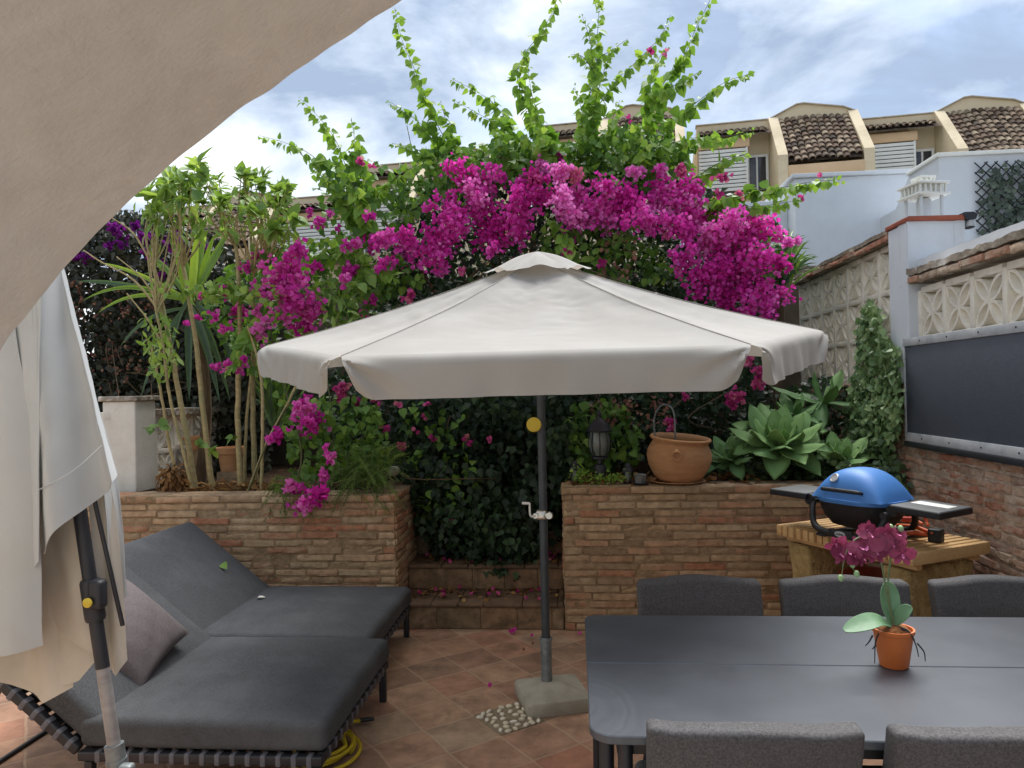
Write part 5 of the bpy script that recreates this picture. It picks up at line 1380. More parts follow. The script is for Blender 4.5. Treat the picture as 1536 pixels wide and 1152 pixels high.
bkx = thing('black_tray', 'black tray with a small black box on the bench end', 'tray', tuple(P(1360, 800, Z=HB)))
b = MB(); q0, q1 = P(1336, 806, Z=HB+.012), P(1386, 800, Z=HB+.012); dd_ = q1-q0; b.box((q0+q1)/2, (np.linalg.norm(dd_)+.04, .07, .012), .004, 2, rot=rotz(math.atan2(dd_[1], dd_[0]))); b.build('tray', MT['bbq_black'], bkx)
b = MB(); b.box(P(1404, 803, Z=HB+.036), (.065, .06, .070), .008, 2, rot=rotz(ang_b+.3)); b.build('box', MT['bbq_black'], bkx)
# ------------------------------------------------------------------ plant materials
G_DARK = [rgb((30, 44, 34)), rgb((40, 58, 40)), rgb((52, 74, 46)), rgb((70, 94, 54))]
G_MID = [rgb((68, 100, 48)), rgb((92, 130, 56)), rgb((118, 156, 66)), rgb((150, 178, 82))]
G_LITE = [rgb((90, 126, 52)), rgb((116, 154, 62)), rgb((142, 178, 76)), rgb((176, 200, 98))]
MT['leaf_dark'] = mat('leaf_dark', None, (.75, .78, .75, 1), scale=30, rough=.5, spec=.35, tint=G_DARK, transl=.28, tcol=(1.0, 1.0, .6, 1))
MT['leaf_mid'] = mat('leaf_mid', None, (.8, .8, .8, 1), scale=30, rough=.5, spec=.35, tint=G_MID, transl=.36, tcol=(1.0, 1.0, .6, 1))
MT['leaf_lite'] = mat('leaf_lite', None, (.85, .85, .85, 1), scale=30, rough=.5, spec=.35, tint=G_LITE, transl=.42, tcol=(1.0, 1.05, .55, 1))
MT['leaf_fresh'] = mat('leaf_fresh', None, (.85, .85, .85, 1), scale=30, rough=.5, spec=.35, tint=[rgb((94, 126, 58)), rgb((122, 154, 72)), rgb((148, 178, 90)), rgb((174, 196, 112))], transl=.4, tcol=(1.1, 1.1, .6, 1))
MT['bract'] = mat('bract', None, (.85, .8, .88, 1), scale=60, rough=.7, spec=.2, tint=[rgb((214, 50, 162)), rgb((232, 68, 184)), rgb((240, 104, 202)), rgb((246, 152, 216))], transl=.5)
MT['bract_pink'] = mat('bract_pink', None, (.8, .75, .78, 1), scale=60, rough=.7, spec=.2, tint=[rgb((176, 44, 120)), rgb((206, 70, 146)), rgb((222, 104, 160)), rgb((222, 150, 150))], transl=.35)
MT['bract_violet'] = mat('bract_violet', None, (.8, .75, .78, 1), scale=60, rough=.7, spec=.2, tint=[rgb((110, 24, 120)), rgb((142, 40, 150)), rgb((164, 62, 168))], transl=.3)
MT['bract_dry'] = mat('bract_dry', None, (.7, .7, .7, 1), scale=60, rough=.9, spec=.1, tint=[rgb((110, 74, 70)), rgb((150, 106, 90)), rgb((172, 136, 112))], transl=.15)
MT['bark'] = mat('bark', rgb((112, 92, 68)), rgb((82, 66, 48)), scale=20, rough=.95, bump=.8, bscale=60, stretch=(1, 1, .3))
MT['shoot'] = mat('shoot', rgb((92, 96, 50)), rgb((74, 66, 40)), scale=20, rough=.7)
MT['cane'] = mat('cane', rgb((176, 158, 112)), rgb((146, 130, 88)), scale=14, detail=8, rough=.85, bump=.4, bscale=40, stretch=(1, 1, 2.5), c3=rgb((130, 140, 96)), c3scale=3, c3fac=(.52, .75))
MT['agave'] = mat('agave', None, (.82, .85, .80, 1), scale=9, rough=.62, spec=.22, tint=[rgb((98, 132, 84)), rgb((130, 166, 102)), rgb((164, 194, 124))], transl=.12)
MT['sword'] = mat('sword_leaf', None, (.8, .82, .75, 1), scale=8, rough=.45, spec=.4, tint=[rgb((70, 92, 74)), rgb((98, 128, 60)), rgb((134, 166, 54)), rgb((160, 186, 64))], transl=.35, stretch=(6, 6, 1))
MT['fern'] = mat('fern', None, (.85, .85, .8, 1), scale=20, rough=.6, tint=[rgb((74, 106, 42)), rgb((100, 134, 52)), rgb((132, 160, 68))], transl=.35)
MT['dry'] = mat('dry_leaf', None, (.75, .75, .75, 1), scale=20, rough=.9, spec=.1, tint=[rgb((96, 66, 42)), rgb((138, 100, 62)), rgb((170, 134, 86))], transl=.1)

def leaves_in(mb, poly, n, Y0, Y1, smin, smax, tpl=LEAF_S, clump=0.0, cs=3.0, seed=0, dirbias=(0, -.1, -.55), nb=(0, -.65, .75), dens=None, spread=.65):
    """n leaves through a volume: an outline at real depths Y0..Y1 (metres)"""
    p = poly_pts(poly, n); Y = rng.uniform(Y0, Y1, n) if not callable(Y0) else Y0(p)
    pos = PV(p, Y)
    if clump:
        k = vnoise(pos, seed, cs)+rng.normal(size=n)*.35; pos = pos[k > -1.1+clump]
    m_ = len(pos)
    D = nrm(rng.normal(size=(m_, 3))*spread+np.array(dirbias)); N = nrm(rng.normal(size=(m_, 3))*.55+np.array(nb))
    t = np.clip(.5+.28*vnoise(pos, seed+9, 4.0)+.2*rng.normal(size=m_), 0, 1)
    scatter(*tpl, pos, D, N, rng.uniform(smin, smax, m_), t, mb)

def flowers_at(mb, spots, dens=.085, s=(.030, .046), squash=.75):
    for (px, py, rp, Y) in spots:
        c = P(px, py, Y=Y); r = rp/F*Y
        n = max(2, int(rp*rp*dens))
        # lumpy cluster made of smaller sprays
        k = max(1, n//14); sub = nrm(rng.normal(size=(k, 3)))*(rng.uniform(0, 1, (k, 1))**.45)*r*.85
        idx = rng.integers(0, k, n)
        pos = c+(sub[idx]+rng.normal(size=(n, 3))*r*.24)*np.array([1, squash, 1])
        D = nrm(rng.normal(size=(n, 3))); N = nrm((pos-c)/r*1.2+rng.normal(size=(n, 3))*.7+np.array([0, -.5, .4]))
        # template axis is z: use N as z
        scatter(*BRACT, pos, D, N, rng.uniform(*s, n), np.clip(.5+.24*rng.normal()+.22*rng.normal(size=n), 0, 1), mb)

def shoot(stem, lf, pts, Y0, Y1=None, size=(.05, .105), r=.0045, step=.028, seed=0, t0=.55):
    """arching shoot given tip first; leaves hang in pairs and grow larger towards the base"""
    Y1 = Y0 if Y1 is None else Y1
    q = [P(x, y, Y=Y0+(Y1-Y0)*i/(len(pts)-1)) for i, (x, y) in enumerate(pts)]
    c = catmull(q, 10); stem.tube(c, [.0012, r*.6, r], 5, t=.3)
    s = np.r_[0, np.cumsum(np.linalg.norm(np.diff(c, axis=0), axis=1))]; n = max(6, int(s[-1]/step))
    n2 = n*2
    u = np.linspace(0.005, 1, n2)**1.05
    pos = np.stack([np.interp(u*s[-1], s, c[:, i]) for i in range(3)], -1)
    tg = nrm(np.gradient(pos, axis=0)); sd_ = nrm(np.cross(tg, [0, 1, 0])+.5*rng.normal(size=(n2, 3)))
    sg = np.where(np.arange(n2) % 2 == 0, 1, -1)[:, None]
    D = nrm(sd_*sg*.7+np.array([0, -.15, -.75])+.35*rng.normal(size=(n2, 3))-tg*.25)
    N = nrm(np.array([0, -.9, .35])+rng.normal(size=(n2, 3))*.65)
    L_ = (size[0]+(size[1]-size[0])*np.clip(u*1.6, 0, 1))*rng.uniform(.6, 1.12, n2)
    L_[:3] *= .6
    pos = pos+nrm(D)*.012
    t = np.clip(t0+.22*rng.normal(size=n2)-.15*(u-.4), 0, 1)
    scatter(*LEAF, pos, D, N, L_, t, lf)

# ------------------------------------------------------------------ the big bougainvillea
bo = thing('bougainvillea', 'huge magenta-flowered bougainvillea with long upright leafy shoots rising above the parasol', 'shrub', (-.5, 6.0, .95))
b = MB()
for k in range(9):
    x = rng.uniform(-.9, .6); q = [np.array([-.5+rng.normal()*.15, 6.7+rng.normal()*.1, .9]), np.array([-.5+x*.4, 6.5, 1.6]), np.array([-.4+x, 6.3+rng.normal()*.2, 2.5]), np.array([-.3+x*1.8, 6.1, 3.2])]
    b.tube(catmull(q, 8), [.035, .022, .010], 7)
for k in range(60):
    a = P(rng.uniform(600, 1100), rng.uniform(300, 700), Y=rng.uniform(6.0, 6.6)); q = [a, a+rng.normal(size=3)*.25, a+rng.normal(size=3)*.4+[0, -.25, .1]]
    b.tube(catmull(q, 5), [.008, .003], 5)
b.build('branches', MT['bark'], bo)
b = MB()
main = [(590, 330), (640, 285), (720, 268), (800, 255), (880, 245), (960, 255), (1040, 270), (1110, 300), (1170, 340), (1195, 380), (1180, 440), (1150, 500), (1150, 590), (1060, 620), (1020, 660), (960, 690), (850, 715), (850, 860), (700, 800), (640, 790), (610, 720), (540, 700), (480, 640), (470, 560), (540, 470), (560, 400)]
leaves_in(b, main, 16000, 6.2, 7.1, .05, .085, clump=.35, cs=2.6, seed=3)
leaves_in(b, main, 9500, 5.75, 6.3, .045, .08, clump=.75, cs=3.2, seed=4)
# curtain hanging over the steps
cur = [(590, 590), (850, 590), (860, 700), (845, 800), (805, 840), (770, 868), (735, 850), (700, 800), (640, 790), (615, 740), (590, 700)]
leaves_in(b, [(655, 760), (810, 740), (812, 830), (775, 868), (735, 862), (690, 820)], 900, 5.35, 5.7, .05, .08, dirbias=(0, -.1, -.9))
leaves_in(b, [(596, 680), (660, 690), (700, 800), (690, 850), (655, 835), (612, 770)], 900, 5.45, 5.95, .05, .08, dirbias=(0, -.1, -.9))
leaves_in(b, cur, 5200, 5.55, 6.3, .05, .085, clump=.4, cs=3.0, seed=5, dirbias=(0, -.1, -.9))
for (x0, y0, y1) in ((678, 720, 835), (735, 700, 860), (760, 740, 862), (790, 700, 850), (710, 700, 800), (830, 640, 760), (655, 690, 760), (640, 640, 720)):
    pp_ = [(x0-8, y0), (x0+14, y0), (x0+9, y1), (x0-4, y1)]; leaves_in(b, pp_, 90, 5.45, 5.7, .055, .085, tpl=LEAF, dirbias=(0, -.2, -1.2))
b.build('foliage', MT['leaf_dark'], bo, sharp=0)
b = MB()
for pol, n, Y0, Y1 in (([(620, 300), (690, 230), (760, 200), (850, 215), (930, 190), (1000, 200), (1040, 250), (1000, 290), (900, 285), (800, 265), (700, 290)], 2300, 5.7, 6.5),
                       ([(600, 260), (640, 220), (700, 215), (720, 260), (640, 310), (590, 330)], 500, 5.7, 6.3),
                       ([(800, 350), (950, 330), (1000, 380), (1020, 420), (900, 430), (840, 400)], 420, 5.65, 5.95),
                       ([(540, 400), (600, 380), (640, 420), (560, 450), (530, 440)], 200, 5.65, 5.95),
                       ([(860, 600), (930, 600), (960, 640), (960, 690), (870, 700), (840, 640)], 340, 5.55, 5.9),
                       ([(600, 600), (700, 620), (720, 760), (640, 780), (600, 700)], 160, 5.45, 5.7),
                       ([(1100, 320), (1180, 350), (1190, 400), (1150, 420), (1080, 400)], 260, 5.6, 5.95)):
    leaves_in(b, pol, n, Y0, Y1, .05, .09, tpl=LEAF, seed=12, clump=.45, cs=4)
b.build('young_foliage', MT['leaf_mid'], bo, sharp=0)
stem, lf = MB(), MB()
SH = [([(592, 12), (603, 60), (620, 100), (640, 150), (660, 195), (690, 240), (705, 300)], 5.7, 6.2),
      ([(580, 150), (612, 170), (640, 195), (668, 230), (690, 280)], 5.8, 6.2), ([(678, 118), (710, 135), (740, 155), (765, 190), (790, 250)], 5.9, 6.2),
      ([(680, 150), (720, 172), (758, 195), (790, 235), (800, 270)], 5.8, 6.2), ([(588, 215), (620, 222), (650, 240), (680, 270)], 5.7, 6.1),
      ([(836, -20), (832, 10), (812, 48), (788, 80), (776, 115), (790, 160), (812, 205), (830, 260)], 5.6, 6.2), ([(790, 90), (800, 150), (822, 210), (835, 260)], 5.65, 6.2),
      ([(905, -40), (900, -5), (897, 40), (893, 90), (886, 135), (880, 200), (872, 270)], 5.7, 6.2), ([(942, 58), (918, 75), (897, 90), (890, 120)], 5.7, 5.9), ([(856, 82), (872, 84), (890, 105)], 5.7, 5.8), ([(872, 20), (885, 60), (890, 100)], 5.7, 5.85),
      ([(920, 70), (905, 110), (890, 170), (884, 240)], 5.65, 6.1), ([(862, 130), (872, 170), (866, 230), (860, 280)], 5.6, 6.1),
      ([(1075, -30), (1065, 0), (1045, 40), (1025, 85), (1003, 112), (985, 150), (968, 210), (950, 280)], 5.6, 6.2), ([(1006, 22), (990, 55), (955, 92), (925, 120), (898, 160), (880, 220), (870, 280)], 5.6, 6.2),
      ([(1000, 70), (985, 95), (975, 130), (968, 170)], 5.65, 5.9), ([(1128, 110), (1090, 122), (1060, 142), (1030, 165), (1002, 185), (985, 230)], 5.5, 6.1), ([(1052, 106), (1025, 122), (1000, 135), (985, 160)], 5.6, 5.9),
      ([(1068, 204), (1030, 209), (990, 222), (965, 245)], 5.5, 5.9), ([(1262, 270), (1222, 272), (1180, 280), (1140, 285), (1100, 292), (1050, 305)], 5.2, 5.8), ([(1200, 300), (1150, 308), (1110, 312), (1060, 322)], 5.3, 5.8),
      ([(1122, 230), (1092, 238), (1060, 255), (1030, 275)], 5.4, 5.9), ([(1130, 196), (1090, 205), (1040, 215), (1000, 240)], 5.6, 6.0),
      ([(800, 180), (815, 210), (830, 250), (840, 290)], 5.6, 6.0), ([(930, 150), (915, 190), (905, 240), (900, 290)], 5.6, 6.1), ([(960, 180), (945, 220), (930, 260)], 5.6, 6.0), ([(740, 190), (760, 220), (775, 260)], 5.7, 6.0), ([(980, 200), (960, 240), (940, 280)], 5.55, 5.9),
      ([(818, 320), (832, 332), (845, 350), (852, 372)], 5.5, 5.55), ([(660, 150), (672, 190), (690, 235)], 5.75, 6.0)]
for i, (pts, a, c) in enumerate(SH):
    shoot(stem, lf, pts, a, c, seed=i, size=(.05, .122) if i not in (8, 9, 10) else (.04, .07))
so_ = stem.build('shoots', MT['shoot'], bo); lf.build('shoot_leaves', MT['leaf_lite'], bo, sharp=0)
FT = [(690, 268, 26), (742, 262, 24), (715, 300, 42), (672, 300, 28), (765, 330, 40), (690, 330, 34), (640, 378, 38), (622, 372, 30), (612, 345, 20), (660, 345, 32), (735, 352, 42), (712, 285, 24), (805, 252, 18), (850, 250, 24), (832, 240, 14), (780, 305, 24), (865, 300, 32), (902, 288, 26), (880, 318, 34), (838, 312, 30), (775, 350, 28), (600, 390, 20), (655, 390, 26), (745, 385, 14),
      (950, 255, 18), (990, 250, 16), (1002, 278, 30), (962, 300, 40), (1000, 315, 38), (1040, 300, 30), (922, 322, 30), (905, 300, 24), (1042, 342, 26), (1082, 332, 30), (1110, 345, 36), (1152, 348, 30), (1188, 356, 16), (1062, 372, 36), (1105, 385, 42), (1062, 412, 36), (1112, 418, 42), (1148, 440, 32), (1032, 400, 22), (1092, 448, 30), (1132, 455, 32), (1162, 452, 22), (972, 328, 24), (1015, 350, 22), (1130, 395, 30), (1080, 360, 28), (950, 330, 24), (1165, 400, 20), (1030, 330, 28), (1052, 362, 28), (1012, 330, 24), (1062, 332, 28), (930, 300, 30), (860, 335, 24), (790, 280, 22), (575, 355, 20), (1020, 385, 20), (1000, 340, 22), (1075, 400, 26), (755, 290, 24), (820, 285, 24)]
b = MB(); flowers_at(b, [(x+rng.normal()*6, y+rng.normal()*6, r*.90, 5.60+.12*rng.normal()) for x, y, r in FT], dens=.20, s=(.023, .036))
b.build('flowers', MT['bract'], bo, sharp=0)
b = MB()
FS = [(1070, 268, 8), (1092, 264, 8), (1075, 290, 7), (1106, 296, 8), (1086, 345, 10), (800, 260, 20), (860, 265, 20), (1020, 262, 14), (1000, 360, 10), (1200, 300, 6), (1236, 264, 5), (980, 75, 6), (998, 78, 3), (545, 240, 8), (560, 248, 6), (945, 180, 4), (1000, 640, 12), (855, 375, 8), (905, 390, 7), (620, 440, 12), (700, 405, 10),
      (575, 652, 9), (598, 664, 10), (562, 602, 7), (640, 622, 5), (650, 656, 6), (706, 655, 7), (710, 668, 6), (736, 660, 4), (672, 780, 5), (640, 600, 5), (520, 580, 16), (512, 600, 12), (535, 604, 8), (550, 560, 10), (600, 610, 6), (680, 590, 5), (1130, 562, 16), (1110, 592, 18), (1142, 580, 12), (1100, 604, 12), (1125, 545, 10), (1022, 598, 7), (625, 650, 5)]
flowers_at(b, [(x, y, r, 5.5) for x, y, r in FS], dens=.10)
b.build('pink_flowers', MT['bract_pink'], bo, sharp=0)
b = MB(); leaves_in(b, [(880, 600), (1010, 590), (1000, 640), (900, 650)], 90, 5.6, 5.8, .03, .05, tpl=LEAF); leaves_in(b, [(900, 350), (960, 360), (950, 420), (900, 430)], 60, 5.6, 5.75, .03, .05, tpl=LEAF)
b.build('dry_bracts', MT['bract_dry'], bo, sharp=0)

# ------------------------------------------------------------------ second bougainvillea, left of the parasol
b2_ = thing('bougainvillea', 'loose pink bougainvillea among the tall canes left of the parasol, trailing over the planter', 'shrub', (-1.8, 5.5, .95))
b = MB(); stem = MB(); lf = MB()
leaves_in(b, [(300, 470), (340, 400), (420, 360), (520, 350), (560, 400), (560, 470), (500, 520), (440, 560), (420, 600), (340, 520)], 1500, 5.55, 6.2, .05, .085, tpl=LEAF, clump=.5, cs=4, seed=8)
leaves_in(b, [(470, 230), (520, 220), (600, 260), (640, 300), (600, 360), (520, 370), (470, 340)], 330, 5.6, 6.2, .06, .10, tpl=LEAF, clump=.5, cs=4, seed=9)
leaves_in(b, [(420, 600), (560, 590), (590, 680), (520, 720), (440, 720)], 650, 5.3, 5.7, .05, .08, tpl=LEAF, clump=.4, cs=4, seed=10)
b.build('foliage', MT['leaf_mid'], b2_, sharp=0)
for i, (pts, a, c) in enumerate([([(448, 146), (480, 178), (502, 208), (517, 245), (532, 295), (560, 345)], 5.5, 5.9), ([(388, 203), (430, 215), (470, 235), (502, 275), (530, 325)], 5.4, 5.9), ([(527, 176), (532, 210), (538, 248), (545, 290)], 5.6, 5.8), ([(470, 250), (505, 290), (540, 340)], 5.5, 5.8), ([(640, 240), (600, 262), (560, 300), (540, 350)], 5.6, 5.8), ([(500, 240), (530, 280), (548, 320), (555, 360)], 5.5, 5.7),
                                 ([(300, 440), (340, 432), (380, 436), (420, 420)], 5.35, 5.6), ([(560, 385), (530, 378), (500, 380), (470, 400)], 5.5, 5.7), ([(600, 420), (570, 402), (540, 400)], 5.45, 5.6), ([(340, 560), (352, 540), (372, 510), (390, 470)], 5.2, 5.5)]):
    shoot(stem, lf, pts, a, c, size=(.05, .12), seed=40+i)
for pts in ([(440, 738, 5.25), (452, 690, 5.3), (445, 640, 5.35), (420, 560, 5.6), (400, 470, 5.7)], [(470, 760, 5.02), (480, 715, 5.15), (500, 660, 5.4), (490, 560, 5.7)], [(373, 736, 5.3), (400, 666, 5.3), (433, 603, 5.4), (470, 520, 5.7)]):
    stem.tube(catmull([P(x, y, Y=Y) for x, y, Y in pts], 8), [.007, .005], 6)
stem.build('stems', MT['shoot'], b2_); lf.build('shoot_leaves', MT['leaf_lite'], b2_, sharp=0)
FL = [(440, 376, 26), (402, 402, 28), (450, 402, 34), (420, 432, 40), (470, 432, 32), (455, 462, 34), (388, 440, 26), (345, 442, 16), (322, 480, 18), (362, 472, 20), (300, 482, 9), (270, 480, 6), (450, 500, 20), (402, 482, 26), (488, 402, 14), (350, 552, 20), (335, 560, 10), (365, 538, 9), (482, 340, 14), (470, 320, 10), (505, 362, 12), (512, 402, 18), (546, 462, 12), (490, 320, 8), (500, 345, 6), (560, 330, 12), (590, 372, 22), (575, 400, 20), (540, 420, 16), (530, 372, 16), (605, 350, 18), (570, 360, 14), (380, 400, 18), (300, 450, 12), (430, 470, 28), (478, 470, 18),
      (442, 642, 28), (428, 656, 16), (450, 608, 20), (468, 638, 16), (412, 650, 10), (460, 625, 20), (470, 742, 24), (455, 752, 16), (482, 745, 18), (440, 720, 15), (490, 730, 14), (475, 690, 9), (500, 690, 6), (492, 712, 8), (486, 674, 7), (550, 470, 12), (616, 440, 8)]
b = MB(); flowers_at(b, [(x+rng.normal()*5, y+rng.normal()*5, r*1.02, (5.45 if y < 600 else (5.12 if y < 680 else 4.98))+.08*rng.normal()) for x, y, r in FL], dens=.085, s=(.030, .044))
b.build('flowers', mat('bract_rose', None, (.8, .75, .78, 1), scale=60, rough=.7, spec=.2, tint=[rgb((206, 46, 160)), rgb((226, 66, 184)), rgb((236, 98, 198)), rgb((242, 138, 208))], transl=.45), b2_, sharp=0)

# ------------------------------------------------------------------ dark hedge at the far left, violet flowers
hg = thing('bougainvillea', 'dark violet-flowered hedge with dried bracts at far left behind the white pillar', 'shrub', (-4.0, 7.0, .95))
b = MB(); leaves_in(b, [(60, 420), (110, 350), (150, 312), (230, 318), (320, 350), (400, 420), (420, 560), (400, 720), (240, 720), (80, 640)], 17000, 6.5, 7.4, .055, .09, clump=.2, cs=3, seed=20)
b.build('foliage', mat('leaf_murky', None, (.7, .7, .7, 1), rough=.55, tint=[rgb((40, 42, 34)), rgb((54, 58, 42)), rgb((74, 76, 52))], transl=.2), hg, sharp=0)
b = MB(); flowers_at(b, [(x, y, r, 6.5) for x, y, r in ((118, 396, 14), (182, 352, 18), (222, 358, 18), (272, 366, 20), (242, 402, 10), (302, 372, 12), (205, 340, 12), (160, 372, 8), (255, 350, 12), (130, 388, 8), (215, 385, 8), (240, 410, 8))], dens=.13); b.build('flowers', MT['bract_violet'], hg, sharp=0)
b = MB(); p = poly_pts([(100, 420), (240, 430), (270, 560), (160, 600), (110, 540)], 420); pos = PV(p, rng.uniform(6.35, 6.6, 420)); pos = pos[vnoise(pos, 77, 5)+.4*rng.normal(size=420) > .0]; n = len(pos)
scatter(*BRACT, pos, nrm(rng.normal(size=(n, 3))), nrm(rng.normal(size=(n, 3))+[0, -.7, .2]), rng.uniform(.02, .034, n), rng.uniform(0, 1, n), b); b.build('dried_flowers', MT['bract_dry'], hg, sharp=0)
b = MB()
for k in range(20):
    a = P(rng.uniform(100, 380), rng.uniform(420, 700), Y=rng.uniform(6.4, 6.8)); b.tube(catmull([a, a+rng.normal(size=3)*.2, a+rng.normal(size=3)*.4], 5), [.006, .002], 5)
b.build('twigs', MT['bark'], hg)

# ------------------------------------------------------------------ frangipani: tall bare canes, leaves only at the top
fr = thing('frangipani', 'tall shrub of pale bare canes with a leafy top in the left planter', 'shrub', (-2.7, 5.45, .95))
tr = [[(289, 736), (271, 662), (252, 580), (245, 520), (236, 470)], [(293, 736), (283, 670), (267, 584), (256, 520), (242, 447), (230, 400)], [(320, 736), (310, 670), (299, 564), (293, 506), (282, 440), (275, 400)], [(361, 736), (357, 642), (358, 560), (360, 480), (357, 400), (354, 370)], [(367, 730), (369, 642), (377, 556), (382, 480), (380, 410)], [(384, 736), (381, 680), (380, 556), (388, 470), (400, 400)], [(373, 736), (400, 666), (433, 603), (452, 560)], [(392, 735), (394, 603), (388, 545), (372, 490)], [(268, 728), (252, 654), (243, 600), (228, 520)]]
tips = []
for i, t_ in enumerate(tr):
    Yt = 5.30+.07*i if i < 6 else 5.35
    q = catmull([P(x, y, Y=Yt+.02*j) for j, (x, y) in enumerate(t_)], 8)
    q = q+.006*np.stack([vnoise(q, i, 9), vnoise(q, i+1, 9), 0*q[:, 0]], -1)
    rr = .022 if i in (1, 2, 3, 5) else .013
    rad = np.linspace(rr, rr*.62, len(q))*(1+.10*np.abs(np.sin(np.arange(len(q))*1.3)))
    b = MB(); b.tube(q, rad, 10); b.build('cane', MT['cane'], fr); 
    if i < 6: tips.append(q[-1])
br = MB(); lf = MB()
tops = poly_pts([(205, 300), (290, 240), (340, 262), (420, 262), (450, 310), (440, 350), (330, 330), (240, 335)], 72)
tipsA = np.array(tips)
for k, (px, py) in enumerate(tops):
    e = P(px, py, Y=rng.uniform(5.2, 5.9)); j = np.argmin(np.abs(tipsA[:, 0]-e[0])+.25*rng.uniform(size=len(tipsA))); a = tipsA[j]
    mid_ = a*.55+e*.45+rng.normal(size=3)*.05; mid_[2] = a[2]+(e[2]-a[2])*.45
    c = catmull([a, mid_, e], 8); br.tube(c, [.010, .005, .003], 6)
    n = rng.integers(6, 12); up = nrm(c[-1]-c[-3])
    D = nrm(rng.normal(size=(n, 3))*.8+up*.6+[0, -.1, 0]); scatter(*(LEAF_L if k % 2 == 0 else LEAF), np.repeat(e[None], n, 0)+rng.normal(size=(n, 3))*.012, D, nrm(rng.normal(size=(n, 3))*.3+[0, -.3, 1]), rng.uniform(.08, .15, n)*(.8 if k % 3 else 1.1), np.clip(rng.normal(.45, .25, n), 0, 1), lf)
    if k % 4 == 0:
        n = 5; sp = c[rng.integers(6, len(c), n)]; scatter(*LEAF_L, sp, nrm(rng.normal(size=(n, 3))+[0, -.2, -.3]), nrm(rng.normal(size=(n, 3))*.3+[0, -.3, 1]), rng.uniform(.06, .12, n), rng.uniform(.2, .8, n), lf)
# long thin side branches to the left and small sprouts low on the canes
for pts in ([(242, 470), (200, 420), (150, 392), (125, 375)], [(242, 466), (215, 420), (175, 385)], [(245, 520), (222, 480), (190, 440)], [(230, 400), (200, 350), (165, 325)]):
    br.tube(catmull([P(x, y, Y=5.5) for x, y in pts], 8), [.009, .004], 6)
leaves_in(lf, [(210, 470), (260, 470), (268, 540), (240, 580), (215, 520)], 130, 5.2, 5.5, .05, .10, tpl=LEAF_L)
leaves_in(lf, [(200, 300), (290, 262), (440, 300), (446, 360), (340, 350), (230, 345)], 260, 5.25, 5.9, .06, .12, tpl=LEAF_L)
leaves_in(lf, [(228, 424), (330, 420), (420, 425), (420, 455), (320, 450), (240, 445)], 110, 5.25, 5.5, .05, .08, tpl=LEAF)
leaves_in(lf, [(430, 430), (540, 410), (560, 480), (520, 500)], 90, 5.4, 5.6, .06, .11, tpl=LEAF_L)
leaves_in(lf, [(560, 400), (545, 470), (530, 420)], 20, 5.4, 5.6, .06, .11, tpl=LEAF)
for (px, py) in ((245, 640), (300, 668), (318, 676), (350, 655), (225, 642)):
    n = 4; e = P(px, py, Y=5.2); scatter(*LEAF, np.repeat(e[None], n, 0), nrm(rng.normal(size=(n, 3))), nrm(rng.normal(size=(n, 3))*.3+[0, -.4, 1]), rng.uniform(.05, .09, n), rng.uniform(.1, .5, n), lf)
br.build('branches', MT['cane'], fr); lf.build('leaves', MT['leaf_fresh'], fr, sharp=0)

# ------------------------------------------------------------------ sword-leaved yuccas
def sword(mb, base, tip, width, bend=.12, t=.6, nrmv=(0, -1, .3)):
    base, tip = np.array(base), np.array(tip); d = tip-base; l = np.linalg.norm(d)
    s = np.linspace(0, 1, 12); c = base+d*s[:, None]; c[:, 2] += bend*l*(np.sin(PI*s*.5)-s)*2.2
    w = width*np.clip(np.interp(s, [0, .15, .5, .85, 1], [.5, .8, 1, .6, .02]), 0, 1)
    tg = nrm(np.gradient(c, axis=0)); sd_ = nrm(np.cross(tg, np.array(nrmv, float))); n_ = np.cross(sd_, tg)
    us = np.array([-1, -.5, 0, .5, 1]); G = c[:, None]+us[None, :, None]*w[:, None, None]*sd_[:, None]+(.35*np.abs(us))[None, :, None]*w[:, None, None]*n_[:, None]
    mb.grid(G, np.clip(t+.25*np.repeat(np.abs(us)[None], 12, 0)-.1, 0, 1))
yc = thing('yucca', 'yucca with bright green sword leaves between the frangipani canes', 'plant', (-2.75, 6.0, .95))
b = MB(); hd = P(288, 452, Y=5.9); b.tube(catmull([P(300, 735, Y=5.95), P(310, 600, Y=5.95), hd], 8), [.05, .04, .05], 10); b.build('trunk', MT['bark'], yc)
b = MB()
for (x, y, dy, wd, t) in ((297, 348, -.1, .040, .9), (322, 352, .1, .030, .7), (352, 338, -.1, .034, .35), (256, 345, 0, .030, .85), (270, 360, .1, .026, .5), (115, 422, -.2, .026, .1), (150, 394, -.1, .020, .95), (124, 451, -.25, .020, .6), (146, 470, -.2, .020, .7), (336, 372, .2, .03, .5), (310, 345, .25, .032, .55), (230, 385, .1, .026, .4), (385, 400, 0, .026, .3), (180, 520, -.2, .02, .1), (210, 600, -.25, .02, .05), (330, 605, -.35, .036, .05), (284, 602, -.3, .036, .05), (360, 570, -.2, .03, .05), (250, 560, -.3, .02, .1), (300, 340, .3, .03, .6), (345, 600, .1, .03, .1), (410, 470, .2, .025, .2)):
    sword(b, hd+rng.normal(size=3)*.025, P(x, y, Y=5.9+dy), wd, .10 if y < 450 else .3, t)
b.build('leaves', MT['sword'], yc, sharp=0)
gy = thing('spiky_plant', 'tuft of dark spiky leaves beside the pierced wall at the right end of the flowers', 'plant', (1.75, 6.1, .95))
b = MB(); hd = P(1172, 425, Y=6.1); b.tube(catmull([P(1165, 640, Y=6.15), hd], 6), [.04, .035], 8); b.build('trunk', MT['bark'], gy)
b = MB()
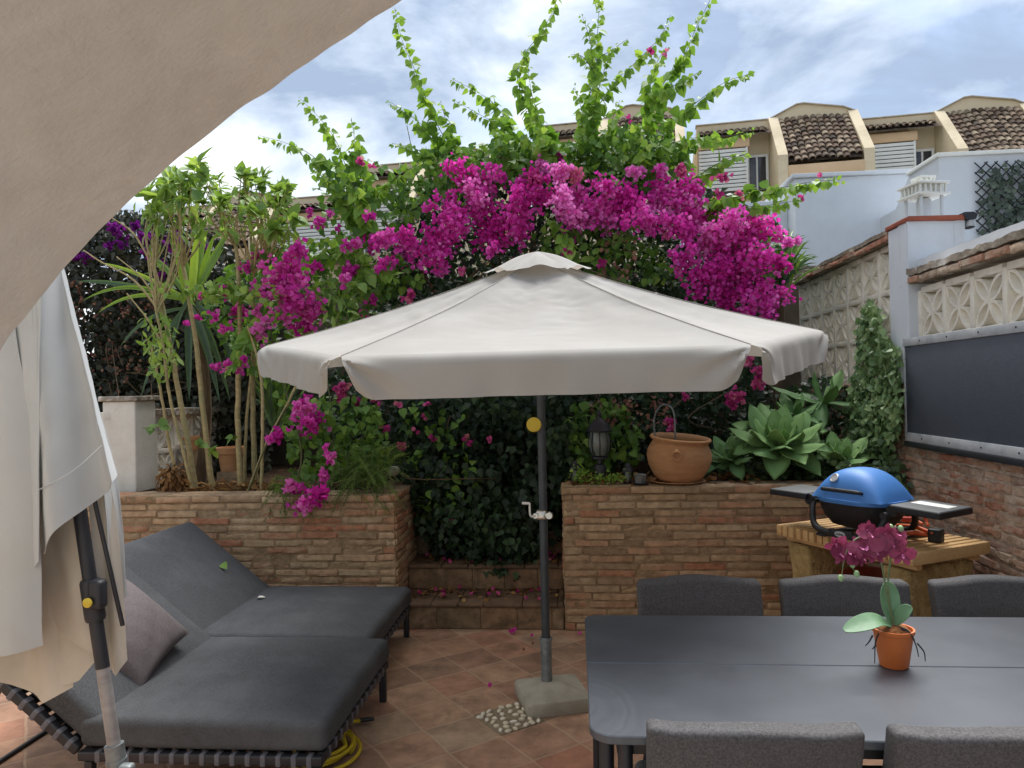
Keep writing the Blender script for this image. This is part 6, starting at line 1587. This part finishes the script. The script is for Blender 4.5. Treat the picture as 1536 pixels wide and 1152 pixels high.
for k in range(70):
    a = rng.uniform(-.15, 1.35)*1.0; ll = rng.uniform(55, 95); sword(b, hd+rng.normal(size=3)*.03, P(1172+ll*math.sin(a)*.75-8, 425-ll*math.cos(a), Y=6.1+rng.normal()*.25), .010, .25, rng.uniform(0, .5))
b.build('leaves', MT['sword'], gy, sharp=0)
gx2 = thing('spiky_plant', 'dark spiky tuft in the left planter under the parasol edge', 'plant', (-2.0, 5.6, .95))
b = MB(); hd = P(415, 640, Y=5.8)
for k in range(46):
    a = rng.uniform(-.9, .9); ll = rng.uniform(60, 110); sword(b, hd+rng.normal(size=3)*.03, P(415+ll*math.sin(a)*.7, 640-ll*math.cos(a), Y=5.8+rng.normal()*.2), .012, .2, rng.uniform(0, .5))
b.build('leaves', MT['sword'], gx2, sharp=0)

# ------------------------------------------------------------------ agaves
def agave(label, c, n, L_, W_, tilt0=8, tilt1=95, axis=(0, -.35, 1), t=.5, seed=0, name='agave'):
    t_ = thing(name, label, 'plant', tuple(c)); g = np.random.default_rng(seed)
    az = nrm(np.array(axis, float)); axx = nrm(np.cross([0, 1, .01], az)); ay = np.cross(az, axx)
    b = MB()
    for i in range(n):
        f = i/(n-1); th = R(tilt0+(tilt1-tilt0)*f**.85); ph = i*2.39996+g.normal()*.08
        out = axx*math.cos(ph)+ay*math.sin(ph); l = L_*(.55+.55*min(1, f*1.8))*g.uniform(.9, 1.08); w = W_*(.5+.55*min(1, f*2))
        s = np.linspace(0, 1, 14); curve = (.30*(f-.25))*s**2
        thh = th+curve*1.5
        dirs = np.cos(thh)[:, None]*az+np.sin(thh)[:, None]*out
        cc = np.array(c)+out*.012+np.cumsum(dirs*(l/14), axis=0)-dirs[0]*(l/14)
        ww = w*np.interp(s, [0, .12, .35, .6, .82, .95, 1], [.42, .50, .88, 1, .66, .22, .01])
        tg = nrm(np.gradient(cc, axis=0)); sd_ = nrm(np.cross(tg, out+az*.2)); nn_ = np.cross(sd_, tg)
        us = np.linspace(-1, 1, 7); k = g.uniform(-.05, .12)
        G = cc[:, None]+us[None, :, None]*ww[:, None, None]*sd_[:, None]+((.34+k)*np.abs(us)**1.6)[None, :, None]*ww[:, None, None]*nn_[:, None]
        G += .004*np.sin(s*19+i)[:, None, None]*nn_[:, None]*np.abs(us)[None, :, None]
        b.sheet(G, .006, np.clip(t+.12*g.normal()+.28*(1-f)-.1, 0, 1))
    b.build('leaves', MT['agave'], t_, sharp=0); return t_
agave('large pale green agave rosette in the middle of the right planter', P(1168, 668, Y=5.38), 32, .36, .088, seed=1, axis=(-.05, -.55, 1))
agave('small agave rosette just above the blue barbecue lid', P(1262, 690, Y=5.35), 15, .23, .062, 8, 80, seed=2, axis=(0, -.35, 1), t=.6)
agave('agave rosette half hidden left of the large rosette, beside the clay pot', P(1098, 690, Y=5.42), 18, .27, .052, 15, 95, seed=3, axis=(-.35, -.35, 1), t=.25)
agave('upright broad-leaved agave against the pierced wall behind the rosettes', P(1236, 605, Y=5.85), 9, .42, .06, 8, 120, seed=4, axis=(.05, -.35, 1), t=.12)
agave('dim agave rosette behind the large rosette', P(1190, 625, Y=5.75), 14, .26, .05, 15, 95, seed=6, axis=(0, -.3, 1), t=.15)

# ------------------------------------------------------------------ ivy on the wall and ground cover
iv = thing('ivy', 'ivy climbing the pierced wall beside the white pillar', 'climber', (2.15, 5.5, 1.0))
def ivy_px(mb, poly, n, xw=XW-.02, s=(.03, .055), clump=.45, thick=.07):
    p = poly_pts(poly, n); d = f_*F+(p[:, :1]-CX)*r_-(p[:, 1:]-CY)*u_; pos = CAM+d*((xw-rng.uniform(0, thick, n)-CAM[0])/d[:, 0])[:, None]
    k = vnoise(pos, 51, 7)+.35*rng.normal(size=n); pos = pos[k > -1+clump]; n = len(pos)
    scatter(*LEAF, pos, nrm(rng.normal(size=(n, 3))*[.3, .7, .6]+[-.1, 0, -.6]), nrm(rng.normal(size=(n, 3))*.45+[-1, -.25, .45]), rng.uniform(*s, n), np.clip(.5+.3*vnoise(pos, 52, 6)+.2*rng.normal(size=n), 0, 1), mb)
b = MB()
ivy_px(b, [(1300, 450), (1318, 462), (1326, 505), (1350, 520), (1354, 600), (1350, 650), (1325, 675), (1262, 670), (1270, 600), (1284, 540), (1288, 480)], 2100, s=(.034, .062), thick=.12)
ivy_px(b, [(1300, 650), (1335, 640), (1340, 700), (1365, 745), (1300, 720), (1280, 680)], 420)
b.build('leaves', mat('ivy_leaf', None, (.75, .78, .75, 1), rough=.5, tint=[rgb((70, 96, 62)), rgb((102, 132, 84)), rgb((136, 162, 106)), rgb((170, 188, 134))], transl=.25), iv, sharp=0)
b = MB()
for k in range(14):
    y = rng.uniform(5.25, 5.8); q = [np.array([XW-.03, y, 1.0]), np.array([XW-.03, y+rng.normal()*.1, 1.5]), np.array([XW-.03, 5.45+rng.normal()*.12, 1.9+rng.uniform(0, .3)])]; b.tube(catmull(q, 6), [.006, .003], 5)
b.build('stems', MT['bark'], iv)
gc = MB()
p = np.c_[rng.uniform(1.1, 2.18, 2600), rng.uniform(YP+.22, 6.2, 2600), rng.uniform(.97, 1.16, 2600)]; p = p[vnoise(p, 61, 4)+.4*rng.normal(size=len(p)) > -.35]
p[:, 2] += .10*np.clip(vnoise(p, 62, 3), 0, 1)
n = len(p); scatter(*LEAF, p, nrm(rng.normal(size=(n, 3))*[1, 1, .4]), nrm(rng.normal(size=(n, 3))*.4+[0, -.45, 1]), rng.uniform(.035, .065, n), np.clip(rng.normal(.5, .25, n), 0, 1), gc)
p = np.c_[rng.uniform(1.75, 2.17, 420), rng.uniform(4.96, 5.2, 420), rng.uniform(.78, 1.14, 420)]; n = len(p); scatter(*LEAF, p, nrm(rng.normal(size=(n, 3))+[0, -.3, -.8]), nrm(rng.normal(size=(n, 3))*.4+[-.2, -1, .6]), rng.uniform(.035, .06, n), rng.uniform(.1, .8, n), gc)
o = gc.build('ground_cover', mat('cover_leaf', None, (.75, .78, .75, 1), rough=.5, tint=[rgb((50, 70, 42)), rgb((74, 98, 56)), rgb((110, 132, 80))], transl=.2), None, sharp=0)
tag(o, 'low ivy-like ground cover among the agaves and spilling to the barbecue', 'ground cover', kind='stuff')
bk = MB(); leaves_in(bk, [(940, 620), (1100, 600), (1250, 560), (1300, 600), (1290, 700), (1100, 700), (960, 690)], 2600, 5.9, 7.0, .05, .08, clump=.4, cs=3, seed=66)
o = bk.build('shrubbery', MT['leaf_dark'], None, sharp=0); tag(o, 'dark undergrowth behind the agaves in the right planter', 'shrubbery', kind='stuff')

# ------------------------------------------------------------------ asparagus fern trailing over the left planter
af = thing('asparagus_fern', 'feathery green asparagus fern trailing over the corner of the left planter', 'plant', (-1.6, 5.15, .97))
b = MB(); sb = MB()
for k in range(150):
    if k < 110: bx_, by_, tx, ty = rng.uniform(505, 585), rng.uniform(700, 735), rng.uniform(480, 615), rng.uniform(665, 775)
    else: bx_, by_, tx, ty = rng.uniform(410, 470), rng.uniform(728, 738), rng.uniform(385, 490), rng.uniform(730, 785)
    a = P(bx_, by_, Y=rng.uniform(5.12, 5.3)); e = P(tx, ty, Y=rng.uniform(4.9, 5.1) if ty > 720 else rng.uniform(5.05, 5.3)); md = (a+e)/2+[0, -.02, rng.uniform(.05, .12)]
    c = catmull([a, md, e], 10); sb.tube(c, .0012, 4)
    n = 170; i = rng.integers(3, len(c), n); pos = c[i]; tgd = nrm(np.gradient(c, axis=0))[i]
    D = nrm(rng.normal(size=(n, 3))+tgd*.6); l = rng.uniform(.012, .034, n)*np.interp(i, [0, len(c)], [1.2, .5])
    N = nrm(rng.normal(size=(n, 3))); y = D; x = nrm(np.cross(y, N))
    V = np.stack([pos-x*.0017, pos+x*.0017, pos+D*l[:, None]], 1).reshape(-1, 3); b.add(V, np.arange(3*n).reshape(-1, 3), np.repeat(np.clip(rng.normal(.5, .25)+(.2 if k >= 110 else 0), 0, 1), 3*n))
b.build('needles', MT['fern'], af, sharp=0); sb.build('stems', MT['shoot'], af)
pale = thing('pale_rock', 'pale rounded stone half hidden behind the asparagus fern', 'stone', tuple(P(588, 708, Y=5.45)))
V, Fq = rbox((.10, .09, .08), .038, 4, 3); b = MB(); V = V+.008*np.stack([vnoise(V, 1, 20), vnoise(V, 2, 20), vnoise(V, 3, 20)], -1); b.add(V+P(590, 706, Y=5.45), Fq); b.build('stone', MT['concrete'], pale, sharp=0)

# ------------------------------------------------------------------ things on the planters
lt = thing('garden_lantern', 'tall black post lantern with ribbed glass standing on the right planter', 'lantern', tuple(P(905, 722, Y=5.22)*[1, 1, 0]+[0, 0, .97]))
c = P(900, 700, Y=5.24); zt2 = P(900, 612, Y=5.24)[2]; zb2 = 1.0; c[2] = zb2; Hh = zt2-zb2
MT['lantern_glass'] = mat('lantern_glass', rgb((120, 128, 122)), rgb((90, 98, 92)), scale=9, rough=.25, spec=.6)
pr_ = lambda *q: [(r_c*1.2, h*Hh) for r_c, h in q]
b = MB(); b.lathe(pr_((0, 0), (.038, 0), (.038, .20), (.030, .235), (.014, .25), (.014, .30), (.05, .315), (.05, .345), (.03, .36), (0, .36)), c, 24, cap=False); b.build('post', MT['lamp_black'], lt, sharp=30)
b = MB(); b.lathe(pr_((.042, .361), (.056, .43), (.062, .52), (.060, .60), (.052, .68), (0, .68)), c, 24, cap=False); b.build('glass', MT['lantern_glass'], lt)
b = MB()
for k in range(8):
    a = k*PI/4; b.tube(catmull([c+[math.cos(a)*r_c*1.2, math.sin(a)*r_c*1.2, h*Hh] for r_c, h in ((.045, .36), (.060, .43), (.066, .52), (.064, .60), (.056, .68))], 4), .004, 6)
b.build('cage', MT['lamp_black'], lt)
b = MB(); b.lathe(pr_((0, .681), (.074, .681), (.076, .70), (.060, .76), (.040, .82), (.016, .86), (.014, .90), (.018, .92), (.008, .97), (0, .99)), c, 24, cap=False); b.build('hood', MT['lamp_black'], lt, sharp=40)
def small_lantern(label, px, py, Y, s=1.0):
    c = P(px, py, Y=Y); c[2] = .995; t = thing('small_lantern', label, 'lantern', tuple(c))
    b = MB(); b.lathe([(0, 0), (.034*s, 0), (.034*s, .012*s), (.03*s, .014*s), (0, .014*s)], c, 18, cap=False)
    for k in range(4): b.tube([c+[math.cos(k*PI/2+.4)*.028*s, math.sin(k*PI/2+.4)*.028*s, .012*s], c+[math.cos(k*PI/2+.4)*.028*s, math.sin(k*PI/2+.4)*.028*s, .085*s]], .004*s, 6)
    b.build('frame', MT['lamp_black'], t)
    b = MB(); b.lathe([(0, .015*s), (.024*s, .015*s), (.024*s, .082*s), (0, .083*s)], c, 18, cap=False); b.build('glass', MT['lantern_glass'], t, sharp=30)
    b = MB(); b.lathe([(0, .086*s), (.042*s, .086*s), (.040*s, .096*s), (.022*s, .118*s), (.024*s, .124*s), (.012*s, .140*s), (0, .142*s)], c, 18, cap=False); b.build('hood', MT['lamp_black'], t, sharp=35)
small_lantern('small black lantern left of the tall post lantern', 864, 720, 5.2, 1.15)
small_lantern('small black lantern between the tall post lantern and the clay pot', 942, 722, 5.18, 1.0)
cup = thing('metal_cup', 'small ribbed metal cup on a saucer in front of the clay pot', 'cup', (P(961, 724, Y=5.1)[0], 5.1, 1.0))
c = P(961, 724, Y=5.1); c[2] = 1.003
b = MB(); a = np.linspace(0, 2*PI, 40, endpoint=False); rib = 1+.03*np.cos(a*20)
G = np.stack([np.stack([r_c*rib*np.cos(a), r_c*rib*np.sin(a), 0*a+h], -1) for r_c, h in ((.001, .006), (.036, .006), (.043, .06), (.046, .064), (.041, .062), (.036, .03), (.001, .03))]); b.grid(G+c, closed_v=True); b.build('cup', MT['galv'], cup, sharp=40)
b = MB(); b.lathe([(0, 0), (.05, 0), (.062, .008), (.058, .009), (.045, .004), (0, .004)], c, 26, cap=False); b.build('saucer', MT['lamp_black'], cup)

cpot = thing('clay_pot', 'round terracotta pot with a ring lug, tilted on its saucer', 'pot', tuple(P(1018, 722, Y=5.2)*[1, 1, 0]+[0, 0, 1.0]))
c = P(1016, 722, Y=5.22); c[2] = 1.012; TM = roty(R(5)) @ rotx(R(4))
b = MB(); prof = [(0, 0), (.125, 0), (.145, .02), (.185, .10), (.200, .165), (.195, .215), (.175, .262), (.168, .280), (.182, .292), (.190, .302), (.184, .314), (.172, .312), (.158, .285), (.17, .25), (.17, .2), (0, .2)]
b.lathe([(r_c*1.13, h*.98) for r_c, h in prof], (0, 0, 0), 40, cap=False)
b.xf(TM, c); b.build('body', MT['terracotta'], cpot, sharp=0)
b = MB(); a = np.linspace(0, 2*PI, 20); lc = np.array([-.052, -.222, .205]); b.tube(np.stack([lc[0]+.030*np.cos(a), lc[1]-.020+0*a, lc[2]+.030*np.sin(a)], -1), .008, 8); b.add(sph*[.03, .05, .03]+lc+[0, .0, .03], sf); b.xf(TM, c); b.build('ring_lug', MT['terracotta'], cpot)
b = MB(); b.lathe([(0, 0), (.17, 0), (.20, .010), (.195, .013), (.16, .006), (0, .006)], (c[0], c[1], 1.0), 36, cap=False); b.build('saucer', MT['terracotta'], cpot)
b = MB(); b.lathe([(0, 0), (.175, 0)], (0, 0, .25), 30, cap=False); b.xf(TM, c); b.build('soil', MT['soil'], cpot)
wh = thing('wire_hoop', 'bent grey wire hoop standing up out of the clay pot', 'wire hoop', tuple(c))
b = MB(); q = [P(983, 662, Y=5.2), P(981, 630, Y=5.2), P(988, 612, Y=5.2), P(998, 607, Y=5.2), P(1008, 613, Y=5.2), P(1012, 630, Y=5.2), P(1013, 665, Y=5.2)]; b.tube(catmull(q, 8), .006, 8)
for k in range(10): 
    z = catmull(q, 8)[k]; b.tube([z+[-.008, -.005, 0], z+[.008, -.006, .004]], .003, 5)
b.build('wire', MT['galv'], wh)
b = MB(); n = 260; p = np.c_[rng.uniform(-.05, 1.3, n), rng.uniform(5.08, 5.5, n), rng.uniform(.99, 1.03, n)]; scatter(*LEAF, p, nrm(rng.normal(size=(n, 3))*[1, 1, .3]), nrm(rng.normal(size=(n, 3))*.5+[0, 0, 1]), rng.uniform(.03, .06, n), rng.uniform(0, 1, n), b)
n = 300; p = np.c_[rng.uniform(-3.2, -2.3, n), rng.uniform(5.28, 5.6, n), rng.uniform(.93, 1.0, n)]; scatter(*LEAF_L, p, nrm(rng.normal(size=(n, 3))*[1, 1, .4]), nrm(rng.normal(size=(n, 3))*.5+[0, 0, 1]), rng.uniform(.05, .11, n), rng.uniform(.2, 1, n), b)
n = 620; yy = rng.uniform(YP+.02, 6.6, n); i_ = np.floor((yy-YP-.005)/.34); p = np.c_[rng.uniform(-1.24, -.14, n), yy, (i_+1)*.186+.006]; p = p[rng.uniform(size=n) < .35+.65*(((yy-YP-.005) % .34) > .16)]; n = len(p)
scatter(*LEAF, p, nrm(rng.normal(size=(n, 3))*[1, 1, .25]), nrm(rng.normal(size=(n, 3))*.4+[0, 0, 1]), rng.uniform(.025, .05, n), rng.uniform(0, 1, n), b)
o = b.build('leaf_litter', MT['dry'], None, sharp=0); tag(o, 'dry fallen leaves on the steps and along the planter tops', 'leaf litter', kind='stuff')
b = MB(); n = 46; yy = rng.uniform(YP+.02, 5.75, n); i_ = np.floor((yy-YP-.005)/.34); p = np.c_[rng.uniform(-1.24, -.14, n), yy, (i_+1)*.186+.012]; scatter(*BRACT, p, nrm(rng.normal(size=(n, 3))), nrm(rng.normal(size=(n, 3))*.4+[0, 0, 1]), rng.uniform(.022, .034, n), rng.uniform(0, 1, n), b)
o = b.build('petal_litter', MT['bract_pink'], None, sharp=0); tag(o, 'fallen pink bracts scattered on the steps', 'petals', kind='stuff')
su = thing('succulent', 'low yellow-green succulent at the foot of the tall post lantern', 'plant', tuple(P(912, 722, Y=5.13)))
b = MB(); n = 190; c = P(905, 722, Y=5.14); p = c+rng.normal(size=(n, 3))*[.09, .03, .02]+[0, 0, .02]; scatter(*LEAF, p, nrm(rng.normal(size=(n, 3))+[0, 0, .4]), nrm(rng.normal(size=(n, 3))*.5+[0, -.3, 1]), rng.uniform(.016, .028, n), rng.uniform(.3, 1, n), b)
n = 50; p = P(868, 712, Y=5.14)+rng.normal(size=(n, 3))*[.03, .02, .04]; scatter(*LEAF, p, nrm(rng.normal(size=(n, 3))), nrm(rng.normal(size=(n, 3))*.5+[0, -.3, 1]), rng.uniform(.02, .035, n), rng.uniform(.3, 1, n), b)
b.build('leaves', MT['leaf_lite'], su, sharp=0)
# left planter odds and ends
def tpot(label, px, py, Y, r, h):
    c = P(px, py, Y=Y); t = thing('plant_pot', label, 'pot', tuple(c)); b = MB(); b.lathe([(0, 0), (r*.75, 0), (r*.95, h*.72), (r*1.08, h*.74), (r*1.1, h), (r*.95, h), (r*.9, h*.75), (0, h*.75)], c, 24, cap=False); b.build('body', MT['terracotta'], t, sharp=30)
    b = MB(); b.b2(c+[-r*.8, -r*.8, -(c[2]-.93)], c+[r*.8, r*.8, -.001], .01); b.build('plinth', MT['mortar'], t)
tpot('terracotta pot standing low between the pale canes', 347, 706, 5.95, .11, .20)
tpot('small terracotta pot behind the twin canes near the white pillar', 294, 675, 6.05, .10, .12)
dc = thing('dry_husk', 'bundle of dry brown leaves leaning on the white pillar foot', 'dry leaves', tuple(P(258, 735, Y=5.32)))
b = MB(); c = P(258, 715, Y=5.32); n = 260; d_ = nrm(rng.normal(size=(n, 3))); p = c+d_*[.075, .06, .085]*rng.uniform(.5, 1, (n, 1)); scatter(*LEAF_L, p, nrm(d_+[0, 0, -1.0]+.4*rng.normal(size=(n, 3))), d_, rng.uniform(.05, .10, n), rng.uniform(0, .8, n), b); b.build('leaves', MT['dry'], dc, sharp=0)
# fallen blossoms on the patio
for lab, px, py, s in (('pair of magenta bracts on the tiles left of the parasol socket', 768, 950, .034), ('violet bract on the tiles near the bottom step', 792, 949, .024), ('single magenta bract alone on the tiles before the parasol foot', 728, 1028, .024), ('magenta bract on the tiles beside the table corner', 864, 953, .026), ('withered brown bract left of the parasol socket', 783, 976, .022), ('withered dark bract beside the socket', 803, 966, .024)):
    c = P(px, py, Z=.012); b = MB(); n = 3 if 'pair' in lab else 1
    scatter(*BRACT, c+rng.normal(size=(n, 3))*[.02, .025, .002], nrm(rng.normal(size=(n, 3))), nrm(rng.normal(size=(n, 3))*.3+[0, 0, 1]), np.full(n, s), rng.uniform(.3, .8, n), b)
    o = b.build('fallen_bract', MT['bract_dry'] if 'wither' in lab else MT['bract'], None, sharp=0); tag(o, lab, 'fallen flower', 'bracts fallen on the patio')
